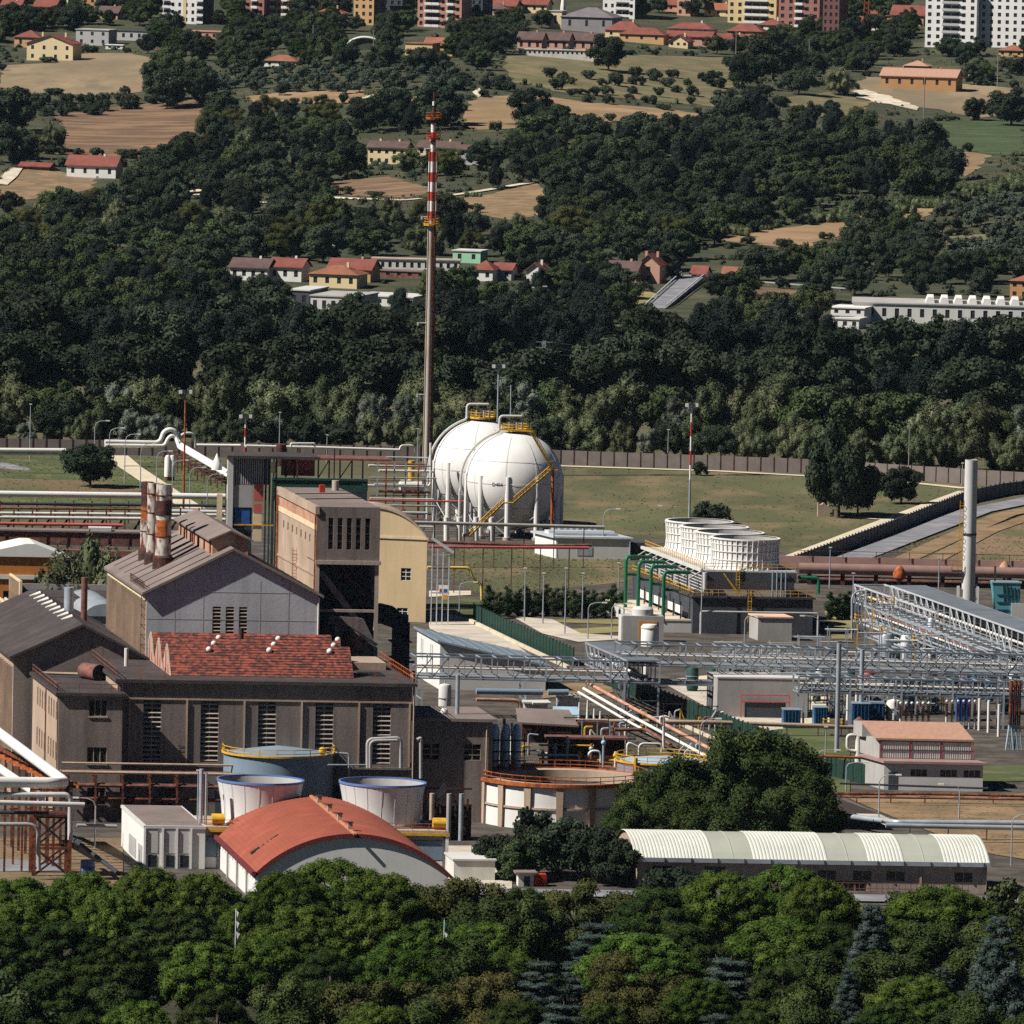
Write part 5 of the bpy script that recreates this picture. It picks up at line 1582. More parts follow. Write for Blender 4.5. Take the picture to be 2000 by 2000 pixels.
# ------------------------------------------------------------------ white flat-roofed control block
fP = Fr(G(281, 1697), 3, 9.5)
wb = thing('white_flat_block', 'white flat-roofed block with a dirty brown roof beside the rusty pipe bridge', 'building', fP(0, 0, 0))
bxp(fP, 0, 0, 0, 8.6, 26, 5.8, 'wall', WHITE, wb)
bxp(fP, -.15, -.15, 5.8, 8.7, 26.2, 6.2, 'parapet', GREY_WALL, wb)
bxp(fP, .25, .3, 6.1, 8.4, 25.8, 6.23, 'roof', ROOF_BROWN, wb)
for x in (.05, 2.6, 4.6, 6.6):
 bpart(fP(x, -.1, 0), fP(x, -.1, 5.8), .3, 'pilaster', WHITE, wb)
for x in (.4, 2.95, 4.95):
 bxp(fP, x, -.06, 2.3, x + 1.5, -.003, 5.6, 'wall_panel', GREY_WALL, wb)
 bxp(fP, x + .2, -.07, .3, x + 1.4, -.003, 2.0, 'window', GLASS, wb)
bxp(fP, -.06, 9, 0.4, -.003, 17, 3.2, 'grille_panel', GREY_MID, wb)
bxp(fP, -.06, 2, 0.4, -.003, 6.5, 3.0, 'grille_panel', GREY_MID, wb)
# ------------------------------------------------------------------ long barrel shed with alternating sheets
fR = Fr(G(1243, 1735), 2.5, 12.0)
bs = thing('barrel_sheet_shed', 'long low shed under a barrel roof of alternating white and grey sheets', 'shed', fR(0, 0, 0))
LB, DB, ZB, RB = 49.3, 14.0, 4.0, 3.1
opsw = [(a, a + 3.0, 2.0, 3.3) for a in (2, 9.5)] + [(a, a + 2.6, 1.6, 3.0) for a in (25.5, 30.5, 35.2, 44.8)] + [(27.5, 32.5, 0.05, 1.55)]
mb = MB(fR)
wall_open(mb, 0, LB, 0, ZB, opsw, 0, .25)
part(mb, 'front_wall', CONC, bs)
for o in opsw:
 window(fR, *o, bs, cols=3 if o[1] - o[0] > 4 else 2, rows=1, inset=.2, fm=CONC)
bxp(fR, .05, DB - .3, 0, LB, DB, ZB, 'back_wall', CONC, bs)
rb_ = ((DB / 2 + .4) ** 2 + RB ** 2) / (2 * RB)
def arch(t, lift=0):
 y = -(DB / 2 + .4) + (DB + .8) * t
 return DB / 2 + y, ZB + .35 + RB - rb_ + math.sqrt(rb_ * rb_ - y * y) + lift
for xx in (0.02, LB - .02):
 part(MB(fR).poly([(xx, 0, 0)] + [(xx, *arch(i / 18., -.05)) for i in range(19)] + [(xx, DB, 0)]), 'end_wall', CONC_TAN, bs)
bnds = [0, 10.7, 16.3, 26.8, 32.5, 37.6, 43.2, LB]
WHITE_SHEET = mat('white_roof_sheet', lin('#c2c4ba'), rough=.55, var=.12, scale=.3, streak=.1, streakcol=(.4, .4, .36))
for i in range(7):
 x0, x1 = bnds[i] - (.4 if i == 0 else 0), bnds[i + 1] + (.4 if i == 6 else 0)
 mb = MB(fR)
 if i % 2 == 0:
  nr = int((x1 - x0) / .48)
  xs = []
  for j in range(nr):
   a = x0 + (x1 - x0) * j / nr
   w = (x1 - x0) / nr
   xs += [(a, 0), (a + w * .3, .09), (a + w * .7, .09)]
  xs.append((x1, 0))
 else:
  xm = (x0 + x1) / 2
  xs = [(x0, -.03), (xm - .06, -.03), (xm - .04, .05), (xm + .04, .05), (xm + .06, -.03), (x1, -.03)]
 pts, fc = [], []
 for k in range(15):
  for xx, l in xs:
   y, z = arch(k / 14., l)
   pts.append((xx, y, z))
 n = len(xs)
 for k in range(14):
  for j in range(n - 1):
   fc.append((k * n + j, k * n + j + 1, (k + 1) * n + j + 1, (k + 1) * n + j))
 mb.add(pts, fc)
 part(mb, 'roof_sheet', WHITE_SHEET if i % 2 == 0 else FRP, bs)
bxp(fR, -.4, -.65, ZB - .15, LB + .4, -.3, ZB + .45, 'gutter', STEEL, bs)
for i in range(14):
 bpart(fR(i * 3.75, -.7, ZB - .2), fR(i * 3.75, -.7, ZB + .5), .1, 'gutter_bracket', STEEL_DARK, bs)
for x in (2.0, 24.6, 40.0):
 bpart(fR(x, -.1, 0), fR(x, -.1, ZB), .3, 'pilaster', CONC_TAN, bs)
rail([fR(17, -3, 0), fR(46, -3, 0)], bs, RUST_BROWN, 1.6, .8)
# ------------------------------------------------------------------ pink-roofed substation house
fS = Fr(G(1727, 1544), 1.0, 20.0)
ph = thing('substation_house', 'substation house with pink gravel roof over ribbed silver walls', 'building', fS(0, 0, 0))
opsh = [(a, a + 2.6, 2.3, 3.4) for a in (4.0, 8.6, 12.2)]
mb = MB(fS)
wall_open(mb, 0, 15.2, 0, 4.3, opsh, 0, .25)
part(mb, 'front_wall', GREY_WALL, ph)
for o in opsh:
 window(fS, *o, ph, cols=3, rows=1, inset=.2, fm=GREY_MID)
bxp(fS, .6, -.05, 0, 2.0, -.003, 2.9, 'door', GREY_DARK, ph)
bxp(fS, .05, .3, 0, 15.1, 10, 4.28, 'core_wall', GREY_MID, ph)
bxp(fS, -.4, -.6, 4.3, 15.6, 10, 4.65, 'lower_roof', mat('pink_edge', lin('#957a76'), var=.15), ph)
bxp(fS, .6, 4, 4.66, 14.9, 12, 7.5, 'upper_core_wall', GREY_MID, ph)
for i in range(3):
 x0 = .7 + i * 4.8
 pn = bxp(fS, x0, 3.75, 4.7, x0 + 4.5, 3.98, 7.3, 'wall_panel', WHITE_OLD, ph)
 for j in range(13):
  bpart(fS(x0 + .2 + j * .34, 3.72, 4.75), fS(x0 + .2 + j * .34, 3.72, 7.2), .14, 'rib', WHITE_OLD, pn)
for i in range(4):
 bpart(fS(.6 + i * 4.8, 3.65, 4.66), fS(.6 + i * 4.8, 3.65, 7.4), .16, 'post', RED_PINK, ph)
bpart(fS(.6, 3.6, 6.0), fS(15, 3.6, 6.0), .14, 'band', GREY_DARK, ph)
part(MB(fS).prism([(-.2, 3.4, 7.5), (15.0, 3.4, 7.5), (15.0, 9.5, 9.6), (-.2, 9.5, 9.6)], (0, 0, .3)), 'roof', PINK_ROOF, ph)
bxp(fS, -.1, 9.4, 7.4, 14.9, 13, 9.55, 'back_wall', GREY_MID, ph)
# insulators standing on the yard behind
# ------------------------------------------------------------------ cream building with the curved gable
fT = Fr(G(831, 1217), -14.0, 4.0)
cbld = thing('cream_building', 'tall cream rendered building with a curved gable beside the bunker tower', 'building', fT(0, 0, 0))
WT, ZT, RT_ = 20.8, 15.3, 5.4
opsc = [(-4.8, -2.9, 7.6, 9.9), (-5.4, -3.4, .6, 2.6)]
mb = MB(fT)
wall_open(mb, -WT, 0, 0, ZT, opsc, 0, .35)
rt = ((WT / 2) ** 2 + RT_ ** 2) / (2 * RT_)
def carch(t, l=0, over=0):
 h = WT / 2 + over
 x = -h + 2 * h * t
 return -WT / 2 + x, ZT + RT_ - rt + math.sqrt(max(0, rt * rt - x * x)) + l
mb.poly([(*carch(i / 24.)[:1], 0, carch(i / 24.)[1]) for i in range(25)])
part(mb, 'gable_wall', CREAM, cbld)
for o in opsc:
 window(fT, *o, cbld, cols=2, rows=3, inset=.28, fm=WHITE, glass=BLACK)
bxp(fT, -WT - .2, -.2, ZT - .1, .25, -.003, ZT + .35, 'string_course', TRIM_CREAM, cbld)
bxp(fT, -.4, .02, 0, 0, 8.8, ZT, 'side_wall', CREAM, cbld)
bxp(fT, -WT, .02, 0, -WT + .4, 8.8, ZT, 'side_wall', CREAM, cbld)
mb = MB(fT)
for i in range(24):
 (xa, za), (xb, zb) = carch(i / 24., .02, .25), carch((i + 1) / 24., .02, .25)
 mb.add([(xa, -.3, za), (xb, -.3, zb), (xb, 9, zb), (xa, 9, za), (xa, -.3, za + .4), (xb, -.3, zb + .4), (xb, 9, zb + .4), (xa, 9, za + .4)], [(0, 1, 5, 4), (4, 5, 6, 7), (0, 3, 2, 1)])
part(mb, 'roof', CONC_TAN, cbld)
# ------------------------------------------------------------------ white shed with slate-blue lean-to roof
fU = Fr(G(858, 1348), 3.0, 10.0)
ws = thing('lean_to_shed', 'white and grey shed under a slate-blue sloping metal roof below the cream building', 'shed', fU(0, 0, 0))
mb = MB(fU)
mb.poly([(0, 0, 0), (18, 0, 0), (18, 0, 4.3), (0, 0, 8.2)])
part(mb, 'front_wall', GREY_WALL, ws)
lw = side(fU, 0)
ops = [(a, a + .7, 3.4, 7.0) for a in (7.5, 9.2, 17.5, 19.2)]
mb = MB(lw)
wall_open(mb, .05, 24, 0, 8.15, ops, 0, .2)
part(mb, 'side_wall', WHITE, ws)
for o in ops:
 window(lw, *o, ws, cols=1, rows=1, inset=.15, fm=GREY_WALL)
part(MB(fU).prism([(-.5, -.6, 8.2), (19, -.6, 4.1), (19, -.6, 4.4), (-.5, -.6, 8.5)], (0, 25.5, 0)), 'roof', SLATE_ROOF, ws)
rfp = ws.children[-1]
for i in range(9):
 bpart(fU(-.4 + i * 2.3, -.6, 8.55 - (i * 2.3) * .21), fU(-.4 + i * 2.3, 24.8, 8.55 - (i * 2.3) * .21), .12, 'seam', SLATE_ROOF, rfp)
bxp(fU, .1, 23.7, 0, 18, 24, 4.2, 'back_wall', GREY_WALL, ws)
# ------------------------------------------------------------------ grey-white switch building by the lawn
fV = Fr(G(1085, 1092), 3.0, 20.0)
sb = thing('switch_building', 'low pale grey building with a long silver roof beside the gas spheres', 'building', fV(0, 0, 0))
bxp(fV, 0.3, 0, 0, 14.8, 12, 4.2, 'wall', GREY_WALL, sb)
bxp(fV, 0, -.05, 0, .29, 12, 4.2, 'side_wall', WHITE, sb)
bxp(fV, -.6, -.4, 4.2, 15.1, 13, 4.55, 'roof', STEEL_BRIGHT, sb)
bxp(fV, .5, 2, 4.55, 13, 4, 5.0, 'roof_duct', STEEL, sb)
bxp(fV, 1, 7, 4.55, 14, 9.5, 5.1, 'roof_duct', STEEL_BRIGHT, sb)
for i in range(8):
 bxp(fV, 3 + i * 1.2, 9.8, 4.55, 3.7 + i * 1.2, 11.5, 5.5, 'roof_unit', STEEL, sb)
bpart(fV(14.6, -.2, 0), fV(14.6, -.2, 4.2), .25, 'downpipe', STEEL, sb, shape='cyl')
bxp(fV, 14.9, 1.5, 0, 18.4, 9, 3.4, 'side_block', GREY_DARK, sb)
bxp(fV, 4.2, -.08, .8, 7.2, -.003, 2.6, 'cabinet', STEEL, sb)
# small shelters and boxes
def small_block(u, vg, w, d, h, ax, wall_m, roof_m, name, label, cat='building', over=.15, door=True, ay=None):
 f = Fr(G(u, vg), ax, ay)
 t = thing(name, label, cat, f(0, 0, 0))
 bxp(f, 0, 0, 0, w, d, h, 'wall', wall_m, t)
 bxp(f, -over, -over, h, w + over, d + over, h + .25, 'roof', roof_m, t)
 if door:
  bxp(f, w * .35, -.06, 0, w * .35 + min(1.2, w * .4), -.003, min(2.2, h * .8), 'door', GREY_DARK, t)
 return t, f
small_block(1480, 1252, 6.1, 6, 4.2, 4, GREY_MID, mat('salmon_roof', lin('#d8b098'), var=.1), 'pump_house', 'beige panelled pump house on the pipe yard in front of the fan cooling tower', 'shed', .2, False, 14)
small_block(1024, 1409, 3.8, 4, 3.0, 3, GREY_WALL, GREY_WALL, 'instrument_hut', 'small pale hut with sloping roof left among the pipework behind the round basin', 'hut', .3)
small_block(1088, 1404, 3.6, 4, 3.6, 3, WHITE_OLD, GREY_WALL, 'instrument_hut', 'pale hut of white panels standing over the light blue awning', 'hut', .3)
solo(MB(Fr(G(1078, 1428), 3)).prism([(0, 0, 2.6), (4.4, 0, 2.6), (4.2, 2.2, 3.7), (.2, 2.2, 3.7)], (0, 0, .15)), 'awning', BLUE_PALE, 'light blue metal awning below the white panelled hut', 'awning')
gb, f = small_block(1012, 1733, 2.2, 2.5, 1.9, 6, WHITE_OLD, ROOF_BROWN, 'gate_kiosk', 'tiny white kiosk with a flat dark roof among the dark shrubs', 'kiosk', .45)
bxp(f, 2.25, .1, 0, 4.0, 2.2, 1.8, 'red_side', RED, gb)
small_block(886, 1722, 5.8, 8, 3.0, 4, WHITE_OLD, GREY_WALL, 'loading_shed', 'low white loading shed beside the orange vault hall', 'shed', .2, False, 9)
mx = solo(MB(Fr(G(1620, 1622), 2.0, 12)).prism([(0, 0, 2.6), (7.5, 0, 2.6), (1.8, 0, 4.6), (-4, 0, 4.6), (-5, 0, 2.6)], (0, 14, 0)), 'brown_roof_shed', ROOF_BROWN, 'low brown pitched roof peeping out beside the poplar grove', 'shed')
small_block(1400, 1402, 15, 9, 6.6, 3, GREY_MID, GREY_WALL, 'compressor_hall', 'grey compressor hall with a pink framed gate behind the pipe bridge', 'building', .1, False, 10)
f = Fr(G(1447, 1404), 3)
gt = thing('framed_gate', 'pink steel frame around a shuttered gate on the compressor hall', 'gate', f(0, 0, 0))
for p, q in (((0, 0, 0), (0, 0, 4)), ((8, 0, 0), (8, 0, 4)), ((0, 0, 4), (8, 0, 4)), ((0, 0, 2.9), (8, 0, 2.9))):
 bpart(f(*p), f(*q), .22, 'frame_bar', RED_PINK, gt)
bxp(f, .6, .1, 0, 7.4, .2, 2.8, 'shutter', GREY_DARK, gt)
for i, (u, vg, w, h) in enumerate(((1530, 1425, 2.8, 3.2), (1590, 1418, 2.2, 3.0), (1664, 1415, 3.0, 3.4), (1690, 1413, 3.2, 3.3), (1870, 1410, 2.2, 4.0))):
 f = Fr(G(u, vg), 4)
 t = thing('blue_container', 'dark blue equipment container %s' % ('standing on the concrete apron', 'behind a grey stair under the pipe bridge', 'behind the thin silver mast', 'beside the capped vent of the pink house', 'behind the switchyard insulators')[i], 'container', f(0, 0, 0), 'blue equipment containers')
 bxp(f, 0, 0, 0, w, 3.5, h, 'body', BLUE_TANK if i < 4 else BLUE, t)
 for k in range(5):
  bpart(f(w * (k + .5) / 5, -.05, .1), f(w * (k + .5) / 5, -.05, h - .1), .12, 'rib', BLUE_TANK if i < 4 else BLUE, t)
 bxp(f, -.1, -.1, h, w + .1, 3.6, h + .1, 'lid', BLUE_GREY, t)
# ------------------------------------------------------------------ steel pipe bridges
def truss(A, B, depth_vec, h, n, name, label, m, legs=(), lower=None, pipes=4, diag='N', deck=False, seed=1):
 """a box truss from A to B (bottom near corners): chords, posts and diagonals each a part, pipes running inside"""
 A, B, D = Vector(A), Vector(B), Vector(depth_vec)
 t = thing(name, label, 'pipe bridge', A)
 Z = Vector((0, 0, h))
 for k in (0, 1):
  o = D * k
  bpart(A + o, B + o, .26, 'bottom_chord', m, t)
  bpart(A + o + Z, B + o + Z, .26, 'top_chord', m, t)
  for i in range(n + 1):
   p = A + (B - A) * (i / n) + o
   bpart(p, p + Z, .2 if i % 4 else .3, 'post', m, t)
  for i in range(n):
   if k == 1 or i % 6 >= 4:
    continue
   p, q = A + (B - A) * (i / n) + o, A + (B - A) * ((i + 1) / n) + o
   bpart(p + Vector((0, 0, .1)), q + Z - Vector((0, 0, .1)), .15, 'diagonal', m, t)
 for i in range(0, n + 1):
  p = A + (B - A) * (i / n)
  bpart(p, p + D, .16, 'cross_beam', m, t)
  bpart(p + Z, p + Z + D, .16, 'cross_beam', m, t)
 R = random.Random(seed)
 ms = [STEEL, STEEL_BRIGHT, GREY_MID, STEEL, WHITE_OLD, RUST_BROWN, STEEL]
 for i in range(pipes):
  f = (i % 4 + .6) / 4.4
  zz = .35 + (i // 4) * h * .38 + R.uniform(0, .1)
  off = D * f + Vector((0, 0, zz))
  bpart(A + off, B + off, R.uniform(.3, .5), 'pipe_run', ms[i % len(ms)], t, shape='cyl')
 if deck:
  mb = MB()
  mb.add([A + Z, B + Z, B + Z + D, A + Z + D, A + Z + Vector((0, 0, .15)), B + Z + Vector((0, 0, .15)), B + Z + D + Vector((0, 0, .15)), A + Z + D + Vector((0, 0, .15))], [(3, 2, 1, 0), (4, 5, 6, 7), (0, 1, 5, 4), (1, 2, 6, 5), (2, 3, 7, 6), (3, 0, 4, 7)])
  part(mb, 'roof_deck', mat('grey_sheet_deck', lin('#6a7178'), rough=.6, var=.2, scale=.2), t)
 if lower:
  o = Vector((0, 0, -lower))
  for k in (0, 1):
   bpart(A + o + D * k, B + o + D * k, .26, 'lower_chord', m, t)
  for i in range(n + 1):
   p = A + (B - A) * (i / n)
   bpart(p + o, p + o + D, .18, 'cross_beam', m, t)
   if i % 4 == 0:
    bpart(p + o, p, .2, 'hanger', m, t)
  for i in range(6):
   off = D * ((i + .6) / 6.5) + o + Vector((0, 0, .35))
   bpart(A + off, B + off, R.uniform(.3, .55), 'pipe_run', ms[(i * 2) % len(ms)], t, shape='cyl')
 for fct in legs:
  p = A + (B - A) * fct
  for k in (0, 1):
   q = p + D * k
   bpart((q.x, q.y, 0), q, .34, 'leg', m, t)
  bpart((p.x, p.y, p.z * .5), (p + D).to_tuple()[:2] + (p.z * .5,), .16, 'leg_brace', m, t)
 return t
truss(Q(812, 1324, 1405), Q(1224, 1334, 1405), Vector((-.9, 5.0, 0)), 3.55, 13, 'pipe_bridge', 'silver truss pipe bridge running from the dark duct to the transverse gallery', STEEL, legs=(.03, .52, .99), pipes=7, seed=3)
truss(Q(1212, 1299, 1398), Q(2060, 1322, 1398), Vector((-.9, 5.0, 0)), 3.5, 27, 'pipe_bridge', 'long two-deck silver pipe bridge crossing in front of the fan cooling tower', STEEL, legs=(.02, .245, .49, .68, .81, .97), lower=3.0, pipes=8, seed=4)
truss(Q(1224, 1333, 1405), Q(1143, 1297, 1365), Vector((5.4, .6, 0)), 3.6, 10, 'pipe_bridge', 'short decked transverse gallery linking the two silver pipe bridges', STEEL, legs=(0.02, .95), pipes=6, deck=True, seed=5)
truss(Q(2050, 1303, 1378), Q(1740, 1190, 1262), Vector((6.0, 1.2, 0)), 4.2, 26, 'pipe_rack', 'long roofed pipe rack slanting away past the tall grey chimney', STEEL_BRIGHT, legs=(0.05, .3, .55, .8, .98), lower=3.5, pipes=8, deck=True, seed=6)
truss(Q(1826, 1232, 1300), Q(1668, 1176, 1243), Vector((5.5, 1.0, 0)), 3.2, 14, 'pipe_rack', 'lower pipe rack with yellow platforms beside the roofed pipe rack', STEEL_BRIGHT, legs=(0.05, .5, .98), lower=3.4, pipes=8, deck=False, seed=7)
truss(Q(1560, 1352, 1425), Q(2060, 1366, 1425), Vector((-.8, 4.0, 0)), 2.6, 20, 'pipe_bridge', 'low silver pipe bridge behind the substation house and blue containers', STEEL, legs=(.02, .2, .4, .6, .8), pipes=6, seed=8)
truss(Q(1420, 1298, 1362), Q(2060, 1316, 1362), Vector((-.8, 4.0, 0)), 3.0, 22, 'pipe_bridge', 'rear silver pipe bridge half hidden behind the two-deck bridge', STEEL, legs=(.02, .25, .5, .75), pipes=6, lower=2.4, seed=9)
truss(Q(1900, 1292, 1350), Q(1690, 1214, 1272), Vector((5.0, 1.0, 0)), 2.8, 16, 'pipe_rack', 'cluttered middle pipe rack between the yellow platforms and the roofed rack', STEEL, legs=(.05, .5, .95), pipes=8, lower=2.6, seed=10)
# curved conduits at the far end of that rack
for i in range(4):
 u = 1664 + i * 6
 pts = [Q(u, 1245, 1250), Q(u, 1168 + i * 5, 1250), Q(u + 6, 1156 + i * 5, 1250), Q(u + 26, 1152 + i * 5, 1250), Q(u + 60, 1160 + i * 6, 1256)]
 pipe(bend(pts, 1.2), .2, 'conduit_pipe', STEEL, 'curved silver conduit pipe at the far end of the pipe rack, %s from outside' % ('first', 'second', 'third', 'fourth')[i], group='curved conduits of the pipe rack')
# process units under the racks: vessels, drums and platforms
_R = random.Random(11)
def vessel(u, vg, r, h, m, label, top='dome', name='process_vessel', cat='vessel', skirt=True):
 c = G(u, vg)
 t = thing(name, label, cat, c)
 pr = [(r, .6 if skirt else 0), (r, h - r * .5), (r * .8, h - r * .18), (.05, h)] if top == 'dome' else [(r, 0), (r, h), (r * 1.25, h), (r * 1.25, h + .3), (.05, h + .6)]
 part(MB(Fr(c)).lathe((0, 0), pr, 18), 'shell', m, t, smooth=True)
 part(MB(Fr(c)).lathe((0, 0), [(r * .9, 0), (r * .9, .7)], 12), 'skirt', STEEL_DARK, t)
 part(MB(Fr(c)).lathe((0, 0), [(r, h * .6), (r * 1.1, h * .6), (r * 1.1, h * .6 + .15), (r, h * .6 + .15)], 18), 'flange', STEEL, t, smooth=True)
 part(MB(Fr(c)).tube([(0, 0, h - .1), (0, 0, h + .5)], .12), 'nozzle', STEEL, t)
 return t
vessel(868, 1408, 1.05, 6.2, GREY_WALL, 'white vertical silo with a red collar in front of the lean-to shed', name='silo', cat='silo')
vessel(869, 1408.5, 1.12, 5.4, RED_PINK, 'red collar ring near the top of the white silo', name='collar_ring', cat='collar') if False else None
for i, (u, vg, r, h, m, lab) in enumerate([
 (1816, 1302, .5, 8.6, STEEL_BRIGHT, 'tall bright silver column beside the yellow post in the pipe rack'),
 (1836, 1305, .38, 8.2, YELLOW, 'tall yellow post beside the bright silver column'),
 (1352, 1352, 1.0, 4.5, GREEN_DARK, 'dark green drum under the long pipe bridge near the blue post'),
 (1392, 1350, 1.0, 4.4, GREEN_DARK, 'dark green drum beside the white slab under the long pipe bridge'),
 (1438, 1358, 1.2, 4.6, GREEN_DARK, 'dark green drum nearest the compressor hall'),
 (1560, 1400, 1.6, 6.8, BLUE_PALE, 'pale round vessel behind the concrete apron under the long bridge'),
 (1660, 1350, 1.2, 4.2, GREEN_DARK, 'green topped vessel behind the thin silver masts'),
 (1697, 1348, .9, 4.6, RED, 'red capped vessel behind the second silver mast'),
 (1883, 1350, .9, 4.2, RUST_ORANGE, 'orange capped vessel under the long pipe bridge'),
 (1978, 1356, .7, 5.0, WHITE, 'white upright bottle vessel at the end of the long pipe bridge'),
 (1730, 1290, 1.4, 5.0, STEEL, 'broad silver vessel amid the yellow platforms'),
 (1770, 1300, 1.1, 5.6, STEEL_BRIGHT, 'bright domed vessel amid the yellow platforms'),
 (1862, 1320, 1.0, 6.0, STEEL, 'slim silver vessel at the edge of the yellow platforms'),
 (1745, 1412, 1.3, 4.0, WHITE_OLD, 'cream vessel behind the pink roofed house'),
 (1600, 1362, .8, 5.0, STEEL, 'short silver vessel left of the thin masts'),
 (1260, 1345, .7, 4.0, WHITE_OLD, 'small white vessel beneath the transverse gallery'),
]):
 vessel(u, vg, r, h, m, lab)
# yellow platforms in the process unit
for i, (u, v, vg, w, d, lab) in enumerate([(1700, 1215, 1275, 5, 3, 'yellow railed platform at the far end of the process rack'), (1760, 1238, 1290, 7, 3, 'yellow railed platform in the middle of the process rack'), (1835, 1258, 1310, 9, 3, 'yellow railed platform nearest the roofed pipe rack'), (1725, 1180, 1280, 4, 2, 'small yellow platform under the top of the process rack'), (1628, 1420, 1440, 3, 2, 'yellow stair platform beside the blue containers')]):
 p = Q(u, v, vg)
 t = thing('work_platform', lab, 'platform', (p.x, p.y, 0), 'yellow work platforms')
 f = Fr((p.x, p.y, 0), 5)
 bxp(f, -w / 2, 0, p.z - .15, w / 2, d, p.z, 'floor', STEEL, t)
 rail([f(-w / 2, d, p.z), f(-w / 2, 0, p.z), f(w / 2, 0, p.z), f(w / 2, d, p.z)], t, YELLOW, 1.2, .9, r=.07)
 for x in (-w / 2 + .2, w / 2 - .2):
  bpart(f(x, .2, 0), f(x, .2, p.z), .2, 'leg', YELLOW, t)
# tall silver masts
for i, (u0, v0, u1, v1, lab) in enumerate([(1647, 1256, 1634, 1472, 'thick silver lighting mast rising through the pipe bridge, taller of the pair'), (1688, 1268, 1681, 1412, 'thick silver lighting mast beside the capped vent, shorter of the pair')]):
 q, p = Q(u0, v0, v1), G(u1, v1)
 pipe([p, Vector((p.x, p.y, q.z))], .38, 'steel_mast', STEEL, lab, 'mast', 'silver masts of the pipe bridge')
# ------------------------------------------------------------------ grey chimney
gc = G(1890, 1202)
g = thing('grey_chimney', 'plain grey steel chimney with yellow caged ladder behind the roofed pipe rack', 'chimney', gc)
hz2 = (1202 - 897) / PXM(gc)
fgc = Fr(gc)
part(MB(fgc).lathe((0, 0), [(1.25, 0), (1.22, hz2 * .52)], 28), 'lower_shaft', GREY_WALL, g, smooth=True)
part(MB(fgc).lathe((0, 0), [(1.22, hz2 * .525), (1.18, hz2), (1.05, hz2), (1.05, hz2 - 2)], 28), 'upper_shaft', GREY_WALL, g, smooth=True)
part(MB(fgc).lathe((0, 0), [(1.23, hz2 * .515), (1.3, hz2 * .515), (1.3, hz2 * .53), (1.2, hz2 * .53)], 28), 'joint_ring', STEEL_DARK, g, smooth=True)
for x in (-1.9, 1.7):
 bpart(fgc(x, -.6, 0), fgc(x, -.6, 5.5), .5, 'base_bracket', WHITE, g)
bpart(fgc(-1.9, -.6, 3.2), fgc(1.7, -.6, 3.2), .5, 'base_beam', WHITE, g)
ladder(fgc(-1.7, -.4, 8.5), fgc(-1.55, -.4, 21.5), g, YELLOW, .7)
bxp(fgc, -3.2, -1.2, 8.2, -1.3, .6, 8.4, 'ladder_platform', STEEL_DARK, g)
rail([fgc(-3.2, .6, 8.4), fgc(-3.2, -1.2, 8.4), fgc(-1.3, -1.2, 8.4)], g, YELLOW, 1.4, .8)
# turquoise hopper
fq = Fr(G(1936, 1222), 2)
tq = thing('turquoise_hopper', 'turquoise steel hopper beside the grey chimney', 'hopper', fq(0, 0, 0))
part(MB(fq).prism([(0, 0, 8.0), (5.2, 0, 8.0), (5.2, 0, 3.0), (3.2, 0, .8), (1.0, 0, 1.2)], (0, 5, 0)), 'body', TURQ, tq)
for i in range(5):
 bpart(fq(2.0 + i * .7, -.08, 7.8 - i * .2), fq(2.3 + i * .7, -.08, 4.4), .14, 'rib', GREEN_DARK, tq)
for z in (3.0, 4.4, 5.8):
 bpart(fq(.9, -.08, z), fq(3.2, -.08, z), .14, 'rib', BLUE_TANK, tq)
bpart(fq(-.2, 0, 8.1), fq(5.4, 0, 8.1), .3, 'top_rim', GREY_WALL, tq)
bxp(fq, 3.6, -.4, 0, 6.0, 1.0, 4.2, 'cabinet', GREY_WALL, tq)
for x in (.5, 6.6):
 bpart(fq(x, .3, 0), fq(x, .3, 11), .35, 'leg', STEEL_DARK, tq)
# ------------------------------------------------------------------ switchyard insulators
for i in range(12):
 u = 1818 + (i % 6) * 11 - (i // 6) * 60 + (30 if i < 6 else 0)
 c = G(u, 1425 + (i // 6) * 4)
 t = thing('insulator_post', 'dark ribbed insulator post with pale foot in the %s row of the switchyard, %s' % (('rear', 'front')[i // 6], ('first', 'second', 'third', 'fourth', 'fifth', 'sixth')[i % 6]), 'insulator', c, 'switchyard insulators')
 f = Fr(c)
 part(MB(f).tube([(0, 0, 0), (0, 0, 2.2)], .2, 8), 'pedestal', WHITE_OLD, t)
 pr = []
 for k in range(8):
  pr += [(.16, 2.2 + k * .28), (.34, 2.3 + k * .28), (.16, 2.4 + k * .28)]
 part(MB(f).lathe((0, 0), pr, 10), 'sheds', RUST_BLACK, t)
 part(MB(f).sphere((0, 0, 4.7), .26, 8, 5), 'cap', WHITE, t)
for i in range(6):
 c = G(1972 + (i % 3) * 8, 1462 + (i // 3) * 5)
 t = thing('cable_termination', 'red and black cable termination on silver legs, %s in the %s rank' % (('first', 'middle', 'last')[i % 3], ('back', 'front')[i // 3]), 'insulator', c, 'cable terminations')
 f = Fr(c)
 for dx in (-.35, .35):
  part(MB(f).tube([(dx * 1.8, 0, 0), (dx * .4, 0, 4.2)], .12, 6), 'leg', BLUE_PALE, t)
 for k, m in enumerate((RUST_BLACK, RUST, RUST_BLACK, RUST)):
  part(MB(f).tube([(0, 0, 4.2 + k * 1.7), (0, 0, 5.9 + k * 1.7)], .3, 10), 'section', m, t)
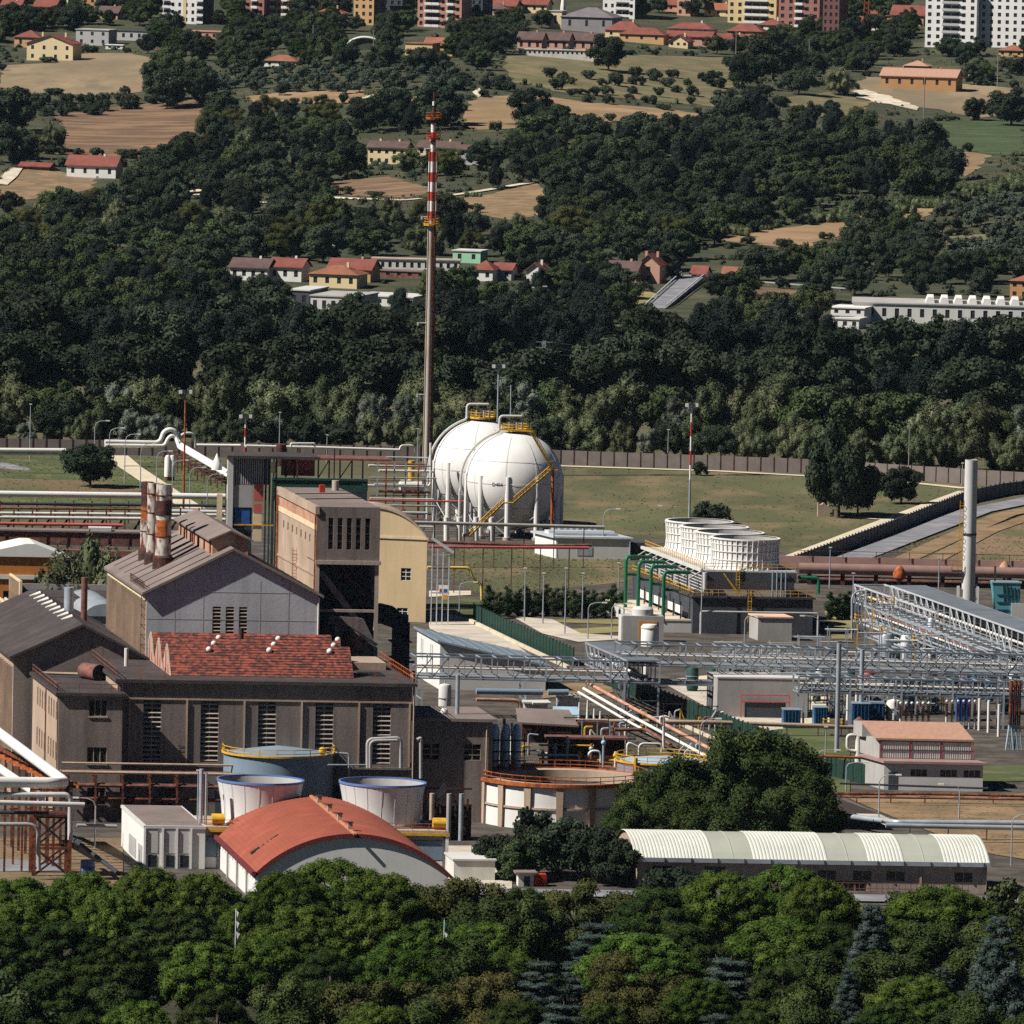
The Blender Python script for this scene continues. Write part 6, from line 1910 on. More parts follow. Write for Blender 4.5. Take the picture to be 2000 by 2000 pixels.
for i, (u, vg) in enumerate(((1655, 1408), (1672, 1410), (1930, 1432), (1950, 1440), (1912, 1428))):
 c = G(u, vg)
 solo(MB(Fr(c)).tube([(0, 0, 0), (0, 0, 5.4)], .24, 10), 'vent_tube', WHITE, ('white upright vent tube behind the capped vent, inner', 'white upright vent tube behind the capped vent, outer', 'white upright vent tube by the substation house, middle', 'white upright vent tube by the substation house, far', 'white upright vent tube by the substation house, near')[i], 'vent', 'white vent tubes', smooth=True)
# capped vent and cream ducts by the pink house
c = G(1676, 1492)
t = thing('capped_vent', 'pale vent duct with a conical rusty cap beside the pink roofed house', 'vent', c)
f = Fr(c)
part(MB(f).tube([(0, 0, 0), (0, 0, 6.0)], .55, 14), 'duct', WHITE_OLD, t, smooth=True)
part(MB(f).lathe((0, 0), [(1.0, 6.7), (.9, 6.9), (.15, 7.5), (.02, 7.5)], 16), 'cap', RUST_BROWN, t, smooth=True)
part(MB(f).tube([(0, 0, 5.9), (0, 0, 6.8)], .4, 12), 'neck', GREY_DARK, t)
part(MB(f).tube(bend([(-.3, -.2, 4.6), (-1.8, -.2, 4.6), (-1.8, -.2, 2.2), (.9, -.2, 1.9)], .7), .26, 10), 'side_duct', WHITE_OLD, t, smooth=True)
part(MB(f).tube([(1.0, 0, 0), (1.0, 0, 4.8)], .4, 12), 'duct', WHITE_OLD, t, smooth=True)
part(MB(f).tube(bend([(1.9, 0, 4.8), (1.9, 0, 1.6), (3.5, 0, 1.3)], .6), .25, 10), 'side_duct', WHITE_OLD, t, smooth=True)
# ------------------------------------------------------------------ loose pipes in the middle yard
PIPES = [
 ([(1120, 1408, 1440), (1400, 1411, 1440), (1690, 1421, 1440)], .36, CONC_TAN, 'long tan pipe crossing the yard to the pink roofed house'),
 ([(1145, 1332, 1400), (1240, 1385, 1430), (1330, 1432, 1470), (1400, 1470, 1500)], .3, CONC_PINK, 'pinkish pipe sloping down the yard behind the blue-grey tank'),
 ([(1140, 1345, 1405), (1230, 1397, 1437), (1320, 1445, 1477), (1390, 1483, 1507)], .26, WHITE_OLD, 'off-white pipe sloping down beside the pinkish pipe'),
 ([(1130, 1352, 1410), (1220, 1405, 1442), (1310, 1455, 1480)], .22, WHITE_OLD, 'thin white pipe sloping down the yard nearest the huts'),
 ([(1200, 1425, 1460), (1262, 1425, 1460), (1310, 1455, 1480)], .3, RUST_BROWN, 'brown pipe bending down towards the blue-grey tank'),
 ([(1060, 1352, 1420), (930, 1350, 1420)], .5, BLUE_GREY, 'blue-grey insulated pipe in front of the lean-to shed'),
 ([(1110, 1352, 1422), (1070, 1352, 1422)], .5, BLUE_GREY, 'short blue-grey pipe end beside the dark square post'),
 ([(930, 1366, 1428), (1015, 1368, 1428), (1018, 1392, 1428)], .3, CONC_PINK, 'pale pink pipe turning down behind the side annex'),
 ([(1040, 1373, 1424), (1075, 1373, 1424)], .25, WHITE_OLD, 'short cream pipe behind the instrument huts'),
 ([(1050, 1475, 1500), (1130, 1475, 1500), (1131, 1492, 1500)], .2, WHITE_OLD, 'white pipe with a drop leg above the round basin'),
 ([(1150, 1490, 1505), (1150, 1467, 1505), (1173, 1467, 1505), (1173, 1490, 1505)], .22, WHITE, 'white hoop-shaped pipe behind the round basin'),
 ([(985, 1404, 1500), (985, 1438, 1500)], .26, CONC_TAN, 'tan hooked vent pipe standing behind the silver dryer'),
 ([(1000, 1412, 1502), (1000, 1470, 1502)], .2, WHITE_OLD, 'cream upright pipe beside the silver dryer'),
 ([(1225, 1478, 1540), (1225, 1448, 1540), (1248, 1460, 1540)], .18, WHITE_OLD, 'cream bent pipe on the blue-grey tank, outer'),
 ([(1248, 1478, 1542), (1248, 1452, 1542), (1292, 1453, 1542), (1292, 1470, 1542)], .18, WHITE_OLD, 'cream hooped pipe on the blue-grey tank'),
 ([(1296, 1462, 1530), (1296, 1402, 1530), (1290, 1400, 1530), (1290, 1412, 1530)], .22, WHITE_OLD, 'tall white hooked standpipe behind the blue-grey tank'),
 ([(1560, 1582, 1600), (1750, 1606, 1640), (2050, 1608, 1645)], .42, STEEL, 'thick silver pipe along the bare dirt behind the barrel shed'),
 ([(1730, 1612, 1648), (2050, 1618, 1650)], .36, STEEL, 'second silver pipe below the thick one behind the barrel shed'),
 ([(1630, 1550, 1570), (1830, 1551, 1572), (2050, 1556, 1575)], .22, RUST, 'rusty pipe on low posts before the substation house, upper'),
 ([(1630, 1556, 1574), (2050, 1562, 1579)], .18, RUST_BROWN, 'rusty pipe on low posts before the substation house, lower'),
 ([(1490, 1478, 1525), (1610, 1477, 1525), (1680, 1480, 1525)], .2, RUST_ORANGE, 'rust-orange pipe beside the capped vent'),
 ([(1640, 1530, 1552), (1930, 1540, 1556)], .16, STEEL_DARK, 'dark thin pipe at the foot of the substation house'),
 ([(640, 1494, 1640), (724, 1494, 1640)], .12, STEEL, 'thin steel pipe leaving the big blue-grey tank'),
 ([(718, 1500, 1640), (718, 1444, 1640), (783, 1441, 1640), (783, 1500, 1640)], .28, GREY_MID, 'grey hoop-shaped pipe against the fifth louvred window, outer'),
 ([(723, 1500, 1642), (723, 1447, 1642), (776, 1446, 1642)], .22, GREY_MID, 'grey hoop-shaped pipe against the fifth louvred window, inner'),
 ([(815, 1445, 1640), (822, 1441, 1640), (822, 1520, 1640)], .26, GREY_MID, 'grey swan-neck pipe before the side annex'),
 ([(835, 1058, 1160), (1050, 1066, 1160), (1155, 1065, 1160)], .3, RUST_BROWN, 'brown pipe bridge rail near the cream building, upper'),
 ([(838, 1068, 1162), (1150, 1070, 1162)], .26, RED_PINK, 'faded red pipe under the brown rail near the cream building'),
 ([(800, 1020, 1110), (1180, 1030, 1110)], .34, GREY_MID, 'long grey pipe passing in front of both gas spheres'),
 ([(835, 1108, 1180), (918, 1109, 1180), (922, 1128, 1180), (940, 1140, 1180), (941, 1172, 1180)], .26, YELLOW_PIPE, 'pale yellow gas pipe stepping down beside the cream building'),
 ([(720, 909, 1015), (840, 911, 1015)], .24, WHITE_OLD, 'white pipe between the green gantry and the gas spheres, upper'),
 ([(715, 948, 1030), (835, 951, 1030), (841, 945, 1030), (841, 865, 1030)], .24, WHITE_OLD, 'white pipe turning up beside the flare stack'),
 ([(720, 977, 1045), (940, 980, 1045)], .2, RED_PINK, 'faded red pipe in front of the gas sphere legs'),
 ([(480, 871, 985), (620, 874, 985), (780, 879, 985)], .3, WHITE, 'white pipe running behind the brown conveyor roof'),
 ([(568, 873, 986), (568, 866, 986), (615, 866, 986), (615, 873, 986)], .2, WHITE, 'small square expansion loop on the white pipe behind the conveyor'),
 ([(780, 880, 985), (783, 870, 985), (808, 870, 985), (810, 882, 985)], .2, WHITE_OLD, 'square pipe loop beside the foot of the flare stack'),
]
for path, r, m, lab in PIPES:
 P = [Q(*p) for p in path]
 pipe(bend(P, .9) if len(P) > 2 else P, r, 'process_pipe', m, lab)
# pipe supports
_k = 0
for u0, u1, v0, vg, n, m in ((1140, 1690, 1409, 1440, 9, WHITE_OLD), (1640, 2040, 1552, 1572, 6, RUST), (1740, 2040, 1608, 1645, 4, RUST_BROWN), (820, 1170, 1022, 1110, 6, RUST_BROWN), (860, 1140, 1066, 1160, 5, RUST_BROWN)):
 for i in range(n):
  u = u0 + (u1 - u0) * (i + .5) / n
  q = Q(u, v0 + (u - u0) * .015, vg)
  _k += 1
  nm = 'pipe_support'
  t = thing(nm, 'slim post under the %s, number %s along it' % ({1440: 'tan yard pipe', 1572: 'rusty pipes by the substation', 1645: 'silver pipes on the dirt', 1110: 'long grey pipe by the spheres', 1160: 'brown rail by the cream building'}[vg], ('one', 'two', 'three', 'four', 'five', 'six', 'seven', 'eight', 'nine')[i]), 'post', (q.x, q.y, 0), 'pipe support posts')
  bpart((q.x, q.y, 0), (q.x, q.y, q.z), .2, 'post', m, t)
  bpart((q.x - .8, q.y, q.z - .15), (q.x + .8, q.y, q.z - .15), .2, 'cross_arm', m, t)
# silver dryer bundle by the annex
c = G(990, 1512)
t = thing('tube_dryer', 'bundle of bright silver cylinders in a dark frame beside the side annex', 'vessel', c)
f = Fr(c, 3)
for i in range(3):
 part(MB(f).lathe((-2.0 + i * 1.7, 0), [(.72, 1.2), (.72, 7.0), (.4, 7.8), (.05, 7.9)], 14), 'cylinder', STEEL_BRIGHT, t, smooth=True)
for z in (2.2, 3.6, 5.4):
 bpart(f(-3.2, -.9, z), f(2.8, -.9, z), .18, 'frame_beam', BLACK, t)
for x in (-3.2, -1.1, .6, 2.6):
 bpart(f(x, -.9, 0), f(x, -.9, 6.4), .16, 'frame_post', STEEL_DARK, t)
bxp(f, -3, -.6, .9, 3, .6, 1.2, 'base', RUST_ORANGE, t)
# small odds and ends in the pipe yard behind the basin
for i, (u, v, vg, h, m, lab) in enumerate([(1131, 1375, 1412, 2.4, WHITE, 'white relief pipe nearest the white hut'), (1147, 1385, 1418, 3.6, WHITE, 'tall white relief pipe behind the pipe yard valves'), (1160, 1390, 1422, 2.6, WHITE, 'white relief pipe third from the white hut'), (1172, 1395, 1424, 2.6, WHITE, 'white relief pipe farthest from the white hut')]):
 q = Q(u, v + 25, vg)
 solo(MB(Fr((q.x, q.y, 0))).tube([(0, 0, 0), (0, 0, q.z + h)], [.3, .12], 8), 'relief_pipe', m, lab, 'pipe', 'white relief pipes', smooth=True)
f = Fr(G(1060, 1498), 3)
t = thing('valve_skid', 'clutter of valves and yellow pipes on a skid behind the round basin', 'valve skid', f(0, 0, 0))
for i in range(7):
 x = i * 1.9
 m = (YELLOW, STEEL, WHITE_OLD, YELLOW, RUST_ORANGE, STEEL, WHITE_OLD)[i]
 part(MB(f).tube([(x, 0, 0), (x, 0, 2.6 + (i % 3) * 1.2)], .2, 8), 'riser', m, t, smooth=True)
 part(MB(f).sphere((x, 0, 2.0 + (i % 3)), .42, 8, 6), 'valve', (YELLOW, STEEL, BLUE_PALE)[i % 3], t, smooth='all')
part(MB(f).tube([(-.6, .2, 1.2), (13, .2, 1.2)], .2, 8), 'header', YELLOW, t, smooth=True)
part(MB(f).tube([(-.6, .6, 3.4), (8, .6, 3.4)], .16, 8), 'header', YELLOW, t, smooth=True)
bxp(f, 1, 3, 0, 13, 6, 4.2, 'backing_shed', RUST_BLACK, t)
bxp(f, .5, 2.4, 4.2, 13.5, 6.4, 4.5, 'shed_roof', RUST_BROWN, t)
f = Fr(G(1020, 1452), 3)
t = thing('brown_pump_shed', 'dark open-fronted pump shed with brown felt roof behind the valve skid', 'shed', f(0, 0, 0))
bxp(f, 0, 1, 0, 14, 6, 3.4, 'wall', RUST_BLACK, t)
part(MB(f).prism([(-.8, -.6, 3.2), (9.0, -.6, 2.8), (7.8, 6.5, 4.6), (-.8, 6.5, 4.8)], (0, 0, .3)), 'roof', ROOF_BROWN, t)
for x in (9.5, 12, 14):
 bpart(f(x, -.4, 0), f(x, -.4, 3.8), .18, 'post', STEEL, t)
# steel steps beside the side annex
f = Fr(G(800, 1640), 3)
t = thing('steel_stair_frame', 'dark tangle of steel stairs and pipes at the corner of the louvred hall', 'stairs', f(0, 0, 0))
for x in (0, 2.2, 4.4, 6.6, 8.4):
 bpart(f(x, 0, 0), f(x, 0, 9.5 - x * .4), .3, 'column', RUST_BLACK, t)
for z in (2.6, 5.2, 7.6):
 bpart(f(-.4, 0, z), f(9, 0, z), .26, 'beam', RUST_BLACK, t)
stair(f(1, -.6, 2.6), f(5, -.6, 7.4), t, STEEL_DARK)
for x, m in ((1.4, GREY_WALL), (3.1, CONC_TAN), (5.6, GREY_MID), (7.4, STEEL)):
 part(MB(f).tube([(x, -1.2, 0), (x, -1.2, 7)], .35, 10), 'upright_pipe', m, t, smooth=True)
bxp(f, 1, .6, 0, 9, 3, 5, 'dark_panel', RUST_BLACK, t)
# rack of rusty pipes along the foot of the hall
A_, B_ = fA(-8, -6.5, 0), fA(20, -6.5, 0)
t = thing('hall_pipe_rack', 'rust-brown pipe rack running along the foot of the louvred hall', 'pipe rack', A_)
fr_ = Fr(A_, 3.0, 9.5)
for i in range(8):
 x = i * 4.0
 for y in (0, 2.4):
  bpart(fr_(x, y, 0), fr_(x, y, 7.4), .3, 'column', RUST, t)
 for z in (3.4, 5.4, 7.2):
  bpart(fr_(x, -.3, z), fr_(x, 2.8, z), .25, 'cross_arm', RUST_BROWN, t)
for i, (z, y, r, m) in enumerate([(7.6, .3, .22, CONC_TAN), (7.6, 1.4, .25, RUST_BROWN), (7.5, 2.3, .2, GREY_MID), (5.7, .2, .3, RUST_BROWN), (5.7, 1.3, .26, RUST), (5.7, 2.2, .2, RUST_BROWN), (3.7, .5, .28, RUST), (3.7, 1.7, .22, GREY_MID), (8.9, .6, .16, CONC_TAN)]):
 bpart(fr_(-1, y, z), fr_(29, y, z), r * 2, 'pipe_run', m, t, shape='cyl')
# ------------------------------------------------------------------ rusty pipe bridge at the left edge
T0 = G(135, 1715)
t = thing('rusty_pipe_tower', 'rusty lattice tower carrying pipe ends near the white flat block', 'pipe tower', T0)
f = Fr(T0, 4, 9)
for x in (-5.0, 0):
 for y in (0, 4):
  bpart(f(x, y, 0), f(x, y, 12.2), .55, 'leg', RUST, t)
for z in (4.2, 8.6, 12.0):
 for y in (0, 4):
  bpart(f(-5.2, y, z), f(.2, y, z), .35, 'beam', RUST, t)
for y in (0, 4):
 for s in (1, -1):
  for z0, z1 in ((.3, 4.2), (4.2, 8.6)):
   bpart(f(-2.5 - 2.5 * s, y, z0), f(-2.5 + 2.5 * s, y, z1), .25, 'brace', RUST_BLACK, t)
bxp(f, -5.2, -.3, 8.7, .4, 4.4, 9.0, 'platform', RUST_BLACK, t)
rk = thing('rusty_pipe_bridge', 'rusty column row carrying white insulated pipes in from the photo edge', 'pipe bridge', G(-20, 1640))
for i in range(12):
 p = Q(-15 + i * 13.5, 1450 + i * 6.4, 1640 + i * 6.2)
 bpart((p.x, p.y, 0), (p.x, p.y, p.z), .38, 'column', RUST, rk)
 bpart((p.x - 2.0, p.y + 3, p.z - 1.2), (p.x + 1.5, p.y, p.z - 1.2), .35, 'cross_arm', RUST_ORANGE, rk)
bpart(Q(-20, 1452, 1638), Q(140, 1530, 1714), .5, 'edge_beam', RUST, rk)
bpart(Q(-20, 1462, 1634), Q(140, 1541, 1710), .4, 'edge_beam', CONC_PINK, rk)
for i, (path, r, m, lab) in enumerate([
 ([(-20, 1418, 1650), (128, 1528, 1712), (110, 1529, 1720), (-20, 1527, 1722)], .75, WHITE, 'fat white insulated pipe making a sharp elbow at the rusty tower'),
 ([(-20, 1488, 1645), (80, 1556, 1690)], .62, WHITE, 'white insulated pipe sloping under the fat elbow pipe'),
 ([(-20, 1552, 1722), (130, 1552, 1722), (137, 1560, 1722), (137, 1640, 1722)], .36, GREY_WALL, 'grey pipe turning down at the rusty tower'),
 ([(-20, 1567, 1724), (165, 1572, 1724)], .36, GREY_WALL, 'pale grey pipe below the turning pipe at the rusty tower'),
 ([(-20, 1587, 1720), (95, 1588, 1720)], .24, STEEL_DARK, 'dark pipe crossing the rusty tower'),
 ([(-20, 1610, 1722), (74, 1610, 1722), (76, 1700, 1722)], .3, GREY_MID, 'grey pipe turning down to the ground before the rusty tower'),
 ([(150, 1612, 1690), (228, 1614, 1690)], .25, GREY_MID, 'grey pipe leading to the white flat block'),
 ([(145, 1640, 1700), (230, 1705, 1735)], .3, STEEL_DARK, 'dark conveyor pipe slanting down beside the white flat block'),
]):
 P = [Q(*p) for p in path]
 pipe(bend(P, 1.6) if len(P) > 2 else P, r, 'insulated_pipe', m, lab, n=14)
for i in range(6):
 u = 8 + i * 17
 p = G(u, 1706 - (i % 2) * 14)
 t2 = thing('rusty_column', 'slim rusty column under the pipes left of the lattice tower, number %s' % ('one', 'two', 'three', 'four', 'five', 'six')[i], 'column', p, 'rusty columns under the pipes')
 bpart(p, p + Vector((0, 0, 8.2)), .3, 'shaft', RUST, t2)
 bpart(p + Vector((-.6, 0, 8.2)), p + Vector((.6, 0, 8.2)), .3, 'head', RUST, t2)
dr = G(171, 1708)
t2 = thing('blue_drum', 'dark blue drum on the ground beside the white flat block', 'drum', dr)
part(MB(Fr(dr)).lathe((0, 0), [(1.0, 0), (1.0, 2.0), (.05, 2.05)], 16), 'shell', BLUE_RIM, t2, smooth=True)
part(MB(Fr(dr)).lathe((0, 0), [(1.0, 1.0), (1.06, 1.0), (1.06, 1.1), (1.0, 1.1)], 16), 'hoop', STEEL_DARK, t2)
# ------------------------------------------------------------------ left pipelines beyond the power house
for i, (path, r, m, lab) in enumerate([
 ([(-20, 964, 1012), (440, 970, 1016)], .62, WHITE, 'big white pipeline running straight behind the boiler stacks'),
 ([(-20, 879, 925), (128, 880, 926)], .5, WHITE, 'white pipeline pair ending at the round tree, upper'),
 ([(-20, 886, 925), (128, 887, 926)], .3, WHITE_OLD, 'white pipeline pair ending at the round tree, lower'),
 ([(205, 863, 912), (306, 865, 912), (314, 860, 912), (320, 843, 912), (332, 838, 912), (344, 843, 912), (346, 860, 912), (352, 868, 914), (446, 923, 958)], .52, WHITE, 'white pipeline with a tall round expansion loop slanting to the blue tower'),
 ([(205, 870, 914), (322, 871, 914), (328, 856, 914), (336, 850, 914), (344, 856, 914), (350, 874, 916), (446, 930, 961)], .4, WHITE, 'second white pipeline nested below the tall expansion loop'),
 ([(346, 872, 912), (348, 856, 912), (360, 846, 912), (374, 846, 912), (381, 854, 912), (381, 874, 912)], .32, WHITE_OLD, 'white arch-shaped pipe loop beside the rust-orange mast'),
 ([(381, 869, 910), (470, 870, 912)], .3, WHITE, 'short white pipeline behind the rust-orange mast'),
 ([(-20, 983, 1022), (440, 988, 1026)], .3, STEEL_DARK, 'dark pipe under the big white pipeline, first'),
 ([(-20, 992, 1026), (440, 996, 1030)], .26, RUST_BROWN, 'brown pipe under the big white pipeline, second'),
 ([(-20, 1002, 1032), (440, 1006, 1036)], .3, WHITE_OLD, 'pale pipe under the big white pipeline, third'),
 ([(-20, 1010, 1036), (440, 1015, 1040)], .34, WHITE_OLD, 'pale pipe under the big white pipeline, fourth'),
 ([(320, 998, 1030), (440, 1000, 1032)], .4, STEEL_BRIGHT, 'silver pipe end behind the boiler house ridge'),
 ([(-20, 1022, 1046), (240, 1026, 1050)], .34, RED_PINK, 'faded red pipe over the brown gallery'),
]):
 P = [Q(*p) for p in path]
 pipe(bend(P, .9) if len(P) > 2 else P, r, 'pipeline', m, lab, 'pipeline', n=12)
for i in range(13):
 u = -5 + i * 36
 p = Q(u, 1012, 1030)
 t2 = thing('pipe_trestle', 'rusty trestle under the straight pipelines, number %s from the photo edge' % ('one', 'two', 'three', 'four', 'five', 'six', 'seven', 'eight', 'nine', 'ten', 'eleven', 'twelve', 'thirteen')[i], 'trestle', (p.x, p.y, 0), 'pipeline trestles')
 for dy in (-8, 10):
  bpart((p.x, p.y + dy, 0), (p.x, p.y + dy, 4.6), .3, 'leg', RUST, t2)
 bpart((p.x, p.y - 8, 2.2), (p.x, p.y + 20, 2.2), .28, 'beam', RUST_BROWN, t2)
for i in range(9):
 u = 330 + i * 13
 p = Q(u, 882 + i * 6.2, 915 + i * 5)
 t2 = thing('slant_pipe_trestle', 'rusty trestle under the slanting white pipelines, number %s from the loop' % ('one', 'two', 'three', 'four', 'five', 'six', 'seven', 'eight', 'nine')[i], 'trestle', (p.x, p.y, 0), 'slanting pipeline trestles')
 for dx in (-1.0, 1.4):
  bpart((p.x + dx, p.y, 0), (p.x + dx, p.y, p.z), .28, 'leg', RUST, t2)
 for k in (1.0, .7):
  bpart((p.x - 1.4, p.y, p.z * k), (p.x + 2.0, p.y, p.z * k), .3, 'beam', RUST_BROWN, t2)
for i, u in enumerate((327, 336)):
 p = G(u, 940)
 t2 = thing('white_drum_pair', 'upright white drum under the expansion loop, %s one' % ('outer', 'inner')[i], 'tank', p, 'white drums under the loop')
 part(MB(Fr(p)).lathe((0, 0), [(.7, 1), (.7, 5), (.4, 5.6), (.02, 5.7)], 12), 'shell', WHITE, t2, smooth=True)
 part(MB(Fr(p)).tube([(0, 0, 0), (0, 0, 1)], .5, 8), 'foot', RUST, t2)
# brown gallery
f = Fr(G(-40, 1090), 1.0)
t = thing('brown_gallery', 'long brown covered conveyor gallery behind the orange office', 'conveyor', f(0, 0, 0))
bxp(f, 0, 0, 2.8, 47, 5, 5.4, 'housing', RUST_BROWN, t)
bxp(f, -.2, -.3, 5.4, 47.2, 5.3, 5.7, 'roof', ROOF_BROWN, t)
bxp(f, 0, -6, 1.2, 40, -3, 2.4, 'lower_trough', RUST_BROWN, t)
for i in range(12):
 bpart(f(1 + i * 4, 0, 0), f(1 + i * 4, 0, 2.8), .3, 'leg', RUST_BLACK, t)
 bpart(f(1 + i * 4, -.05, 2.8), f(1 + i * 4, -.05, 5.4), .2, 'rib', RUST_BLACK, t)
bxp(f, 21, -.2, 5.7, 25.5, 3, 6.4, 'roof_cover', GREY_WALL, t)
# ------------------------------------------------------------------ blue-grey transfer tower and green gantry
fX = Fr(G(440, 1200), 2.0, 9.0)
t = thing('transfer_tower', 'blue-grey transfer tower with corrugated wall, blue door and a pale corner pillar', 'tower', fX(0, 0, 0))
sx = PXM(fX.o)
hx = lambda v: (1200 - v) / sx
bxp(fX, 0, 0, 0, 1.0, 1.2, hx(893), 'pillar', GREY_WALL, t)
bxp(fX, 1.05, .5, hx(945), 7.6, 8, hx(892), 'upper_wall', GREY_DARK, t)  # shadow of the roof above is painted in as dark grey
for i in range(16):
 bpart(fX(1.3 + i * .4, .42, hx(945)), fX(1.3 + i * .4, .42, hx(892)), .2, 'corrugation', GREY_MID, t)
bxp(fX, 1.05, .3, hx(990), 4.6, 8, hx(946), 'grey_panel', GREY_MID, t)
bxp(fX, 1.05, .6, 0, 4.6, 8, hx(991), 'lower_wall', STEEL_DARK, t)
bxp(fX, 1.5, .45, hx(1022), 4.2, .59, hx(992), 'blue_door', BLUE, t)
bpart(fX(1.05, .2, hx(1024)), fX(8.5, .2, hx(1024)), .22, 'gallery_edge', YELLOW, t)
bxp(fX, -.5, -2.4, hx(892), 16.5, 8.5, hx(887), 'roof', ROOF_DARK, t)
bxp(fX, 4.9, .2, hx(978), 6.6, .5, hx(943), 'red_panel', RED_PINK, t)
bxp(fX, 4.9, .2, hx(1000), 6.4, .5, hx(983), 'red_panel', RED_PINK, t)
bxp(fX, 4.8, .25, hx(1056), 6.4, .5, hx(1001), 'cream_panel', TRIM_CREAM, t)
bxp(fX, 8.0, .2, hx(900) - 2, 8.8, .6, hx(900), 'cream_panel', TRIM_CREAM, t)
for x in (7.0, 7.7, 8.9):
 bpart(fX(x, .3, 0), fX(x, .3, hx(892)), .35, 'column', GREEN_DARK if x > 7.5 else STEEL_DARK, t)
bpart(fX(-1.3, 1, 0), fX(-1.3, 1, hx(965)), 1.0, 'cream_post', TRIM_CREAM, t)
part(MB(fX).lathe((-1.9, 1), [(1.0, hx(918)), (1.0, hx(905)), (.5, hx(897)), (.1, hx(886))], 14), 'bell_vent', WHITE, t, smooth=True)
fY = Fr(G(527, 1190), 2.0, 9.0)
t = thing('green_gantry', 'dark green girder gantry with brown gallery roof behind the bunker tower', 'gantry', fY(0, 0, 0))
sy = PXM(fY.o)
hy = lambda v: (1190 - v) / sy
bxp(fY, 0, 0, hy(955), 17.6, .6, hy(934), 'girder', GREEN_DARK, t)
bxp(fY, 0, -.2, hy(936), 17.6, .8, hy(932), 'girder_flange', GREEN_DARK, t)
bxp(fY, 16.5, -.1, hy(975), 17.4, .9, hy(934), 'girder_end', GREEN_DARK, t)
bxp(fY, 0, -.15, hy(976), 17.5, .75, hy(955), 'girder', STEEL_DARK, t)
for x in (.2, 17.1, 9):
 bpart(fY(x, .3, 0), fY(x, .3, hy(976)), .5, 'leg', STEEL_DARK, t)
bxp(fY, -1.0, 1, hy(897), 22.0, 9, hy(893), 'gallery_roof', RUST_BROWN, t)
for i, x in enumerate((.4, 2.6, 4.2, 8.6, 10.6, 12.6, 14.8, 16.8)):
 bpart(fY(x, 1.2, hy(932)), fY(x, 1.2, hy(893)), .3, 'gallery_post', BLACK, t)
for a, b_ in ((2.6, 4.2), (8.6, 10.6), (12.6, 14.8)):
 bpart(fY(a, 1.2, hy(932)), fY(b_, 1.2, hy(896)), .2, 'gallery_brace', BLACK, t)
bxp(fY, 2.0, 3.0, hy(930), 8.2, 3.3, hy(898), 'red_wall', RED_PINK, t)
part(MB(fY).tube([(1.6, .5, hy(910)), (1.6, .5, hy(867))], [.8, .95], 12), 'soot_funnel', RUST_BLACK, t, smooth=True)
for x in (4.6, 11.4):
 bpart(fY(x, .2, hy(932)), fY(x, .2, hy(873)), .25, 'derrick_post', RUST_BLACK, t)
# ------------------------------------------------------------------ drum and pipes between the gantry and the spheres
p = G(802, 1005)
t = thing('feed_drum', 'white horizontal drum with an ochre upright vessel near the flare stack', 'vessel', p)
f = Fr(p, 3)
part(MB(f).tube([(-2.6, 0, 6.0), (-2.2, 0, 6.0), (2.2, 0, 6.0), (2.6, 0, 6.0)], [.6, 1.2, 1.2, .6], 16), 'drum', WHITE_OLD, t, smooth=True)
part(MB(f).tube([(0, .5, 7.2), (0, .5, 11.2)], .7, 12), 'upright_vessel', YELLOW, t, smooth=True)
for x in (-1.6, 1.6):
 bpart(f(x, 0, 0), f(x, 0, 5), .4, 'saddle_leg', RUST_ORANGE, t)
bxp(f, -4, -1.5, 4.4, 4, 1.5, 4.6, 'platform', RUST_BROWN, t)
for i, u in enumerate((735, 752, 768, 790, 815, 828)):
 p = G(u, 1040)
 t2 = thing('pipe_goalpost', 'tubular pipe frame between the green gantry and the gas spheres, number %s' % ('one', 'two', 'three', 'four', 'five', 'six')[i], 'pipe frame', p, 'pipe frames by the spheres')
 bpart(p, p + Vector((0, 0, 14)), .3, 'post', (STEEL, RUST_ORANGE, STEEL, STEEL, RUST_ORANGE, STEEL)[i], t2)
 for z in (4, 7.5, 10.5, 13.5):
  bpart(p + Vector((-1.4, 0, z)), p + Vector((1.4, 0, z)), .2, 'arm', RUST_BROWN, t2)
# pipes beside the cream building
f = Fr(G(838, 1222), 2)
t = thing('silver_pipe_stand', 'silver pipe frame standing against the side of the cream building', 'pipe frame', f(0, 0, 0))
for x in (.3, 1.3, 2.3, 3.4):
 bpart(f(x, 0, 0), f(x, 0, 15 - x * .7), .2, 'post', STEEL_BRIGHT, t)
for z in (6, 8.4, 10.8, 13):
 bpart(f(.2, 0, z), f(3.6, 0, z), .2, 'beam', STEEL, t)
bpart(f(0.2, 0, 16), f(4.2, 0, 13.4), .5, 'sloping_duct', STEEL_BRIGHT, t)
# ------------------------------------------------------------------ big brown pipeline on the right
f = Fr(G(1560, 1142), -1.0)
t = thing('brown_main_pipe', 'big brown insulated main pipe with a railed walkway crossing behind the cooling tower', 'pipeline', f(0, 0, 0))
part(MB(f).tube([(0, 0, 3.2), (60, 0, 3.2)], 1.05, 18), 'pipe_run', mat('brown_insulation', lin('#8a6e66'), var=.15, streak=.1), t, smooth=True)
bxp(f, -6, 1.5, 3.0, 60, 1.9, 5.4, 'screen_wall', mat('pinkish_screen', lin('#a8877c'), var=.15, scale=.3), t)
part(MB(f).tube([(0, 2.5, .9), (60, 2.5, .9)], .7, 12), 'lower_pipe', RUST_BROWN, t, smooth=True)
for i in range(9):
 bpart(f(2 + i * 6.4, 0, 0), f(2 + i * 6.4, 0, 2.2), .8, 'saddle', RUST_BLACK, t)
 bpart(f(2 + i * 6.4, 1.3, 5.0), f(2 + i * 6.4, 1.3, 6.6), .12, 'rail_post', RUST_BLACK, t)
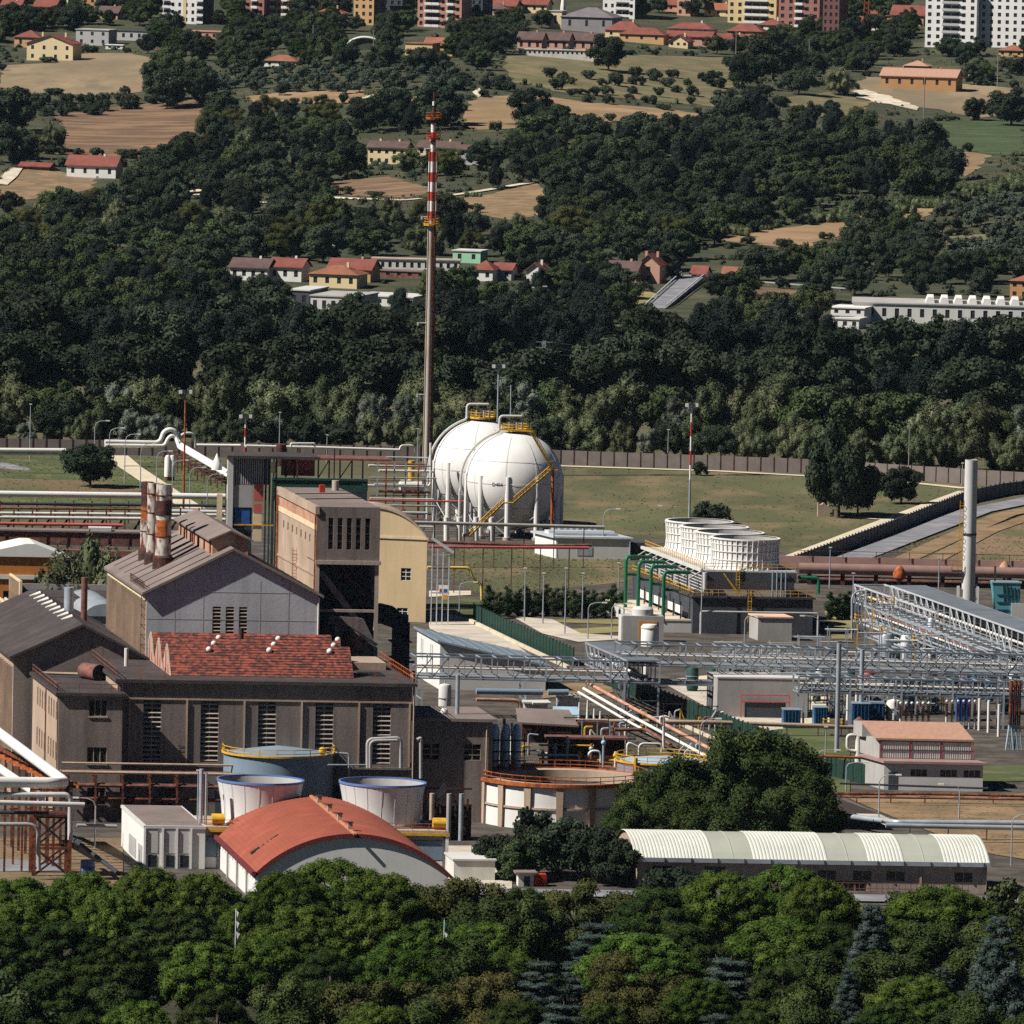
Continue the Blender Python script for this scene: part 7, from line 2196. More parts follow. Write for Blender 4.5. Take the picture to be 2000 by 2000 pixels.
bpart(f(0, 1.3, 6.5), f(60, 1.3, 6.5), .1, 'rail', RUST_BLACK, t)
for i, (u, v, m) in enumerate(((1757, 1120, RUST_ORANGE), (1962, 1112, CONC_PINK))):
 q = Q(u, v, 1150)
 t2 = thing('cone_end', ('rusty copper-coloured cone cap below the brown main pipe', 'pale rusty cone cap over the turquoise hopper')[i], 'cone cap', (q.x, q.y, 0), 'cone caps')
 part(MB(Fr((q.x, q.y, 0))).lathe((0, 0), [(.3, q.z - 1.6), (1.2, q.z - .8), (1.3, q.z), (.6, q.z + 1.2), (.05, q.z + 1.6)], 16), 'cone', m, t2, smooth=True)
 bpart((q.x, q.y, 0), (q.x, q.y, q.z - 1), .5, 'stand', RUST_BLACK, t2)
# ------------------------------------------------------------------ perimeter walls
def panel_wall(path, h, pw, label, name, m, pm, step_t=.18, group=None):
 P = [G(u, v) for u, v in path]
 t = thing(name, label, 'wall', P[0], group)
 first = True
 for a, b in zip(P, P[1:]):
  L = (b - a).length
  n = max(1, round(L / pw))
  d = (b - a).normalized()
  for i in range(n):
   p, q = a + (b - a) * (i / n), a + (b - a) * ((i + 1) / n)
   bpart(p + d * .12 + Vector((0, 0, h * .5)), q - d * .12 + Vector((0, 0, h * .5)), .12, 'panel', m, t, h=h)
   bpart(p, p + Vector((0, 0, h + .25)), .26, 'post', pm, t)
  bpart(b, b + Vector((0, 0, h + .25)), .26, 'post', pm, t)
 return t
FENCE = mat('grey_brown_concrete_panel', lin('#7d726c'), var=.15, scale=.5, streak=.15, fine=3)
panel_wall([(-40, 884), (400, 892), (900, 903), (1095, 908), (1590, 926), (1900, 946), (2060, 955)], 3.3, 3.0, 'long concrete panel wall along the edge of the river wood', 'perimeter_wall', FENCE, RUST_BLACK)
panel_wall([(1552, 1112), (1640, 1080), (1730, 1047), (1810, 1015), (1892, 982), (1960, 968), (2060, 956)], 2.7, 3.0, 'panel wall toned dark for shade, running diagonally across the lawn', 'boundary_wall', mat('shade_toned_panel', lin('#6a6664'), var=.15), STEEL_DARK)  # panels toned darker: shade of the near face is in the colour
# green mesh fence
GMESH = mat('green_fence_mesh', lin('#18352c'), var=.2, scale=1.0)
for path, lab in (([(925, 1214), (1000, 1250), (1080, 1285), (1120, 1302)], 'dark green screen fence descending beside the paved lane'), ([(1215, 1352), (1290, 1385), (1380, 1420), (1450, 1448), (1540, 1478)], 'dark green screen fence descending from the gallery towards the poplar grove'), ([(1180, 1340), (1215, 1352)], 'short dark green fence under the transverse gallery'), ([(1600, 1515), (1700, 1535)], 'green fence beside the capped vent')):
 panel_wall(path, 3.2, 2.6, lab, 'screen_fence', GMESH, GREEN_DARK)
# pale kerb wall beside the fence
for path, lab in (([(918, 1216), (1000, 1256), (1110, 1308)], 'low pale kerb wall beside the upper green fence'), ([(1285, 1400), (1390, 1446), (1450, 1476)], 'low pale kerb wall beside the lower green fence')):
 P = [G(u, v) for u, v in path]
 t = thing('kerb_wall', lab, 'wall', P[0])
 for a, b in zip(P, P[1:]):
  n = max(2, int((b - a).length / 6))
  for i in range(n):
   bpart(a + (b - a) * (i / n) + Vector((0, 0, .35)), a + (b - a) * ((i + .97) / n) + Vector((0, 0, .35)), .6, 'block', PATH_PALE, t, h=.7)
# sign board
f = Fr(G(856, 1180), -10)
t = thing('safety_board', 'white safety notice board with red and blue squares and a yellow sign below', 'sign', f(0, 0, 0))
for x in (.3, 1.5):
 bpart(f(x, .1, 0), f(x, .1, 2.4), .1, 'post', STEEL, t)
bxp(f, 0, 0, 1.9, 1.8, .06, 3.6, 'board', WHITE, t)
bxp(f, .2, -.03, 2.1, .85, -.003, 2.9, 'red_square', RED, t)
bxp(f, 1.0, -.03, 2.1, 1.65, -.003, 2.9, 'blue_square', BLUE, t)
bxp(f, .7, -.02, .9, 1.7, .05, 1.85, 'yellow_sign', YELLOW, t)
# ------------------------------------------------------------------ lamp posts and masts
def lamp(u, vb, vt, label, arm=1, double=False, m=None, name='street_lamp'):
 p = G(u, vb)
 h = (vb - vt) / PXM(p)
 t = thing(name, label, 'street lamp', p, 'street lamps of the plant')
 m = m or STEEL
 part(MB(Fr(p)).tube([(0, 0, 0), (0, 0, h * .85)], [.13, .08], 8), 'post', m, t, smooth=True)
 for a in ((arm, -arm) if double else (arm,)):
  part(MB(Fr(p)).tube([(0, 0, h * .84), (a * .3, 0, h * .94), (a * 1.2, 0, h * .99), (a * 2.6, 0, h)], .07, 6), 'arm', m, t, smooth=True)
  part(MB(Fr(p)).box(min(a * 2.4, a * 3.3), -.18, h - .12, max(a * 2.4, a * 3.3), .18, h + .1), 'lamp_head', WHITE, t)
 return t
LAMPS = [(184, 906, 821, 1, 'at the far end of the white pipeline'), (213, 920, 835, 1, 'by the round tree, second from the river wood'), (243, 945, 847, 1, 'on the pale path, third from the river wood'), (274, 955, 866, 1, 'on the pale path, fourth from the river wood'), (305, 975, 880, 1, 'on the pale path, fifth from the river wood'), (336, 985, 898, 1, 'near the foot of the expansion loop'), (370, 1000, 912, 1, 'beside the rust-orange mast'), (404, 1020, 925, 1, 'beside the blue-grey transfer tower'), (69, 1010, 962, -1, 'over the big white pipeline'),
   (1148, 1250, 1176, 1, 'before the dark hedge, by the yellowed lawn'), (1194, 1250, 1178, 1, 'beside the pale basin wall'), (1315, 1080, 988, -1, 'behind the white fan cylinders'), (1177, 1092, 993, 1, 'in front of the switch building'), (1454, 1260, 1202, 1, 'in front of the fan cooling tower'), (1597, 1262, 1203, -1, 'at the far corner of the fan cooling tower'), (1716, 1600, 1512, 1, 'before the substation house, tall'), (1652, 1548, 1488, 1, 'beside the poplar grove and capped vent'), (1600, 1500, 1464, 1, 'tucked at the poplar grove edge'), (1873, 1602, 1532, -1, 'on the bare dirt behind the barrel shed'), (1975, 1692, 1590, 1, 'at the end of the barrel shed'), (1364, 1560, 1402, 1, 'rising out of the poplar grove'), (513, 1712, 1660, 1, 'in front of the orange vault hall'), (1165, 1668, 1632, -1, 'beside the round basin and the shrubs'), (940, 1160, 1130, -1, 'beside the pale yellow gas pipe'), (185, 1660, 1558, -1, 'behind the white flat block'), (897, 1198, 1136, 1, 'on the small lawn by the notice board')]
for u, vb, vt, a, lab in LAMPS:
 lamp(u, vb, vt, 'slim grey street lamp ' + lab, a)
POLES = [(58, 900, 790, 'grey pole before the river wood above the white pipelines'), (545, 900, 806, 'grey pole behind the green gantry'), (638, 905, 850, 'short grey pole behind the conveyor roof'), (815, 915, 838, 'short grey pole beside the flare stack'), (1774, 940, 822, 'pale wooden pole at the corner of the panel wall'), (1879, 950, 905, 'short dark pole on the panel wall'), (1304, 910, 840, 'pale pole among the willows behind the wall'), (1620, 1150, 1070, 'thin lamp standard over the brown main pipe'), (1833, 1160, 1090, 'thin pole beside the grey chimney'), (1664, 1250, 1120, 'thin pole at the far corner of the cooling tower'), (1024, 1215, 1110, 'thin pole in front of the dark hedge, first'), (1060, 1220, 1120, 'thin pole in front of the dark hedge, second'), (1103, 1240, 1110, 'thin pole in front of the dark hedge, third'), (1137, 1210, 1120, 'thin pole in front of the dark hedge, fourth'), (1207, 1190, 1100, 'thin pole beside the green pipes'), (1369, 1240, 1110, 'thin silver pole at the corner of the fan tower'), (384, 1690, 1505, 'grey pole pair at the twin-stack cooling tower'), (1611, 1520, 1420, 'white post beside the capped vent')]
for u, vb, vt, lab in POLES:
 p = G(u, vb)
 h = (vb - vt) / PXM(p)
 t = thing('light_pole', lab, 'pole', p, 'poles of the plant')
 part(MB(Fr(p)).tube([(0, 0, 0), (0, 0, h)], [.14, .08], 8), 'shaft', WOOD if 'wooden' in lab else STEEL, t, smooth=True)
 part(MB(Fr(p)).box(-.3, -.15, h, .3, .15, h + .18), 'head', WHITE_OLD, t)
# red and white floodlight masts
def banded_mast(u, vb, vt, label, head=True, m0=None):
 p = G(u, vb)
 h = (vb - vt) / PXM(p)
 t = thing('floodlight_mast', label, 'mast', p, 'floodlight masts')
 n = 8
 for i in range(n):
  part(MB(Fr(p)).tube([(0, 0, h * i / n), (0, 0, h * (i + 1) / n)], .24 - .08 * i / n, 10), 'band', (m0 or (STEEL if i < 3 else (WHITE if i % 2 else RED))), t, smooth=True)
 if head:
  for k in range(4):
   w = k * 1.57 + .4
   part(MB(Fr(p)).bar((0, 0, h), (1.1 * math.cos(w), 1.1 * math.sin(w), h + .4), .12), 'arm', STEEL_DARK, t)
   part(MB(Fr(p)).box(1.1 * math.cos(w) - .35, 1.1 * math.sin(w) - .2, h + .2, 1.1 * math.cos(w) + .35, 1.1 * math.sin(w) + .2, h + .9), 'floodlight', STEEL_DARK if k % 2 else WHITE, t)
 return t
banded_mast(1346, 1020, 796, 'red and white floodlight mast on the lawn behind the fan cylinders')
banded_mast(477, 960, 818, 'red and white floodlight mast behind the transfer tower')
banded_mast(358, 1005, 770, 'rust-orange floodlight mast beside the slanting white pipelines', m0=RUST_ORANGE)
banded_mast(968, 1000, 720, 'grey floodlight mast rising behind the gas spheres', m0=STEEL)
# flag poles in front
for u, vb, vt, lab, cols in ((461, 1985, 1773, 'flagpole with a furled white flag among the pines', (WHITE_OLD, WHITE_OLD, WHITE_OLD)), (868, 1990, 1795, 'flagpole with a furled green, white and red flag among the pines', (GREEN_PIPE, WHITE, RED))):
 p = G(u - 4, vb)
 h = (vb - vt) / PXM(p)
 t = thing('flagpole', lab, 'flagpole', p, 'flagpoles')
 part(MB(Fr(p)).tube([(0, 0, 0), (0, 0, h)], [.1, .05], 8), 'pole', WHITE, t, smooth=True)
 for k in range(3):
  mb = MB(Fr(p))
  z1 = h - .2 - k * 1.35
  mb.prism([(.06, -.05, z1), (.35 + .1 * k, -.1, z1 - .3), (.4, .12, z1 - 1.3), (.06, .05, z1 - 1.35)], (0.02, .18, 0))
  part(mb, 'flag_fold', cols[k], t)
# lattice pylon behind the spheres and wires
p = G(1060, 800)
s_ = PXM(p)
t = thing('lattice_pylon', 'thin grey lattice power pylon in the dark river wood behind the spheres', 'pylon', p)
hp = (800 - 665) / s_
for sx_, sy_ in ((-1, -1), (1, -1), (1, 1), (-1, 1)):
 bpart(p + Vector((sx_ * 1.1, sy_ * 1.1, 0)), p + Vector((sx_ * .25, sy_ * .25, hp)), .14, 'leg', STEEL, t)
for i in range(9):
 a, b_ = i / 9, (i + 1) / 9
 wa, wb_ = 1.1 - .85 * a, 1.1 - .85 * b_
 for s in (1, -1):
  bpart(p + Vector((-wa * s, -wa, hp * a)), p + Vector((wb_ * s, -wb_, hp * b_)), .09, 'lattice_bar', STEEL, t)
for k in (.82, .9, .98):
 bpart(p + Vector((-2.0, 0, hp * k)), p + Vector((2.0, 0, hp * k)), .12, 'cross_arm', STEEL, t)
for i, k in enumerate((.82, .9, .98)):
 q = AT(2100, 760 + i * -14, p.y - 40)
 a = p + Vector((2.0, 0, hp * k))
 pts = [a + (q - a) * (j / 12) - Vector((0, 0, 3.2 * math.sin(math.pi * j / 12))) for j in range(13)]
 pipe(pts, .035, 'power_line', STEEL_DARK, 'thin power line hanging across the river wood, %s of three' % ('lowest', 'middle', 'topmost')[i], 'cable', 'power lines', n=4)
# ruined brick pillar by the big tree on the lawn
f = Fr(G(1597, 1010), 4)
t = thing('ruined_pillar', 'ruined brick pillar stump beside the dark tree on the lawn', 'ruin', f(0, 0, 0))
part(MB(f).prism([(0, 0, 0), (2.6, 0, 0), (2.6, 0, 2.8), (2.1, 0, 2.3), (1.2, 0, 3.0), (.5, 0, 2.5), (0, 0, 3.1)], (0, 1.5, 0)), 'wall', CONC_TAN, t)
part(MB(f).box(3.2, .2, 0, 4.4, 1.2, 1.6), 'block', CONC_TAN, t)
# ------------------------------------------------------------------ houses, farms and the town
def wmat(hexc):
 return mat('wall_' + hexc.strip('#'), lin(hexc), var=.08, scale=.15, streak=.08, streakcol=(.25, .22, .18))
W_WHITE, W_CREAM, W_PINK, W_YELL, W_GREY, W_TAN = wmat('#d8d6d0'), wmat('#d8c49a'), wmat('#bd917e'), wmat('#cdb684'), wmat('#b0aeac'), wmat('#c09a6c')
W_ORANGE, W_BRICK, W_SAL, W_MINT = wmat('#b08458'), wmat('#96685c'), wmat('#b08070'), wmat('#9ac8a4')
R_BROWN = mat('brown_tile_roof', lin('#5e4a46'), var=.25, scale=.3)
R_RED = mat('red_tile_roof', lin('#7d473c'), var=.22, scale=.3)
R_ORG = mat('orange_tile_roof', lin('#8c5a45'), var=.2, scale=.3)
def house(u0, u1, vb, ve, vr, wall, roof, label, style='gable', depth=9.0, cols=3, rows=1, ax=-18.0, chim=1, name='house', cat='house', hill=True, vent=None):
 """a house standing on the land: facade from photo column u0 to u1, foot at row vb, eave ve, ridge vr"""
 p = T(u0, vb) if hill else G(u0, vb)
 s = PXM(p)
 w, he = (u1 - u0) / s, (vb - ve) / s
 if style == 'flat' and w > 25:
  ax = -6.0
 f = Fr(p, ax, ax + 4)
 t = thing(name, label, cat, p)
 ops = []
 fh = he / rows
 for j in range(rows):
  for i in range(cols):
   c = w * (i + .5) / cols
   ww = min(1.2, w / cols * .45)
   ops.append((c - ww / 2, c + ww / 2, j * fh + fh * .32, j * fh + fh * .78))
 mb = MB(f)
 wall_open(mb, 0, w, -3.0, he, ops, 0, .25)
 mb.box(.02, .3, -3.0, w - .02, depth, he - .02)
 gz = (ve - vr) / s
 if style == 'gable':
  gz = max(.8, gz - depth / 2 * .045)
  mb.add([(0, 0, he), (0, depth, he), (0, depth / 2, he + gz)], [(0, 1, 2)])
  mb.add([(w, 0, he), (w, depth, he), (w, depth / 2, he + gz)], [(0, 1, 2)])
 elif style == 'front':
  mb.add([(0, 0, he), (w, 0, he), (w / 2, 0, he + gz)], [(0, 1, 2)])
 part(mb, 'wall', wall, t)
 for o in ops:
  part(MB(f).box(o[0], .15, o[2], o[1], .2, o[3]), 'window', GLASS, t)
 mb = MB(f)
 ov = .6
 if style == 'gable':
  d2 = depth / 2
  sl = gz / d2
  mb.prism([(-ov, -ov, he - ov * sl), (-ov, d2, he + gz), (-ov, depth + ov, he - ov * sl), (-ov, depth + ov, he - ov * sl + .3), (-ov, d2, he + gz + .3), (-ov, -ov, he - ov * sl + .3)], (w + 2 * ov, 0, 0))
 elif style == 'hip':
  gz = max(.8, gz - depth / 2 * .045)
  d2 = min(depth, w) / 2
  mb.add([(-ov, -ov, he), (w + ov, -ov, he), (w + ov, depth + ov, he), (-ov, depth + ov, he), (d2, depth / 2, he + gz), (w - d2 + .01, depth / 2, he + gz)], [(0, 1, 5, 4), (1, 2, 5), (2, 3, 4, 5), (3, 0, 4), (3, 2, 1, 0)])
 elif style == 'front':
  gable_roof(mb, 0, w, 0, depth, he, he + gz, over=ov, th=.25)
 else:
  mb.box(-.3, -.3, he, w + .3, depth + .3, he + .35)
 rf_ = part(mb, 'roof', roof, t)
 for k in range(chim):
  cx = w * (.25 + .5 * k / max(1, chim - 1)) if chim > 1 else w * .7
  z = he + (gz if style != 'flat' else 0)
  part(MB(f).box(cx - .35, depth * .5 - .35, z - .8, cx + .35, depth * .5 + .35, z + .9), 'chimney', wall, rf_)
 return t, f, w, he, s
# valley houses
house(449, 526, 546, 521, 504, W_WHITE, R_BROWN, 'pale house with a long dark brown roof left of the red-roofed row', depth=10, cols=4)
house(525, 592, 548, 520, 504, W_WHITE, R_RED, 'white house under a bright red roof beside the dark brown roof', depth=10, cols=3)
house(604, 702, 560, 534, 516, W_CREAM, R_ORG, 'cream house with an orange hip roof above the grey factory', 'hip', 12, 4)
house(640, 728, 548, 524, 505, W_TAN, R_RED, 'wide red-roofed house behind the cream house with the orange hip roof', depth=11, cols=4)
bx1, f1, w1, h1, s1 = house(606, 700, 612, 578, 572, GREY_WALL, GREY_MID, 'pale grey flat-roofed factory half hidden by the river trees', 'flat', 24, 5, chim=0, name='factory', cat='factory', hill=False)
house(563, 606, 606, 567, 562, GREY_DARK, GREY_WALL, 'blue-grey end block of the flat-roofed factory', 'flat', 20, 2, chim=0, name='factory', cat='factory', hill=False)
house(695, 812, 596, 578, 572, W_WHITE, GREY_WALL, 'low white factory wing left of the flare stack', 'flat', 18, 6, chim=0, name='factory', cat='factory', hill=False)
house(726, 898, 528, 506, 500, WHITE_OLD, CONC, 'long pale concrete shed wall passing behind the flare stack', 'flat', 8, 12, chim=0, name='long_shed', cat='shed')
house(726, 860, 540, 528, 524, RUST_BROWN, ROOF_BROWN, 'low brown shed in front of the long pale shed wall', 'flat', 6, 6, chim=0, name='long_shed', cat='shed')
house(884, 941, 512, 490, 488, W_MINT, GREY_WALL, 'mint green box-shaped building right of the flare stack', 'flat', 9, 2, chim=0, name='green_building', cat='building')
house(921, 964, 548, 526, 507, W_WHITE, R_RED, 'white house with a red hip roof below the mint green building', 'hip', 9, 2, chim=0)
house(962, 1000, 546, 526, 514, W_GREY, R_RED, 'small grey house joined to the white red-roofed house', depth=8, cols=2, chim=0)
house(1028, 1062, 548, 527, 514, W_WHITE, R_RED, 'small white gabled house between the dark trees', 'front', 9, 1, chim=1)
house(1118, 1153, 540, 530, 516, W_TAN, R_ORG, 'orange-roofed house almost buried in trees', depth=8, cols=2)
house(1185, 1246, 552, 527, 510, W_PINK, R_BROWN, 'pink house with a sloping brown roof beside the bridge ramp', depth=9, cols=2, rows=2)
house(1244, 1290, 552, 516, 497, W_PINK, R_RED, 'taller pink gabled wing of the pink house', 'front', 9, 1, rows=2, chim=2)
house(1972, 2030, 582, 548, 534, W_ORANGE, R_ORG, 'orange house at the edge of the olive grove', 'hip', 10, 3, rows=2)
house(1350, 1378, 548, 534, 520, W_WHITE, R_RED, 'small red-roofed house beside the road ramp, first', depth=7, cols=2, chim=0)
house(1410, 1450, 552, 538, 522, W_WHITE, R_ORG, 'small orange-roofed house beside the road ramp, second', depth=7, cols=2, chim=0)
house(1605, 1680, 640, 622, 618, W_WHITE, GREY_WALL, 'low white workshop in front of the sawtooth factory', 'flat', 10, 4, chim=0, name='workshop', cat='workshop', hill=False)
house(1622, 1690, 630, 601, 597, W_WHITE, W_WHITE, 'white two-storey office of the sawtooth factory', 'flat', 12, 3, rows=2, chim=0, name='workshop', cat='workshop', hill=False)
ff, fr2, w2, h2, s2 = house(1665, 2060, 628, 592, 582, W_WHITE, GREY_MID, 'long white factory with a row of raised skylights', 'flat', 26, 16, chim=0, name='sawtooth_factory', cat='factory', hill=False)
for i in range(9):
 x = w2 * (.36 + .07 * i)
 part(MB(fr2).prism([(x, 4, h2 + .35), (x + w2 * .045, 4, h2 + .35), (x + w2 * .04, 4, h2 + 2.0), (x + w2 * .01, 4, h2 + 2.0)], (0, 16, 0)), 'skylight', WHITE, ff)
house(56, 132, 464, 459, 452, W_SAL, mat('pink_sheet_roof', lin('#a8605c'), var=.15), 'long low shed with a faded pink roof amid the trees', depth=6, cols=4, chim=0, name='long_shed', cat='shed')
house(-10, 72, 546, 530, 516, mat('orange_sheet', lin('#c0622c'), var=.2), GREY_MID, 'orange sided tank shed at the photo edge amid the trees', 'flat', 8, 3, chim=0, name='tank_shed', cat='shed')
house(633, 656, 486, 470, 458, W_CREAM, R_RED, 'tiny cream house with red roof in the wood above the valley road', 'hip', 6, 1, chim=0)
for i, (u, v, lab) in enumerate(((505, 462, 'first'), (530, 456, 'second'), (556, 445, 'third'), (575, 452, 'fourth'), (168, 535, 'fifth'), (186, 532, 'sixth'), (455, 680, 'seventh'), (260, 660, 'eighth'), (700, 700, 'ninth'), (510, 712, 'tenth'))):
 p = T(u, v)
 tt = thing('garden_tent', 'small white shed or tent glimpsed between the trees, %s of them' % lab, 'shed', p, 'white sheds between the trees')
 f = Fr(p, 5)
 part(MB(f).box(0, 0, -1, 3.2, 2.5, 2.4), 'wall', WHITE, tt)
 part(MB(f).prism([(-.2, -.2, 2.4), (3.4, -.2, 2.4), (1.6, -.2, 3.2)], (0, 2.9, 0)), 'roof', WHITE, tt)
# hillside houses
house(130, 232, 345, 321, 303, W_WHITE, R_RED, 'long white farmhouse with red roof below the ploughed field', depth=9, cols=4)
house(38, 100, 330, 324, 317, RUST_BROWN, R_RED, 'open red-roofed barn beside the white farmhouse', depth=7, cols=3, chim=0, name='barn', cat='barn')
house(718, 796, 322, 287, 275, W_CREAM, R_BROWN, 'cream terrace house with brown roof in the dark wood, first block', depth=9, cols=5, rows=2, chim=2)
house(815, 896, 322, 287, 275, W_CREAM, R_BROWN, 'cream terrace house with brown roof in the dark wood, second block', depth=9, cols=5, rows=2, chim=2)
house(896, 946, 322, 292, 283, W_GREY, R_BROWN, 'grey end house of the brown-roofed terrace in the wood', depth=9, cols=3, rows=2, chim=1)
house(52, 148, 118, 84, 67, W_CREAM, R_RED, 'cream farmhouse with broad red gable above the stubble field', 'front', 12, 4, rows=2, chim=2)
house(28, 80, 92, 72, 58, W_TAN, R_RED, 'red hip-roofed barn behind the cream farmhouse', 'hip', 10, 2, chim=0, name='barn', cat='barn')
house(148, 216, 88, 58, 53, W_GREY, GREY_MID, 'grey flat-roofed workshop behind the stubble field', 'flat', 12, 3, rows=2, chim=0, name='workshop', cat='workshop')
house(218, 300, 78, 60, 55, W_GREY, GREY_DARK, 'long low grey workshop below the white apartment block', 'flat', 10, 5, chim=0, name='workshop', cat='workshop')
house(356, 444, 76, 61, 54, W_SAL, W_SAL, 'low brick-pink school block with white windows', 'flat', 9, 6, chim=0, name='school', cat='building')
house(206, 242, 96, 88, 85, W_WHITE, WHITE, 'small white caravan on the hillside', 'flat', 3, 2, chim=0, name='caravan', cat='caravan')
house(516, 582, 130, 118, 106, W_WHITE, R_ORG, 'small bungalow with an orange hip roof in the olive grove', 'hip', 9, 3, chim=0)
house(791, 847, 114, 85, 84, W_YELL, R_ORG, 'pale yellow windowless gable box above the olive grove', 'flat', 12, 1, chim=0, name='yellow_block', cat='building')
house(828, 886, 108, 87, 73, W_TAN, R_ORG, 'orange-roofed house joined to the pale yellow box', depth=10, cols=2, chim=0)
house(1010, 1060, 98, 76, 62, W_PINK, R_BROWN, 'pink row house with brown roof, first of three', depth=9, cols=3, rows=1, chim=1)
house(1062, 1112, 99, 77, 63, W_PINK, R_BROWN, 'pink row house with brown roof, second of three', depth=9, cols=3, rows=1, chim=1)
house(1114, 1166, 100, 78, 64, W_PINK, R_BROWN, 'pink row house with brown roof, third of three', depth=9, cols=3, rows=1, chim=1)
house(1012, 1160, 107, 96, 95, WHITE_OLD, WHITE_OLD, 'white balustrade wall below the pink row houses', 'flat', 1, 16, chim=0, name='garden_wall', cat='wall')
house(1720, 1872, 170, 147, 132, W_ORANGE, PINK_ROOF, 'wide orange villa with arcades under a pale tile roof', depth=13, cols=6, chim=2)
house(1765, 1812, 150, 128, 117, W_ORANGE, PINK_ROOF, 'upper hipped tower of the orange villa', 'hip', 9, 2, chim=1, name='villa_tower', cat='house')
house(1888, 1930, 156, 138, 126, W_WHITE, R_BROWN, 'white cottage with brown roof under the white tower block', depth=8, cols=2)
# town houses with red roofs
TH = [(1182, 1255, 72, 58, 40, R_RED, 'hip'), (1210, 1300, 80, 66, 52, R_RED, 'hip'), (1305, 1395, 68, 55, 42, R_RED, 'hip'), (1300, 1392, 84, 70, 60, R_RED, 'gable'), (1396, 1460, 88, 76, 66, R_RED, 'gable'), (1420, 1490, 72, 60, 44, R_RED, 'hip'), (1480, 1530, 60, 48, 36, R_RED, 'hip'),
  (945, 1010, 22, 10, -2, R_RED, 'gable'), (1020, 1070, 24, 8, -4, R_RED, 'gable'), (1640, 1750, 40, 28, 14, R_RED, 'hip'), (1650, 1720, 58, 44, 30, R_RED, 'hip'), (1740, 1806, 50, 28, 10, R_RED, 'gable'), (1500, 1560, 70, 58, 50, R_ORG, 'hip'), (1950, 2000, 110, 98, 86, R_ORG, 'hip'), (0, 40, 40, 14, 0, R_RED, 'gable'), (66, 110, 40, 12, -2, R_RED, 'gable'), (1306, 1345, 92, 80, 68, R_RED, 'front'), (1555, 1582, 100, 90, 82, R_RED, 'hip')]
_nl = ['a garden tree', 'the grey church', 'the pale apartment slab', 'a white tent', 'the meadow edge', 'the yellow flats', 'the brick tower', 'the brick flats with white balconies', 'the church spire', 'the orange crane', 'the crane foot', 'the white tower block', 'the big dark oak', 'the far photo corner', 'the near photo corner', 'the cream farmhouse', 'the hedge row', 'the brick tower foot']
for i, (a, b_, vb, ve, vr, rm, stl) in enumerate(TH):
 house(a, b_, vb, ve, vr, (W_CREAM, W_TAN, W_WHITE, W_PINK)[i % 4], rm, 'red-roofed town house beside %s' % _nl[i], stl, 10, 3, chim=0 if i % 2 else 1, name='town_house')
_n = 0
for i in range(24):
 u = 10 + i * 84 + (i * 37) % 30
 if any(a - 10 < u + 20 < b_ + 10 for a, b_ in ((300, 410), (460, 590), (685, 950), (1060, 1260), (1415, 1645), (1800, 2010))):
  continue
 _n += 1
 vb = 18 + (i * 53) % 22
 house(u, u + 34 + (i * 29) % 26, vb, vb - 12, vb - 24, (W_CREAM, W_WHITE, W_TAN, W_PINK)[i % 4], (R_RED, R_ORG, R_BROWN)[i % 3], 'skyline town house, number %s counting along the top edge' % ('one', 'two', 'three', 'four', 'five', 'six', 'seven', 'eight', 'nine', 'ten', 'eleven', 'twelve', 'thirteen', 'fourteen', 'fifteen', 'sixteen')[_n - 1], ('gable', 'hip')[i % 2], 9, 3, name='town_house')
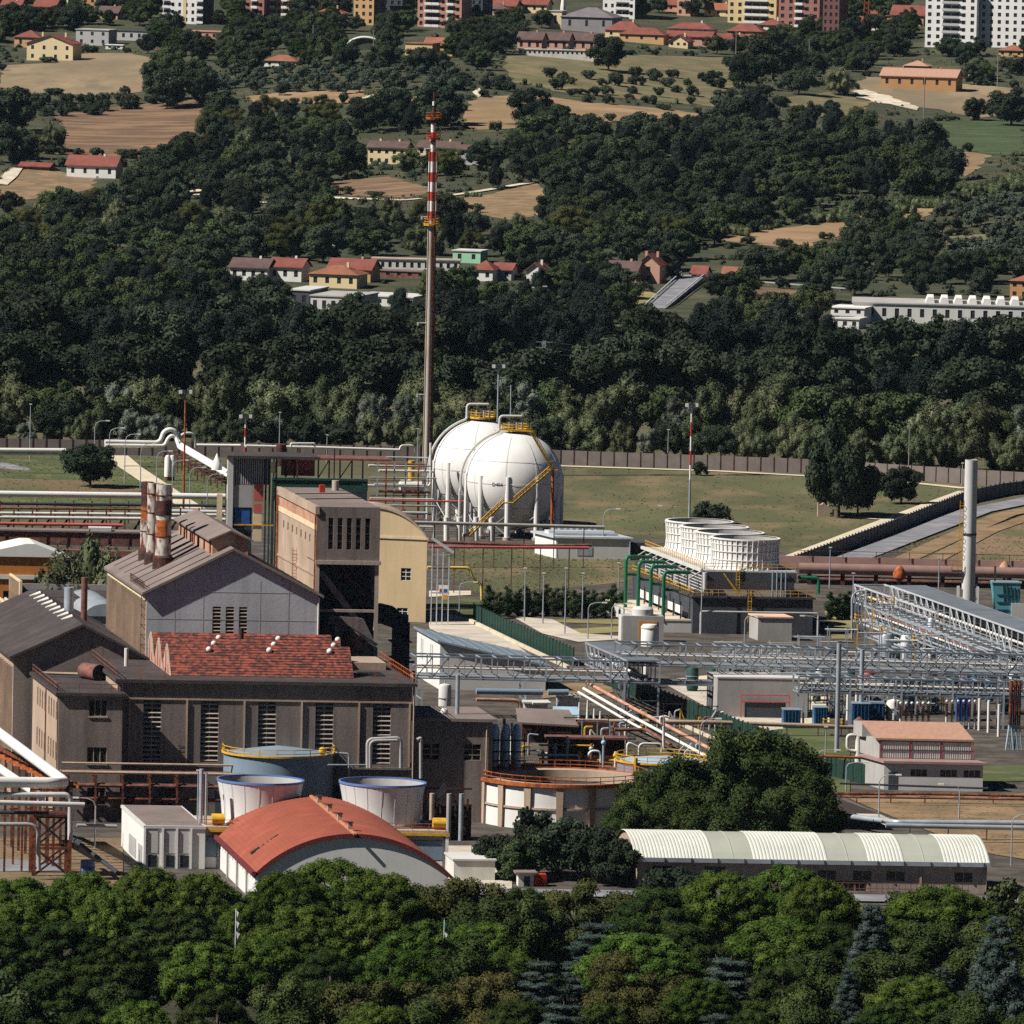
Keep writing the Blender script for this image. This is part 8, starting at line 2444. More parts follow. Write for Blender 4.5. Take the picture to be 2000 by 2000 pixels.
# church hall
house(1072, 1098, 56, 22, 20, W_CREAM, GREY_MID, 'pale side wall of the town church', 'flat', 10, 1, chim=0, name='church', cat='church')
house(1096, 1200, 58, 32, 12, mat('church_grey', lin('#8a8688'), var=.1), mat('church_roof', lin('#706a6c'), var=.15), 'broad grey church with a low pitched roof in the town', 'hip', 18, 3, chim=0, name='church', cat='church')
p = T(1100, 30)
t = thing('church_spire', 'thin white church spire in the town', 'spire', p)
part(MB(Fr(p)).lathe((0, 0), [(1.4, 0), (1.2, 4), (.1, 12)], 8), 'spire', WHITE, t)
part(MB(Fr(p)).box(-1.6, -1.6, -4, 1.6, 1.6, .5), 'base', W_WHITE, t)
def flats(u0, u1, vb, wall, label, floors=8, cols=6, depth=14, side_m=None, bal=(), bal_m=None, ax=-22.0, name='apartment_block', floor_px=14.3, strip_=None):
 """a tall block: facade with a window per room, balcony slabs with rails, flank, some with shade painted in"""
 p = T(u0, vb)
 s = PXM(p)
 w, fh = (u1 - u0) / s, floor_px / s
 h = floors * fh
 f = Fr(p, ax, ax + 5)
 t = thing(name, label, 'apartment block', p)
 ops = []
 for j in range(floors):
  for i in range(cols):
   c = w * (i + .5) / cols
   ww = w / cols * .42
   wide = i in bal
   ops.append((c - (ww * 1.05 if wide else ww / 2), c + (ww * 1.05 if wide else ww / 2), j * fh + fh * .25, j * fh + fh * .78))
 mb = MB(f)
 wall_open(mb, 0, w, -4, h, ops, 0, .5)
 part(mb, 'facade', wall, t)
 part(MB(f).box(0, .55, -4, w, depth, h), 'flank', side_m or wall, t)  # a dark grey flank has its shade painted into the colour
 part(MB(f).box(-.3, -.3, h, w + .3, depth, h + .6), 'roof', GREY_MID, t)
 for o in ops:
  part(MB(f).box(o[0], .3, o[2], o[1], .36, o[3]), 'window', GLASS, t)
 for j in range(floors):
  for i in bal:
   c, ww = w * (i + .5) / cols, w / cols * .48
   bl = part(MB(f).box(c - ww, -1.2, j * fh + .0, c + ww, -.003, j * fh + .2), 'balcony', bal_m or W_WHITE, t)
   part(MB(f).box(c - ww, -1.25, j * fh + .2, c + ww, -1.15, j * fh + 1.15), 'balustrade', bal_m or W_WHITE, bl)
 if strip_:
  a, b2, m = strip_
  part(MB(f).box(w * a, -.12, -4, w * b2, -.003, h), 'coloured_strip', m, t)
 return t, f, w, h
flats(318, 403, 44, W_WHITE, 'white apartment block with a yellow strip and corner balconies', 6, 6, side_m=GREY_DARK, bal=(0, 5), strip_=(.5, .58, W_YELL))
flats(466, 520, 30, W_BRICK, 'brick-red and white flats with ribbon balconies, narrow wing', 5, 4, bal=(0, 2))
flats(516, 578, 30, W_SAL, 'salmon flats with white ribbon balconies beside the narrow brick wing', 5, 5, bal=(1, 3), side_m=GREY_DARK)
flats(160, 190, 22, W_ORANGE, 'slim orange block behind the town trees', 5, 2)
flats(236, 262, 10, W_SAL, 'slim red block behind the town trees', 5, 2)
flats(690, 733, 48, W_TAN, 'tan slab of flats with shade painted on its flank', 6, 3, side_m=GREY_DARK, depth=16)
flats(733, 790, 40, GREY_DARK, 'block painted dark as shade, joined to the tan slab of flats', 6, 4)  # dark grey wall paints in the shaded side of the tan slab
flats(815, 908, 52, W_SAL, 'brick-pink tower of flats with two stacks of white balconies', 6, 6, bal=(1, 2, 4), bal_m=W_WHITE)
flats(908, 945, 40, GREY_DARK, 'block painted dark as shade beside the brick-pink tower', 6, 3)  # dark grey wall paints in the shaded side of the tower
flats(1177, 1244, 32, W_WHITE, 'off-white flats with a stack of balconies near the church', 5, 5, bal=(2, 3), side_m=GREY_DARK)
flats(1322, 1350, 30, W_PINK, 'slim pink house block beside the off-white flats', 4, 2)
flats(1421, 1522, 44, W_YELL, 'yellow flats with broad white balconies', 6, 6, bal=(2, 3, 4), side_m=W_CREAM)
flats(1520, 1605, 52, W_BRICK, 'brick-coloured flats with recessed balconies', 6, 5, bal=(2,), side_m=W_BRICK)
flats(1606, 1640, 78, mat('brown_brick', lin('#6b4a44'), var=.15), 'tall dark brick tower beside the brick-coloured flats', 8, 3)
flats(1806, 1912, 92, WHITE, 'tall white tower block with dark window columns', 8, 6, bal=(2, 3), bal_m=W_GREY)
flats(1912, 2010, 92, W_WHITE, 'shaded white tower block beside the tall white tower', 8, 6)
# orange tower crane mast
p = T(1691, 70)
t = thing('crane_mast', 'orange lattice crane mast among the town roofs', 'crane', p)
for sx_, sy_ in ((-1, -1), (1, -1), (1, 1), (-1, 1)):
 bpart(p + Vector((sx_ * .9, sy_ * .9, -2)), p + Vector((sx_ * .9, sy_ * .9, 26)), .35, 'leg', RUST_ORANGE, t)
for i in range(12):
 for s in (1, -1):
  bpart(p + Vector((-.9 * s, -.9, i * 2.1)), p + Vector((.9 * s, -.9, i * 2.1 + 2.1)), .2, 'lattice_bar', RUST_ORANGE, t)
# arched greenhouse frame
p = T(712, 98)
t = thing('arched_canopy', 'white arched canopy frame in the town gardens', 'canopy', p)
f = Fr(p)
arcp = [(7.6 * math.cos(math.pi * k / 16), 0, 5.0 * math.sin(math.pi * k / 16)) for k in range(17)]
part(MB(f).tube(arcp, .45, 8), 'front_arch', WHITE, t, smooth=True)
part(MB(f).tube([(x, 8, z) for x, _, z in arcp], .3, 8), 'back_arch', WHITE, t, smooth=True)
part(MB(f).prism([(x * .97, .2, z * .95 - .2) for x, _, z in arcp], (0, 8, 0)), 'cover', mat('mossy_cover', lin('#5a5f4c'), var=.2), t)
# utility poles on the hillside
for i, (u, vb, vt, lab) in enumerate([(456, 108, 72, 'near the salmon flats, first'), (471, 108, 80, 'near the salmon flats, second'), (1580, 128, 76, 'beside the brick tower foot'), (1948, 170, 100, 'beside the orange villa'), (1437, 115, 60, 'in front of the town roofs'), (1804, 240, 150, 'below the orange villa'), (134, 460, 415, 'beside the faded pink shed'), (588, 95, 62, 'by the town gardens'), (611, 92, 48, 'by the arched canopy'), (729, 110, 58, 'between the canopy and the yellow box'), (1012, 465, 440, 'above the mint green building'), (372, 450, 438, 'on the wood edge above the pink roof')]):
 p = T(u, vb)
 h = (vb - vt) / PXM(p)
 t = thing('utility_pole', 'pale utility pole ' + lab, 'pole', p, 'hillside utility poles')
 part(MB(Fr(p)).tube([(0, 0, -.5), (0, 0, h)], [.2, .14], 6), 'shaft', WOOD, t)
 part(MB(Fr(p)).bar((-.7, 0, h - .5), (.7, 0, h - .5), .15), 'cross_arm', WOOD, t)
# road ramp bridge in the valley
A0, A1, B1, B0 = G(1258, 603), G(1300, 604), G(1378, 560), G(1330, 558)
mb = MB()
mb.add([(A0.x, A0.y, .3), (A1.x, A1.y, .3), (B1.x, B1.y, 3.4), (B0.x, B0.y, 3.4), (A0.x, A0.y, -1), (A1.x, A1.y, -1), (B1.x, B1.y, -1), (B0.x, B0.y, -1)], [(0, 1, 2, 3), (0, 4, 5, 1), (1, 5, 6, 2), (2, 6, 7, 3), (3, 7, 4, 0)])
struct(mb, 'road_ramp', ASPHALT)
for a, b_, lab in ((A0, B0, 'far'), (A1, B1, 'near')):
 t = thing('guard_rail', 'pale guard rail along the %s side of the road ramp' % lab, 'guard rail', a)
 for i in range(8):
  q = a + (b_ - a) * (i / 7)
  q = Vector((q.x, q.y, .3 + 3.1 * i / 7))
  bpart(q, q + Vector((0, 0, .9)), .15, 'post', STEEL, t)
 bpart(Vector((a.x, a.y, 1.1)), Vector((b_.x, b_.y, 4.2)), .25, 'beam', STEEL_BRIGHT, t)
t = thing('guard_rail', 'long guard rail climbing from the ramp beside the brown slope', 'guard rail', T(1455, 562))
for i in range(10):
 a = T(1460 + i * 20, 556 + i * 1.6)
 b_ = T(1480 + i * 20, 557.6 + i * 1.6)
 bpart(a + Vector((0, 0, 1.2)), b_ + Vector((0, 0, 1.2)), .35, 'beam', GREY_MID, t)
 bpart(a, a + Vector((0, 0, 1.2)), .2, 'post', GREY_MID, t)
for i, (u, v) in enumerate(((1035, 562), (1060, 560), (1083, 556), (1104, 553), (1038, 574), (1066, 576), (1530, 600), (1590, 590), (1610, 584))):
 p = G(u, v + 30)
 h = 30 / PXM(p)
 t = thing('road_lamp', 'tiny white road lamp above the river trees, %s in the row' % ('first', 'second', 'third', 'fourth', 'fifth', 'sixth', 'seventh', 'eighth', 'ninth')[i], 'street lamp', p, 'valley road lamps')
 part(MB(Fr(p)).tube([(0, 0, 0), (0, 0, h)], .1, 6), 'post', GREY_MID, t)
 part(MB(Fr(p)).box(-.2, -.2, h, 1.2, .2, h + .25), 'lamp_head', WHITE, t)
# ------------------------------------------------------------------ planting
G1 = 'tall dark trees of the river wood'
BELT = {'poplar': 'tall dark poplar of the river wood', 'oak': 'dark round-crowned tree of the river wood'}
def belt(pts, hs, du, kinds, desc, group, seed, width=None):
 """a row of trees standing along a line of ground pixels"""
 R = random.Random(seed)
 for (u0, v0), (u1, v1) in zip(pts, pts[1:]):
  n = max(1, int(abs(u1 - u0) / du))
  for i in range(n):
   u = u0 + (u1 - u0) * (i + .5 + R.uniform(-.3, .3)) / n
   v = v0 + (v1 - v0) * (i + .5) / n + R.uniform(-6, 6)
   kd = R.choice(kinds)
   p, h = G(u, v), R.uniform(*hs)
   lim = 590 if 555 < u < 830 else 618 if 1580 < u else 598 if 1230 < u < 1400 else 545
   h = min(h, (v - lim - R.uniform(0, 20)) / PXM(p))
   tree(kd, p, h, None, desc.get(kd, '') if isinstance(desc, dict) else desc, group, rng=R)
belt([(-60, 690), (560, 700), (1200, 700), (2060, 730)], (15, 19), 88, ['poplar', 'oak', 'poplar'], BELT, G1, 1)
belt([(-60, 740), (700, 755), (1300, 760), (2060, 790)], (17, 22), 84, ['poplar', 'poplar', 'oak'], BELT, G1, 2)
belt([(-60, 800), (700, 812), (1300, 815), (2060, 845)], (14, 19), 88, ['poplar', 'oak'], BELT, G1, 3)
G2 = 'lighter trees at the edge of the river wood'
EDGE = {'willow': 'yellow-green willow at the edge of the river wood', 'silver': 'silvery poplar at the edge of the river wood', 'broad': 'fresh green tree at the edge of the river wood', 'oak': 'dark bushy tree at the edge of the river wood'}
belt([(-60, 845), (700, 856), (1300, 862), (2060, 890)], (10, 14), 54, ['willow', 'willow', 'broad', 'silver', 'willow', 'willow'], EDGE, G2, 4)
belt([(-60, 868), (750, 880), (1090, 888), (1700, 908), (2060, 930)], (5.5, 9), 46, ['willow', 'oak', 'willow', 'silver', 'willow', 'willow'], EDGE, G2, 5)
# trees between the valley houses
VAL = {'oak': 'dark valley tree', 'broad': 'mid green valley tree', 'poplar': 'tall valley tree', 'cypress': 'narrow dark cypress between the valley houses'}
G3 = 'trees between the valley houses'
CLR = [[(440, 500), (735, 500), (735, 552), (440, 552)], [(722, 498), (900, 498), (900, 532), (722, 532)], [(880, 486), (1000, 486), (1000, 545), (880, 545)], [(1024, 512), (1064, 512), (1064, 546), (1024, 546)], [(1180, 494), (1292, 494), (1292, 550), (1180, 550)], [(1250, 552), (1390, 552), (1390, 605), (1250, 605)], [(1600, 580), (2000, 580), (2000, 630), (1600, 630)], [(560, 560), (800, 560), (800, 600), (560, 600)], [(1345, 520), (1455, 520), (1455, 550), (1345, 550)], [(56, 448), (135, 448), (135, 462), (56, 462)], [(1966, 530), (2000, 530), (2000, 580), (1966, 580)], [(0, 510), (75, 510), (75, 532), (0, 532)], [(1455, 555), (1560, 555), (1560, 598), (1455, 598)]]
wood([(-30, 470), (240, 460), (460, 480), (460, 600), (-30, 600)], 52, 26, ['oak', 'broad', 'broad', 'poplar'], (8, 13), 21, VAL, G3, clear=CLR)
wood([(440, 545), (1230, 545), (1230, 625), (440, 625)], 50, 26, ['oak', 'poplar', 'broad'], (7, 11), 22, VAL, G3, clear=CLR)
wood([(880, 470), (1340, 470), (1340, 556), (880, 556)], 52, 28, ['oak', 'broad', 'oak'], (7, 10), 23, VAL, G3, clear=CLR)
wood([(1290, 490), (2030, 500), (2030, 585), (1560, 575), (1290, 560)], 52, 26, ['oak', 'broad', 'oak'], (7, 10), 24, VAL, G3, clear=CLR)
wood([(1390, 590), (1640, 600), (1640, 640), (1390, 640)], 50, 26, ['oak', 'poplar', 'broad'], (8, 11), 25, VAL, G3, clear=CLR)
# the middle hillside
MID = {'oak': 'dark oak on the middle hillside', 'broad': 'mid green tree on the middle hillside', 'poplar': 'tall dark tree on the middle hillside', 'willow': 'pale green tree on the middle hillside', 'brown': 'olive-brown tree on the middle hillside', 'bush': 'low bush on the hillside', 'cypress': 'dark cypress on the hillside'}
G4 = 'dark trees of the hillside woods'
HCL = [[(712, 272), (950, 272), (950, 306), (712, 306)], [(126, 300), (245, 300), (245, 345), (126, 345)]] + FIELDS
wood([(-30, 385), (240, 400), (600, 400), (900, 415), (1100, 430), (1400, 440), (1400, 490), (-30, 470)], 54, 27, ['oak', 'oak', 'broad', 'poplar', 'willow', 'brown'], (6.5, 12), 31, MID, G4, clear=HCL)
wood([(170, 345), (240, 320), (345, 300), (400, 240), (560, 215), (720, 290), (720, 345), (610, 350), (620, 400), (240, 395)], 54, 27, ['oak', 'oak', 'poplar', 'willow', 'broad', 'oak'], (7, 13), 32, MID, G4, clear=HCL)
wood([(395, 190), (440, 172), (480, 200), (560, 205), (690, 215), (830, 205), (905, 215), (900, 262), (960, 270), (980, 345), (900, 345), (960, 320), (700, 330), (560, 260), (400, 250)], 52, 26, ['oak', 'oak', 'poplar', 'broad', 'brown'], (7, 12), 33, MID, G4, clear=HCL)
wood([(1000, 235), (1060, 195), (1100, 240), (1250, 245), (1380, 240), (1420, 200), (1560, 212), (1700, 225), (1800, 245), (1860, 320), (1870, 355), (1700, 375), (1560, 385), (1400, 395), (1100, 388), (1080, 345), (1000, 320)], 52, 25, ['oak', 'poplar', 'oak', 'oak', 'broad'], (8, 14), 34, MID, G4, clear=FIELDS)
wood([(1080, 400), (1200, 395), (1600, 395), (1580, 440), (1420, 445), (1390, 465), (1080, 450)], 52, 26, ['oak', 'broad'], (8, 11), 35, MID, G4, clear=HCL)
wood([(1540, 480), (1720, 440), (1830, 430), (1830, 500), (1560, 510)], 56, 28, ['oak', 'oak', 'broad'], (9, 12), 36, MID, G4, clear=HCL)
# single big trees
for u, v, h, kd, lab in [(1040, 230, 12, 'oak', 'round dark oak standing at the tan field'), (1188, 128, 13, 'oak', 'big round oak on the dry meadow'), (30, 250, 16, 'oak', 'big round oak at the photo edge by the ploughed field'), (20, 310, 13, 'oak', 'dark oak below the pale green thicket'), (1510, 148, 18, 'oak', 'huge dark oak mass before the brick tower'), (1450, 160, 12, 'oak', 'dark oak beside the huge oak mass'), (1560, 175, 11, 'oak', 'dark oak on the slope right of the huge oak'), (1640, 175, 10, 'willow', 'grey-green loose tree beside the chalk bank'), (850, 235, 14, 'oak', 'dark oak behind the flare tip'), (780, 232, 12, 'oak', 'dark oak beside the farm track'), (1975, 235, 13, 'oak', 'dark oak at the photo edge below the villa'), (1900, 225, 8, 'oak', 'small oak pair below the villa'), (1700, 445, 11, 'oak', 'round oak on the tan field'), (330, 200, 14, 'oak', 'dark oak wood corner beside the stubble field'), (400, 190, 12, 'oak', 'dark oak at the top of the ploughed field'), (60, 300, 9, 'willow', 'pale green thicket by the ploughed field'), (100, 285, 9, 'willow', 'pale green rounded thicket at the ploughed field corner')]:
 p = T(u, v + 10)
 tree(kd, p, h, h * 1.25, lab, 'single trees on the hillside')
# upper hillside: olive groves, hedges, town trees
wood([(430, 118), (520, 112), (830, 118), (930, 135), (880, 172), (700, 172), (560, 178), (420, 165)], 34, 12, ['olive'], (3.6, 5.0), 41, 'grey-green olive tree in the upper grove', 'olive trees of the upper grove', clear=[[(512, 104), (586, 104), (586, 128), (512, 128)]])
wood([(1830, 395), (2030, 365), (2030, 520), (1840, 520)], 32, 15, ['olive'], (3.6, 5.2), 42, 'grey-green olive tree in the grove on the right slope', 'olive trees of the lower grove', clear=FIELDS)
UPD = {'oak': 'dark tree below the town', 'broad': 'green tree below the town', 'poplar': 'tall tree below the town', 'pine_dark': 'rounded pine below the town', 'bush': 'bush below the town', 'willow': 'pale green bush below the town'}
G5 = 'trees below the town'
TCL = [[(45, 62), (160, 62), (160, 118), (45, 118)], [(145, 52), (300, 52), (300, 78), (145, 78)], [(355, 50), (445, 50), (445, 72), (355, 72)], [(786, 72), (888, 72), (888, 110), (786, 110)], [(1005, 60), (1170, 60), (1170, 106), (1005, 106)], [(1715, 112), (1882, 112), (1882, 165), (1715, 165)], [(512, 104), (586, 104), (586, 128), (512, 128)], [(1180, 35), (1500, 35), (1500, 84), (1180, 84)], [(1800, 0), (2000, 0), (2000, 90), (1800, 90)], [(665, 65), (750, 65), (750, 95), (665, 95)], [(310, 0), (405, 0), (405, 42), (310, 42)], [(465, 0), (580, 0), (580, 28), (465, 28)], [(688, 0), (736, 0), (736, 44), (688, 44)], [(812, 0), (910, 0), (910, 48), (812, 48)], [(1070, 10), (1245, 10), (1245, 58), (1070, 58)], [(1418, 0), (1640, 0), (1640, 48), (1418, 48)], [(940, 0), (1075, 0), (1075, 22), (940, 22)]] + FIELDS
wood([(-30, 20), (310, 10), (420, 45), (680, 40), (1070, 30), (1180, 70), (1180, 95), (860, 118), (420, 120), (300, 100), (150, 60), (-30, 60)], 40, 17, ['oak', 'broad', 'pine_dark', 'oak'], (7, 10), 51, UPD, G5, clear=TCL)
wood([(1180, 80), (1640, 70), (1800, 95), (2030, 115), (2030, 160), (1720, 140), (1500, 118), (1200, 110)], 42, 17, ['oak', 'broad', 'oak'], (6, 9), 52, UPD, G5, clear=TCL)
wood([(285, 115), (420, 110), (430, 190), (300, 195), (280, 160)], 46, 22, ['oak', 'oak', 'broad'], (8, 11), 53, UPD, G5, clear=TCL)
wood([(1060, 140), (1560, 140), (1540, 185), (1300, 200), (1100, 180)], 44, 17, ['bush', 'bush', 'broad'], (2.5, 4.5), 54, UPD, 'hillside bushes')
wood([(1380, 190), (1660, 200), (1660, 235), (1380, 235)], 46, 20, ['bush', 'oak'], (3.5, 6), 55, UPD, 'hillside bushes')
wood([(890, 150), (1000, 145), (1010, 185), (890, 180)], 42, 16, ['bush', 'oak'], (3, 5), 56, UPD, 'hillside bushes', clear=FIELDS)
wood([(60, 188), (290, 190), (260, 212), (120, 224), (60, 212)], 34, 13, ['bush'], (3, 4.5), 57, 'low green hedge bush between the two left fields', 'hillside bushes')
wood([(1590, 410), (1700, 390), (1850, 370), (2030, 330), (2030, 352), (1880, 388), (1750, 415), (1610, 428)], 42, 10, ['reed'], (3.2, 4.4), 58, 'pale green reed clump in the band above the tan field', 'reed clumps')
wood([(1390, 425), (1500, 415), (1500, 445), (1400, 450)], 40, 12, ['reed', 'bush'], (3.0, 4.2), 59, 'pale green reed clump beside the tan field', 'reed clumps')
wood([(100, 310), (330, 312), (330, 330), (230, 318), (100, 318)], 36, 14, ['bush'], (2.5, 4), 60, 'low bush above the white farmhouse', 'hillside bushes')
wood([(-30, -5), (2030, -5), (2030, 100), (-30, 70)], 42, 15, ['oak', 'broad', 'oak', 'pine_dark'], (6, 9), 61, UPD, G5, clear=TCL)
# undergrowth that closes the hillside between the trees: one uncountable mass
_R = random.Random(19)
UB = []
_clr = FIELDS + TCL + CLR + HCL[:2]
while len(UB) < 2600:
 u, v = _R.uniform(-20, 2020), _R.uniform(60, 690)
 if any(inside(q, u, v) or inside(q, u, v - 8) for q in _clr):
  continue
 p = T(u, v)
 UB.append(((p.x, p.y, p.z + .3), _R.uniform(.8, 2.2), .75, _R.random()))
ug = bpy.data.objects.new('undergrowth', foliage_mesh('undergrowth', UB, .34, 14, 3, L_OAK))
link(ug)
props(ug, 'dark scrub and undergrowth between the hillside trees', kind='stuff')
# ------------------------------------------------------------------ trees of the plant
G6 = 'trees inside the plant'
for u, v, h, w, kd, lab in [(176, 952, 9.5, 11.5, 'oak', 'round dark tree on the green lawn by the white pipelines'), (1638, 1012, 19, 13, 'oak', 'tall dark tree on the lawn beside the ruined pillar'), (1675, 1008, 13, 9, 'oak', 'lower dark crown joined to the tall lawn tree'), (1612, 1005, 14, 8, 'oak', 'dark side crown leaning from the tall lawn tree'), (1760, 985, 7.5, 9, 'oak', 'round dark bush-shaped tree on the lawn near the boundary wall'), (1372, 1024, 4.5, 5.5, 'bush', 'small dark bush behind the fan cylinders, first'), (1410, 1024, 4.2, 5.5, 'bush', 'small dark bush behind the fan cylinders, second'), (1370, 930, 3.2, 4, 'bush', 'tiny bush at the foot of the panel wall'),
        (120, 1400, 25, 14, 'willow', 'olive green tree between the orange office and the boiler stacks, first'), (185, 1385, 27, 14, 'willow', 'olive green tree between the orange office and the boiler stacks, second'), (70, 1395, 21, 11, 'oak', 'dark tree beside the orange office'), (150, 1380, 24, 12, 'brown', 'browning tree behind the olive green pair')]:
 tree(kd, G(u, v), h, w, lab, G6)
# dark columnar hedge in front of the lawn
_R = random.Random(8)
for i in range(15):
 u = 955 + i * 18.5
 tree('cypress', G(u, 1206 + _R.uniform(-3, 3)), _R.uniform(5.2, 6.6), _R.uniform(2.9, 3.6), 'dark columnar hedge conifer between the cream building and the fan tower', 'columnar hedge conifers', rng=_R)
for i in range(4):
 tree('cypress', G(1622 + i * 16, 1213), _R.uniform(5.5, 7), 3.0, 'dark columnar conifer right of the fan cooling tower', 'columnar hedge conifers', rng=_R)
for i in range(10):
 u, v = 1265 + i * 27, 1372 + i * 10.5
 tree('bush', G(u, v), _R.uniform(1.6, 2.6), _R.uniform(3, 4), 'straggly bush climbing the lower green fence', 'fence bushes', rng=_R)
for i in range(7):
 tree('bush', G(935 + i * 26, 1212 + i * 11), _R.uniform(1.2, 2.0), _R.uniform(2.5, 3.5), 'straggly bush along the upper green fence', 'fence bushes', rng=_R)
# poplar grove in front of the substation
for u, v, h, w, lab in [(1270, 1650, 11, 10, 'leftmost crown'), (1330, 1655, 13.5, 13, 'second crown'), (1400, 1650, 15.5, 14, 'tall crown'), (1470, 1640, 16.5, 15, 'broad middle crown'), (1535, 1640, 14.5, 13, 'fifth crown'), (1585, 1650, 11, 10, 'rightmost crown'), (1360, 1690, 11, 11, 'near crown in front'), (1450, 1695, 12, 12, 'second near crown in front'), (1530, 1690, 11, 11, 'third near crown in front'), (1225, 1668, 7.5, 8, 'low outer crown')]:
 tree('grove', G(u, v), h, w, 'glossy dark poplar of the big grove, ' + lab, 'poplar grove')
# shrubs between the orange hall and the barrel shed
for u, v, h, w, kd, lab in [(985, 1712, 6.0, 8, 'oak', 'first'), (1040, 1712, 9.0, 9, 'oak', 'second'), (1095, 1718, 8.0, 9, 'oak', 'third'), (1150, 1724, 7.5, 9, 'oak', 'fourth'), (1205, 1730, 6.0, 8, 'oak', 'fifth'), (1010, 1722, 6, 8, 'broad', 'sixth'), (1285, 1750, 3.8, 6, 'bush', 'seventh'), (1330, 1752, 3.8, 6, 'bush', 'eighth')]:
 tree(kd, G(u, v), h, w, 'dark shrub tree between the round basin and the barrel shed, ' + lab, 'shrub trees by the basin')
# ------------------------------------------------------------------ the park in front
G7 = 'trees of the park in front'
# (crown centre u, crown top v, crown width px, height m, kind)
PARK = [(40, 1712, 190, 12.5, 'pine'), (160, 1700, 200, 12.5, 'pine'), (290, 1690, 190, 13, 'pine'), (395, 1702, 170, 12.5, 'pine'), (60, 1745, 170, 12, 'pine'), (220, 1738, 180, 12, 'pine'),
  (560, 1700, 160, 12.5, 'pine'), (655, 1676, 210, 13.5, 'pine'), (745, 1700, 170, 12.5, 'pine'), (830, 1712, 170, 11, 'brown'), (905, 1728, 150, 10.5, 'brown'), (480, 1760, 150, 12, 'pine'),
  (950, 1752, 170, 12.5, 'grove'), (1040, 1772, 150, 12, 'grove'), (600, 1765, 200, 12.5, 'pine'), (720, 1770, 200, 12.5, 'pine'), (350, 1765, 190, 12, 'pine_dark'), (120, 1800, 190, 12, 'pine_dark'), (10, 1800, 170, 12, 'pine_dark'), (240, 1830, 190, 12, 'pine_dark'),
  (1130, 1712, 160, 11, 'brown'), (1215, 1728, 140, 10, 'brown'), (1280, 1730, 170, 12, 'pine_dark'), (1410, 1698, 200, 13, 'pine'), (1530, 1688, 210, 13, 'pine'), (1605, 1715, 150, 12.5, 'pine'), (1440, 1660, 60, 5, 'broad'),
  (1170, 1775, 190, 13.5, 'cedar'), (1250, 1820, 210, 12, 'pine'), (1340, 1800, 190, 12, 'pine_dark'), (1530, 1790, 220, 12.5, 'pine'), (1620, 1800, 170, 12, 'pine_dark'),
  (1705, 1748, 175, 16.5, 'spruce'), (1840, 1728, 230, 12.5, 'pine'), (1960, 1725, 160, 11, 'broad'), (1780, 1735, 150, 9, 'broad'), (1950, 1768, 190, 18, 'spruce'), (1660, 1880, 120, 11, 'spruce'), (1740, 1862, 200, 11, 'grove'), (1840, 1880, 120, 9, 'spruce'),
  (520, 1832, 210, 12, 'pine'), (400, 1836, 200, 12, 'pine'), (640, 1850, 190, 12, 'pine_dark'), (830, 1800, 210, 12, 'pine'), (930, 1850, 170, 12, 'grove'), (760, 1850, 190, 12, 'pine'), (1060, 1850, 170, 13, 'cedar'), (1180, 1880, 160, 11, 'brown'),
  (1420, 1845, 210, 13, 'cedar'), (1320, 1890, 160, 10, 'brown'), (1530, 1880, 160, 12, 'pine_dark'), (270, 1952, 190, 11.5, 'pine'), (100, 1890, 200, 12, 'pine_dark'), (10, 1900, 170, 12, 'broad'), (700, 1900, 180, 11, 'brown'), (860, 1905, 170, 10, 'brown'), (960, 1920, 150, 10, 'brown'), (560, 1930, 180, 11, 'grove'), (420, 1930, 170, 11, 'pine_dark'), (1100, 1935, 180, 12, 'cedar'), (1230, 1950, 170, 10, 'brown'), (1400, 1955, 180, 12, 'cedar'), (1560, 1950, 170, 11, 'grove'), (1900, 1940, 170, 11, 'grove'), (160, 1975, 170, 11, 'pine_dark')]
PD = {'pine': 'bright green umbrella pine', 'pine_dark': 'dark umbrella pine', 'brown': 'olive-brown broadleaf tree', 'grove': 'dark glossy poplar', 'cedar': 'blue-green layered cedar', 'spruce': 'blue-grey spruce', 'broad': 'fresh green broadleaf tree'}
for u, vt, wpx, h, kd in PARK:
 v = vt + h * 14.5
 p = G(u, v)
 for _ in range(3):
  v = vt + h * PXM(p)
  p = G(u - h * PXM(p) * .021, v)
 tree(kd, p, h, wpx / PXM(p), PD[kd] + ' of the park', G7, rng=_R)
_occ = [(u, vt) for u, vt, *_ in PARK]
for row in range(5):
 for i in range(15):
  u, vt = -20 + i * 146 + (70 if row % 2 else 0) + _R.uniform(-25, 25), 1745 + row * 58 + _R.uniform(-14, 14)
  if min((u - a) ** 2 + ((vt - b2) * 1.6) ** 2 for a, b2 in _occ) < 62 ** 2:
   continue
  kd = _R.choice(['pine_dark', 'pine_dark', 'grove', 'pine', 'grove'])  # dark-leaved fillers: shade between the crowns is put into leaf colour
  h = _R.uniform(8.5, 10.5)
  p = G(u, vt + h * 14.8)
  tree(kd, p, h, _R.uniform(140, 190) / PXM(p), PD[kd] + ' of the park', G7, rng=_R)
# bushes and weeds along the field edges
for poly in FIELDS:
 for (u0, v0), (u1, v1) in zip(poly, poly[1:] + poly[:1]):
  L = math.hypot(u1 - u0, v1 - v0)
  for i in range(int(L / 38)):
   t_ = (i + _R.random()) / max(1, int(L / 38))
   u, v = u0 + (u1 - u0) * t_, v0 + (v1 - v0) * t_
   if _R.random() < .55 and -20 < u < 2020 and v > 95:
    tree(_R.choice(['bush', 'bush', 'bush', 'reed']), T(u, v), _R.uniform(1.6, 3.6), _R.uniform(3.5, 8), 'scrub along a hillside field edge', 'field edge scrub', rng=_R)
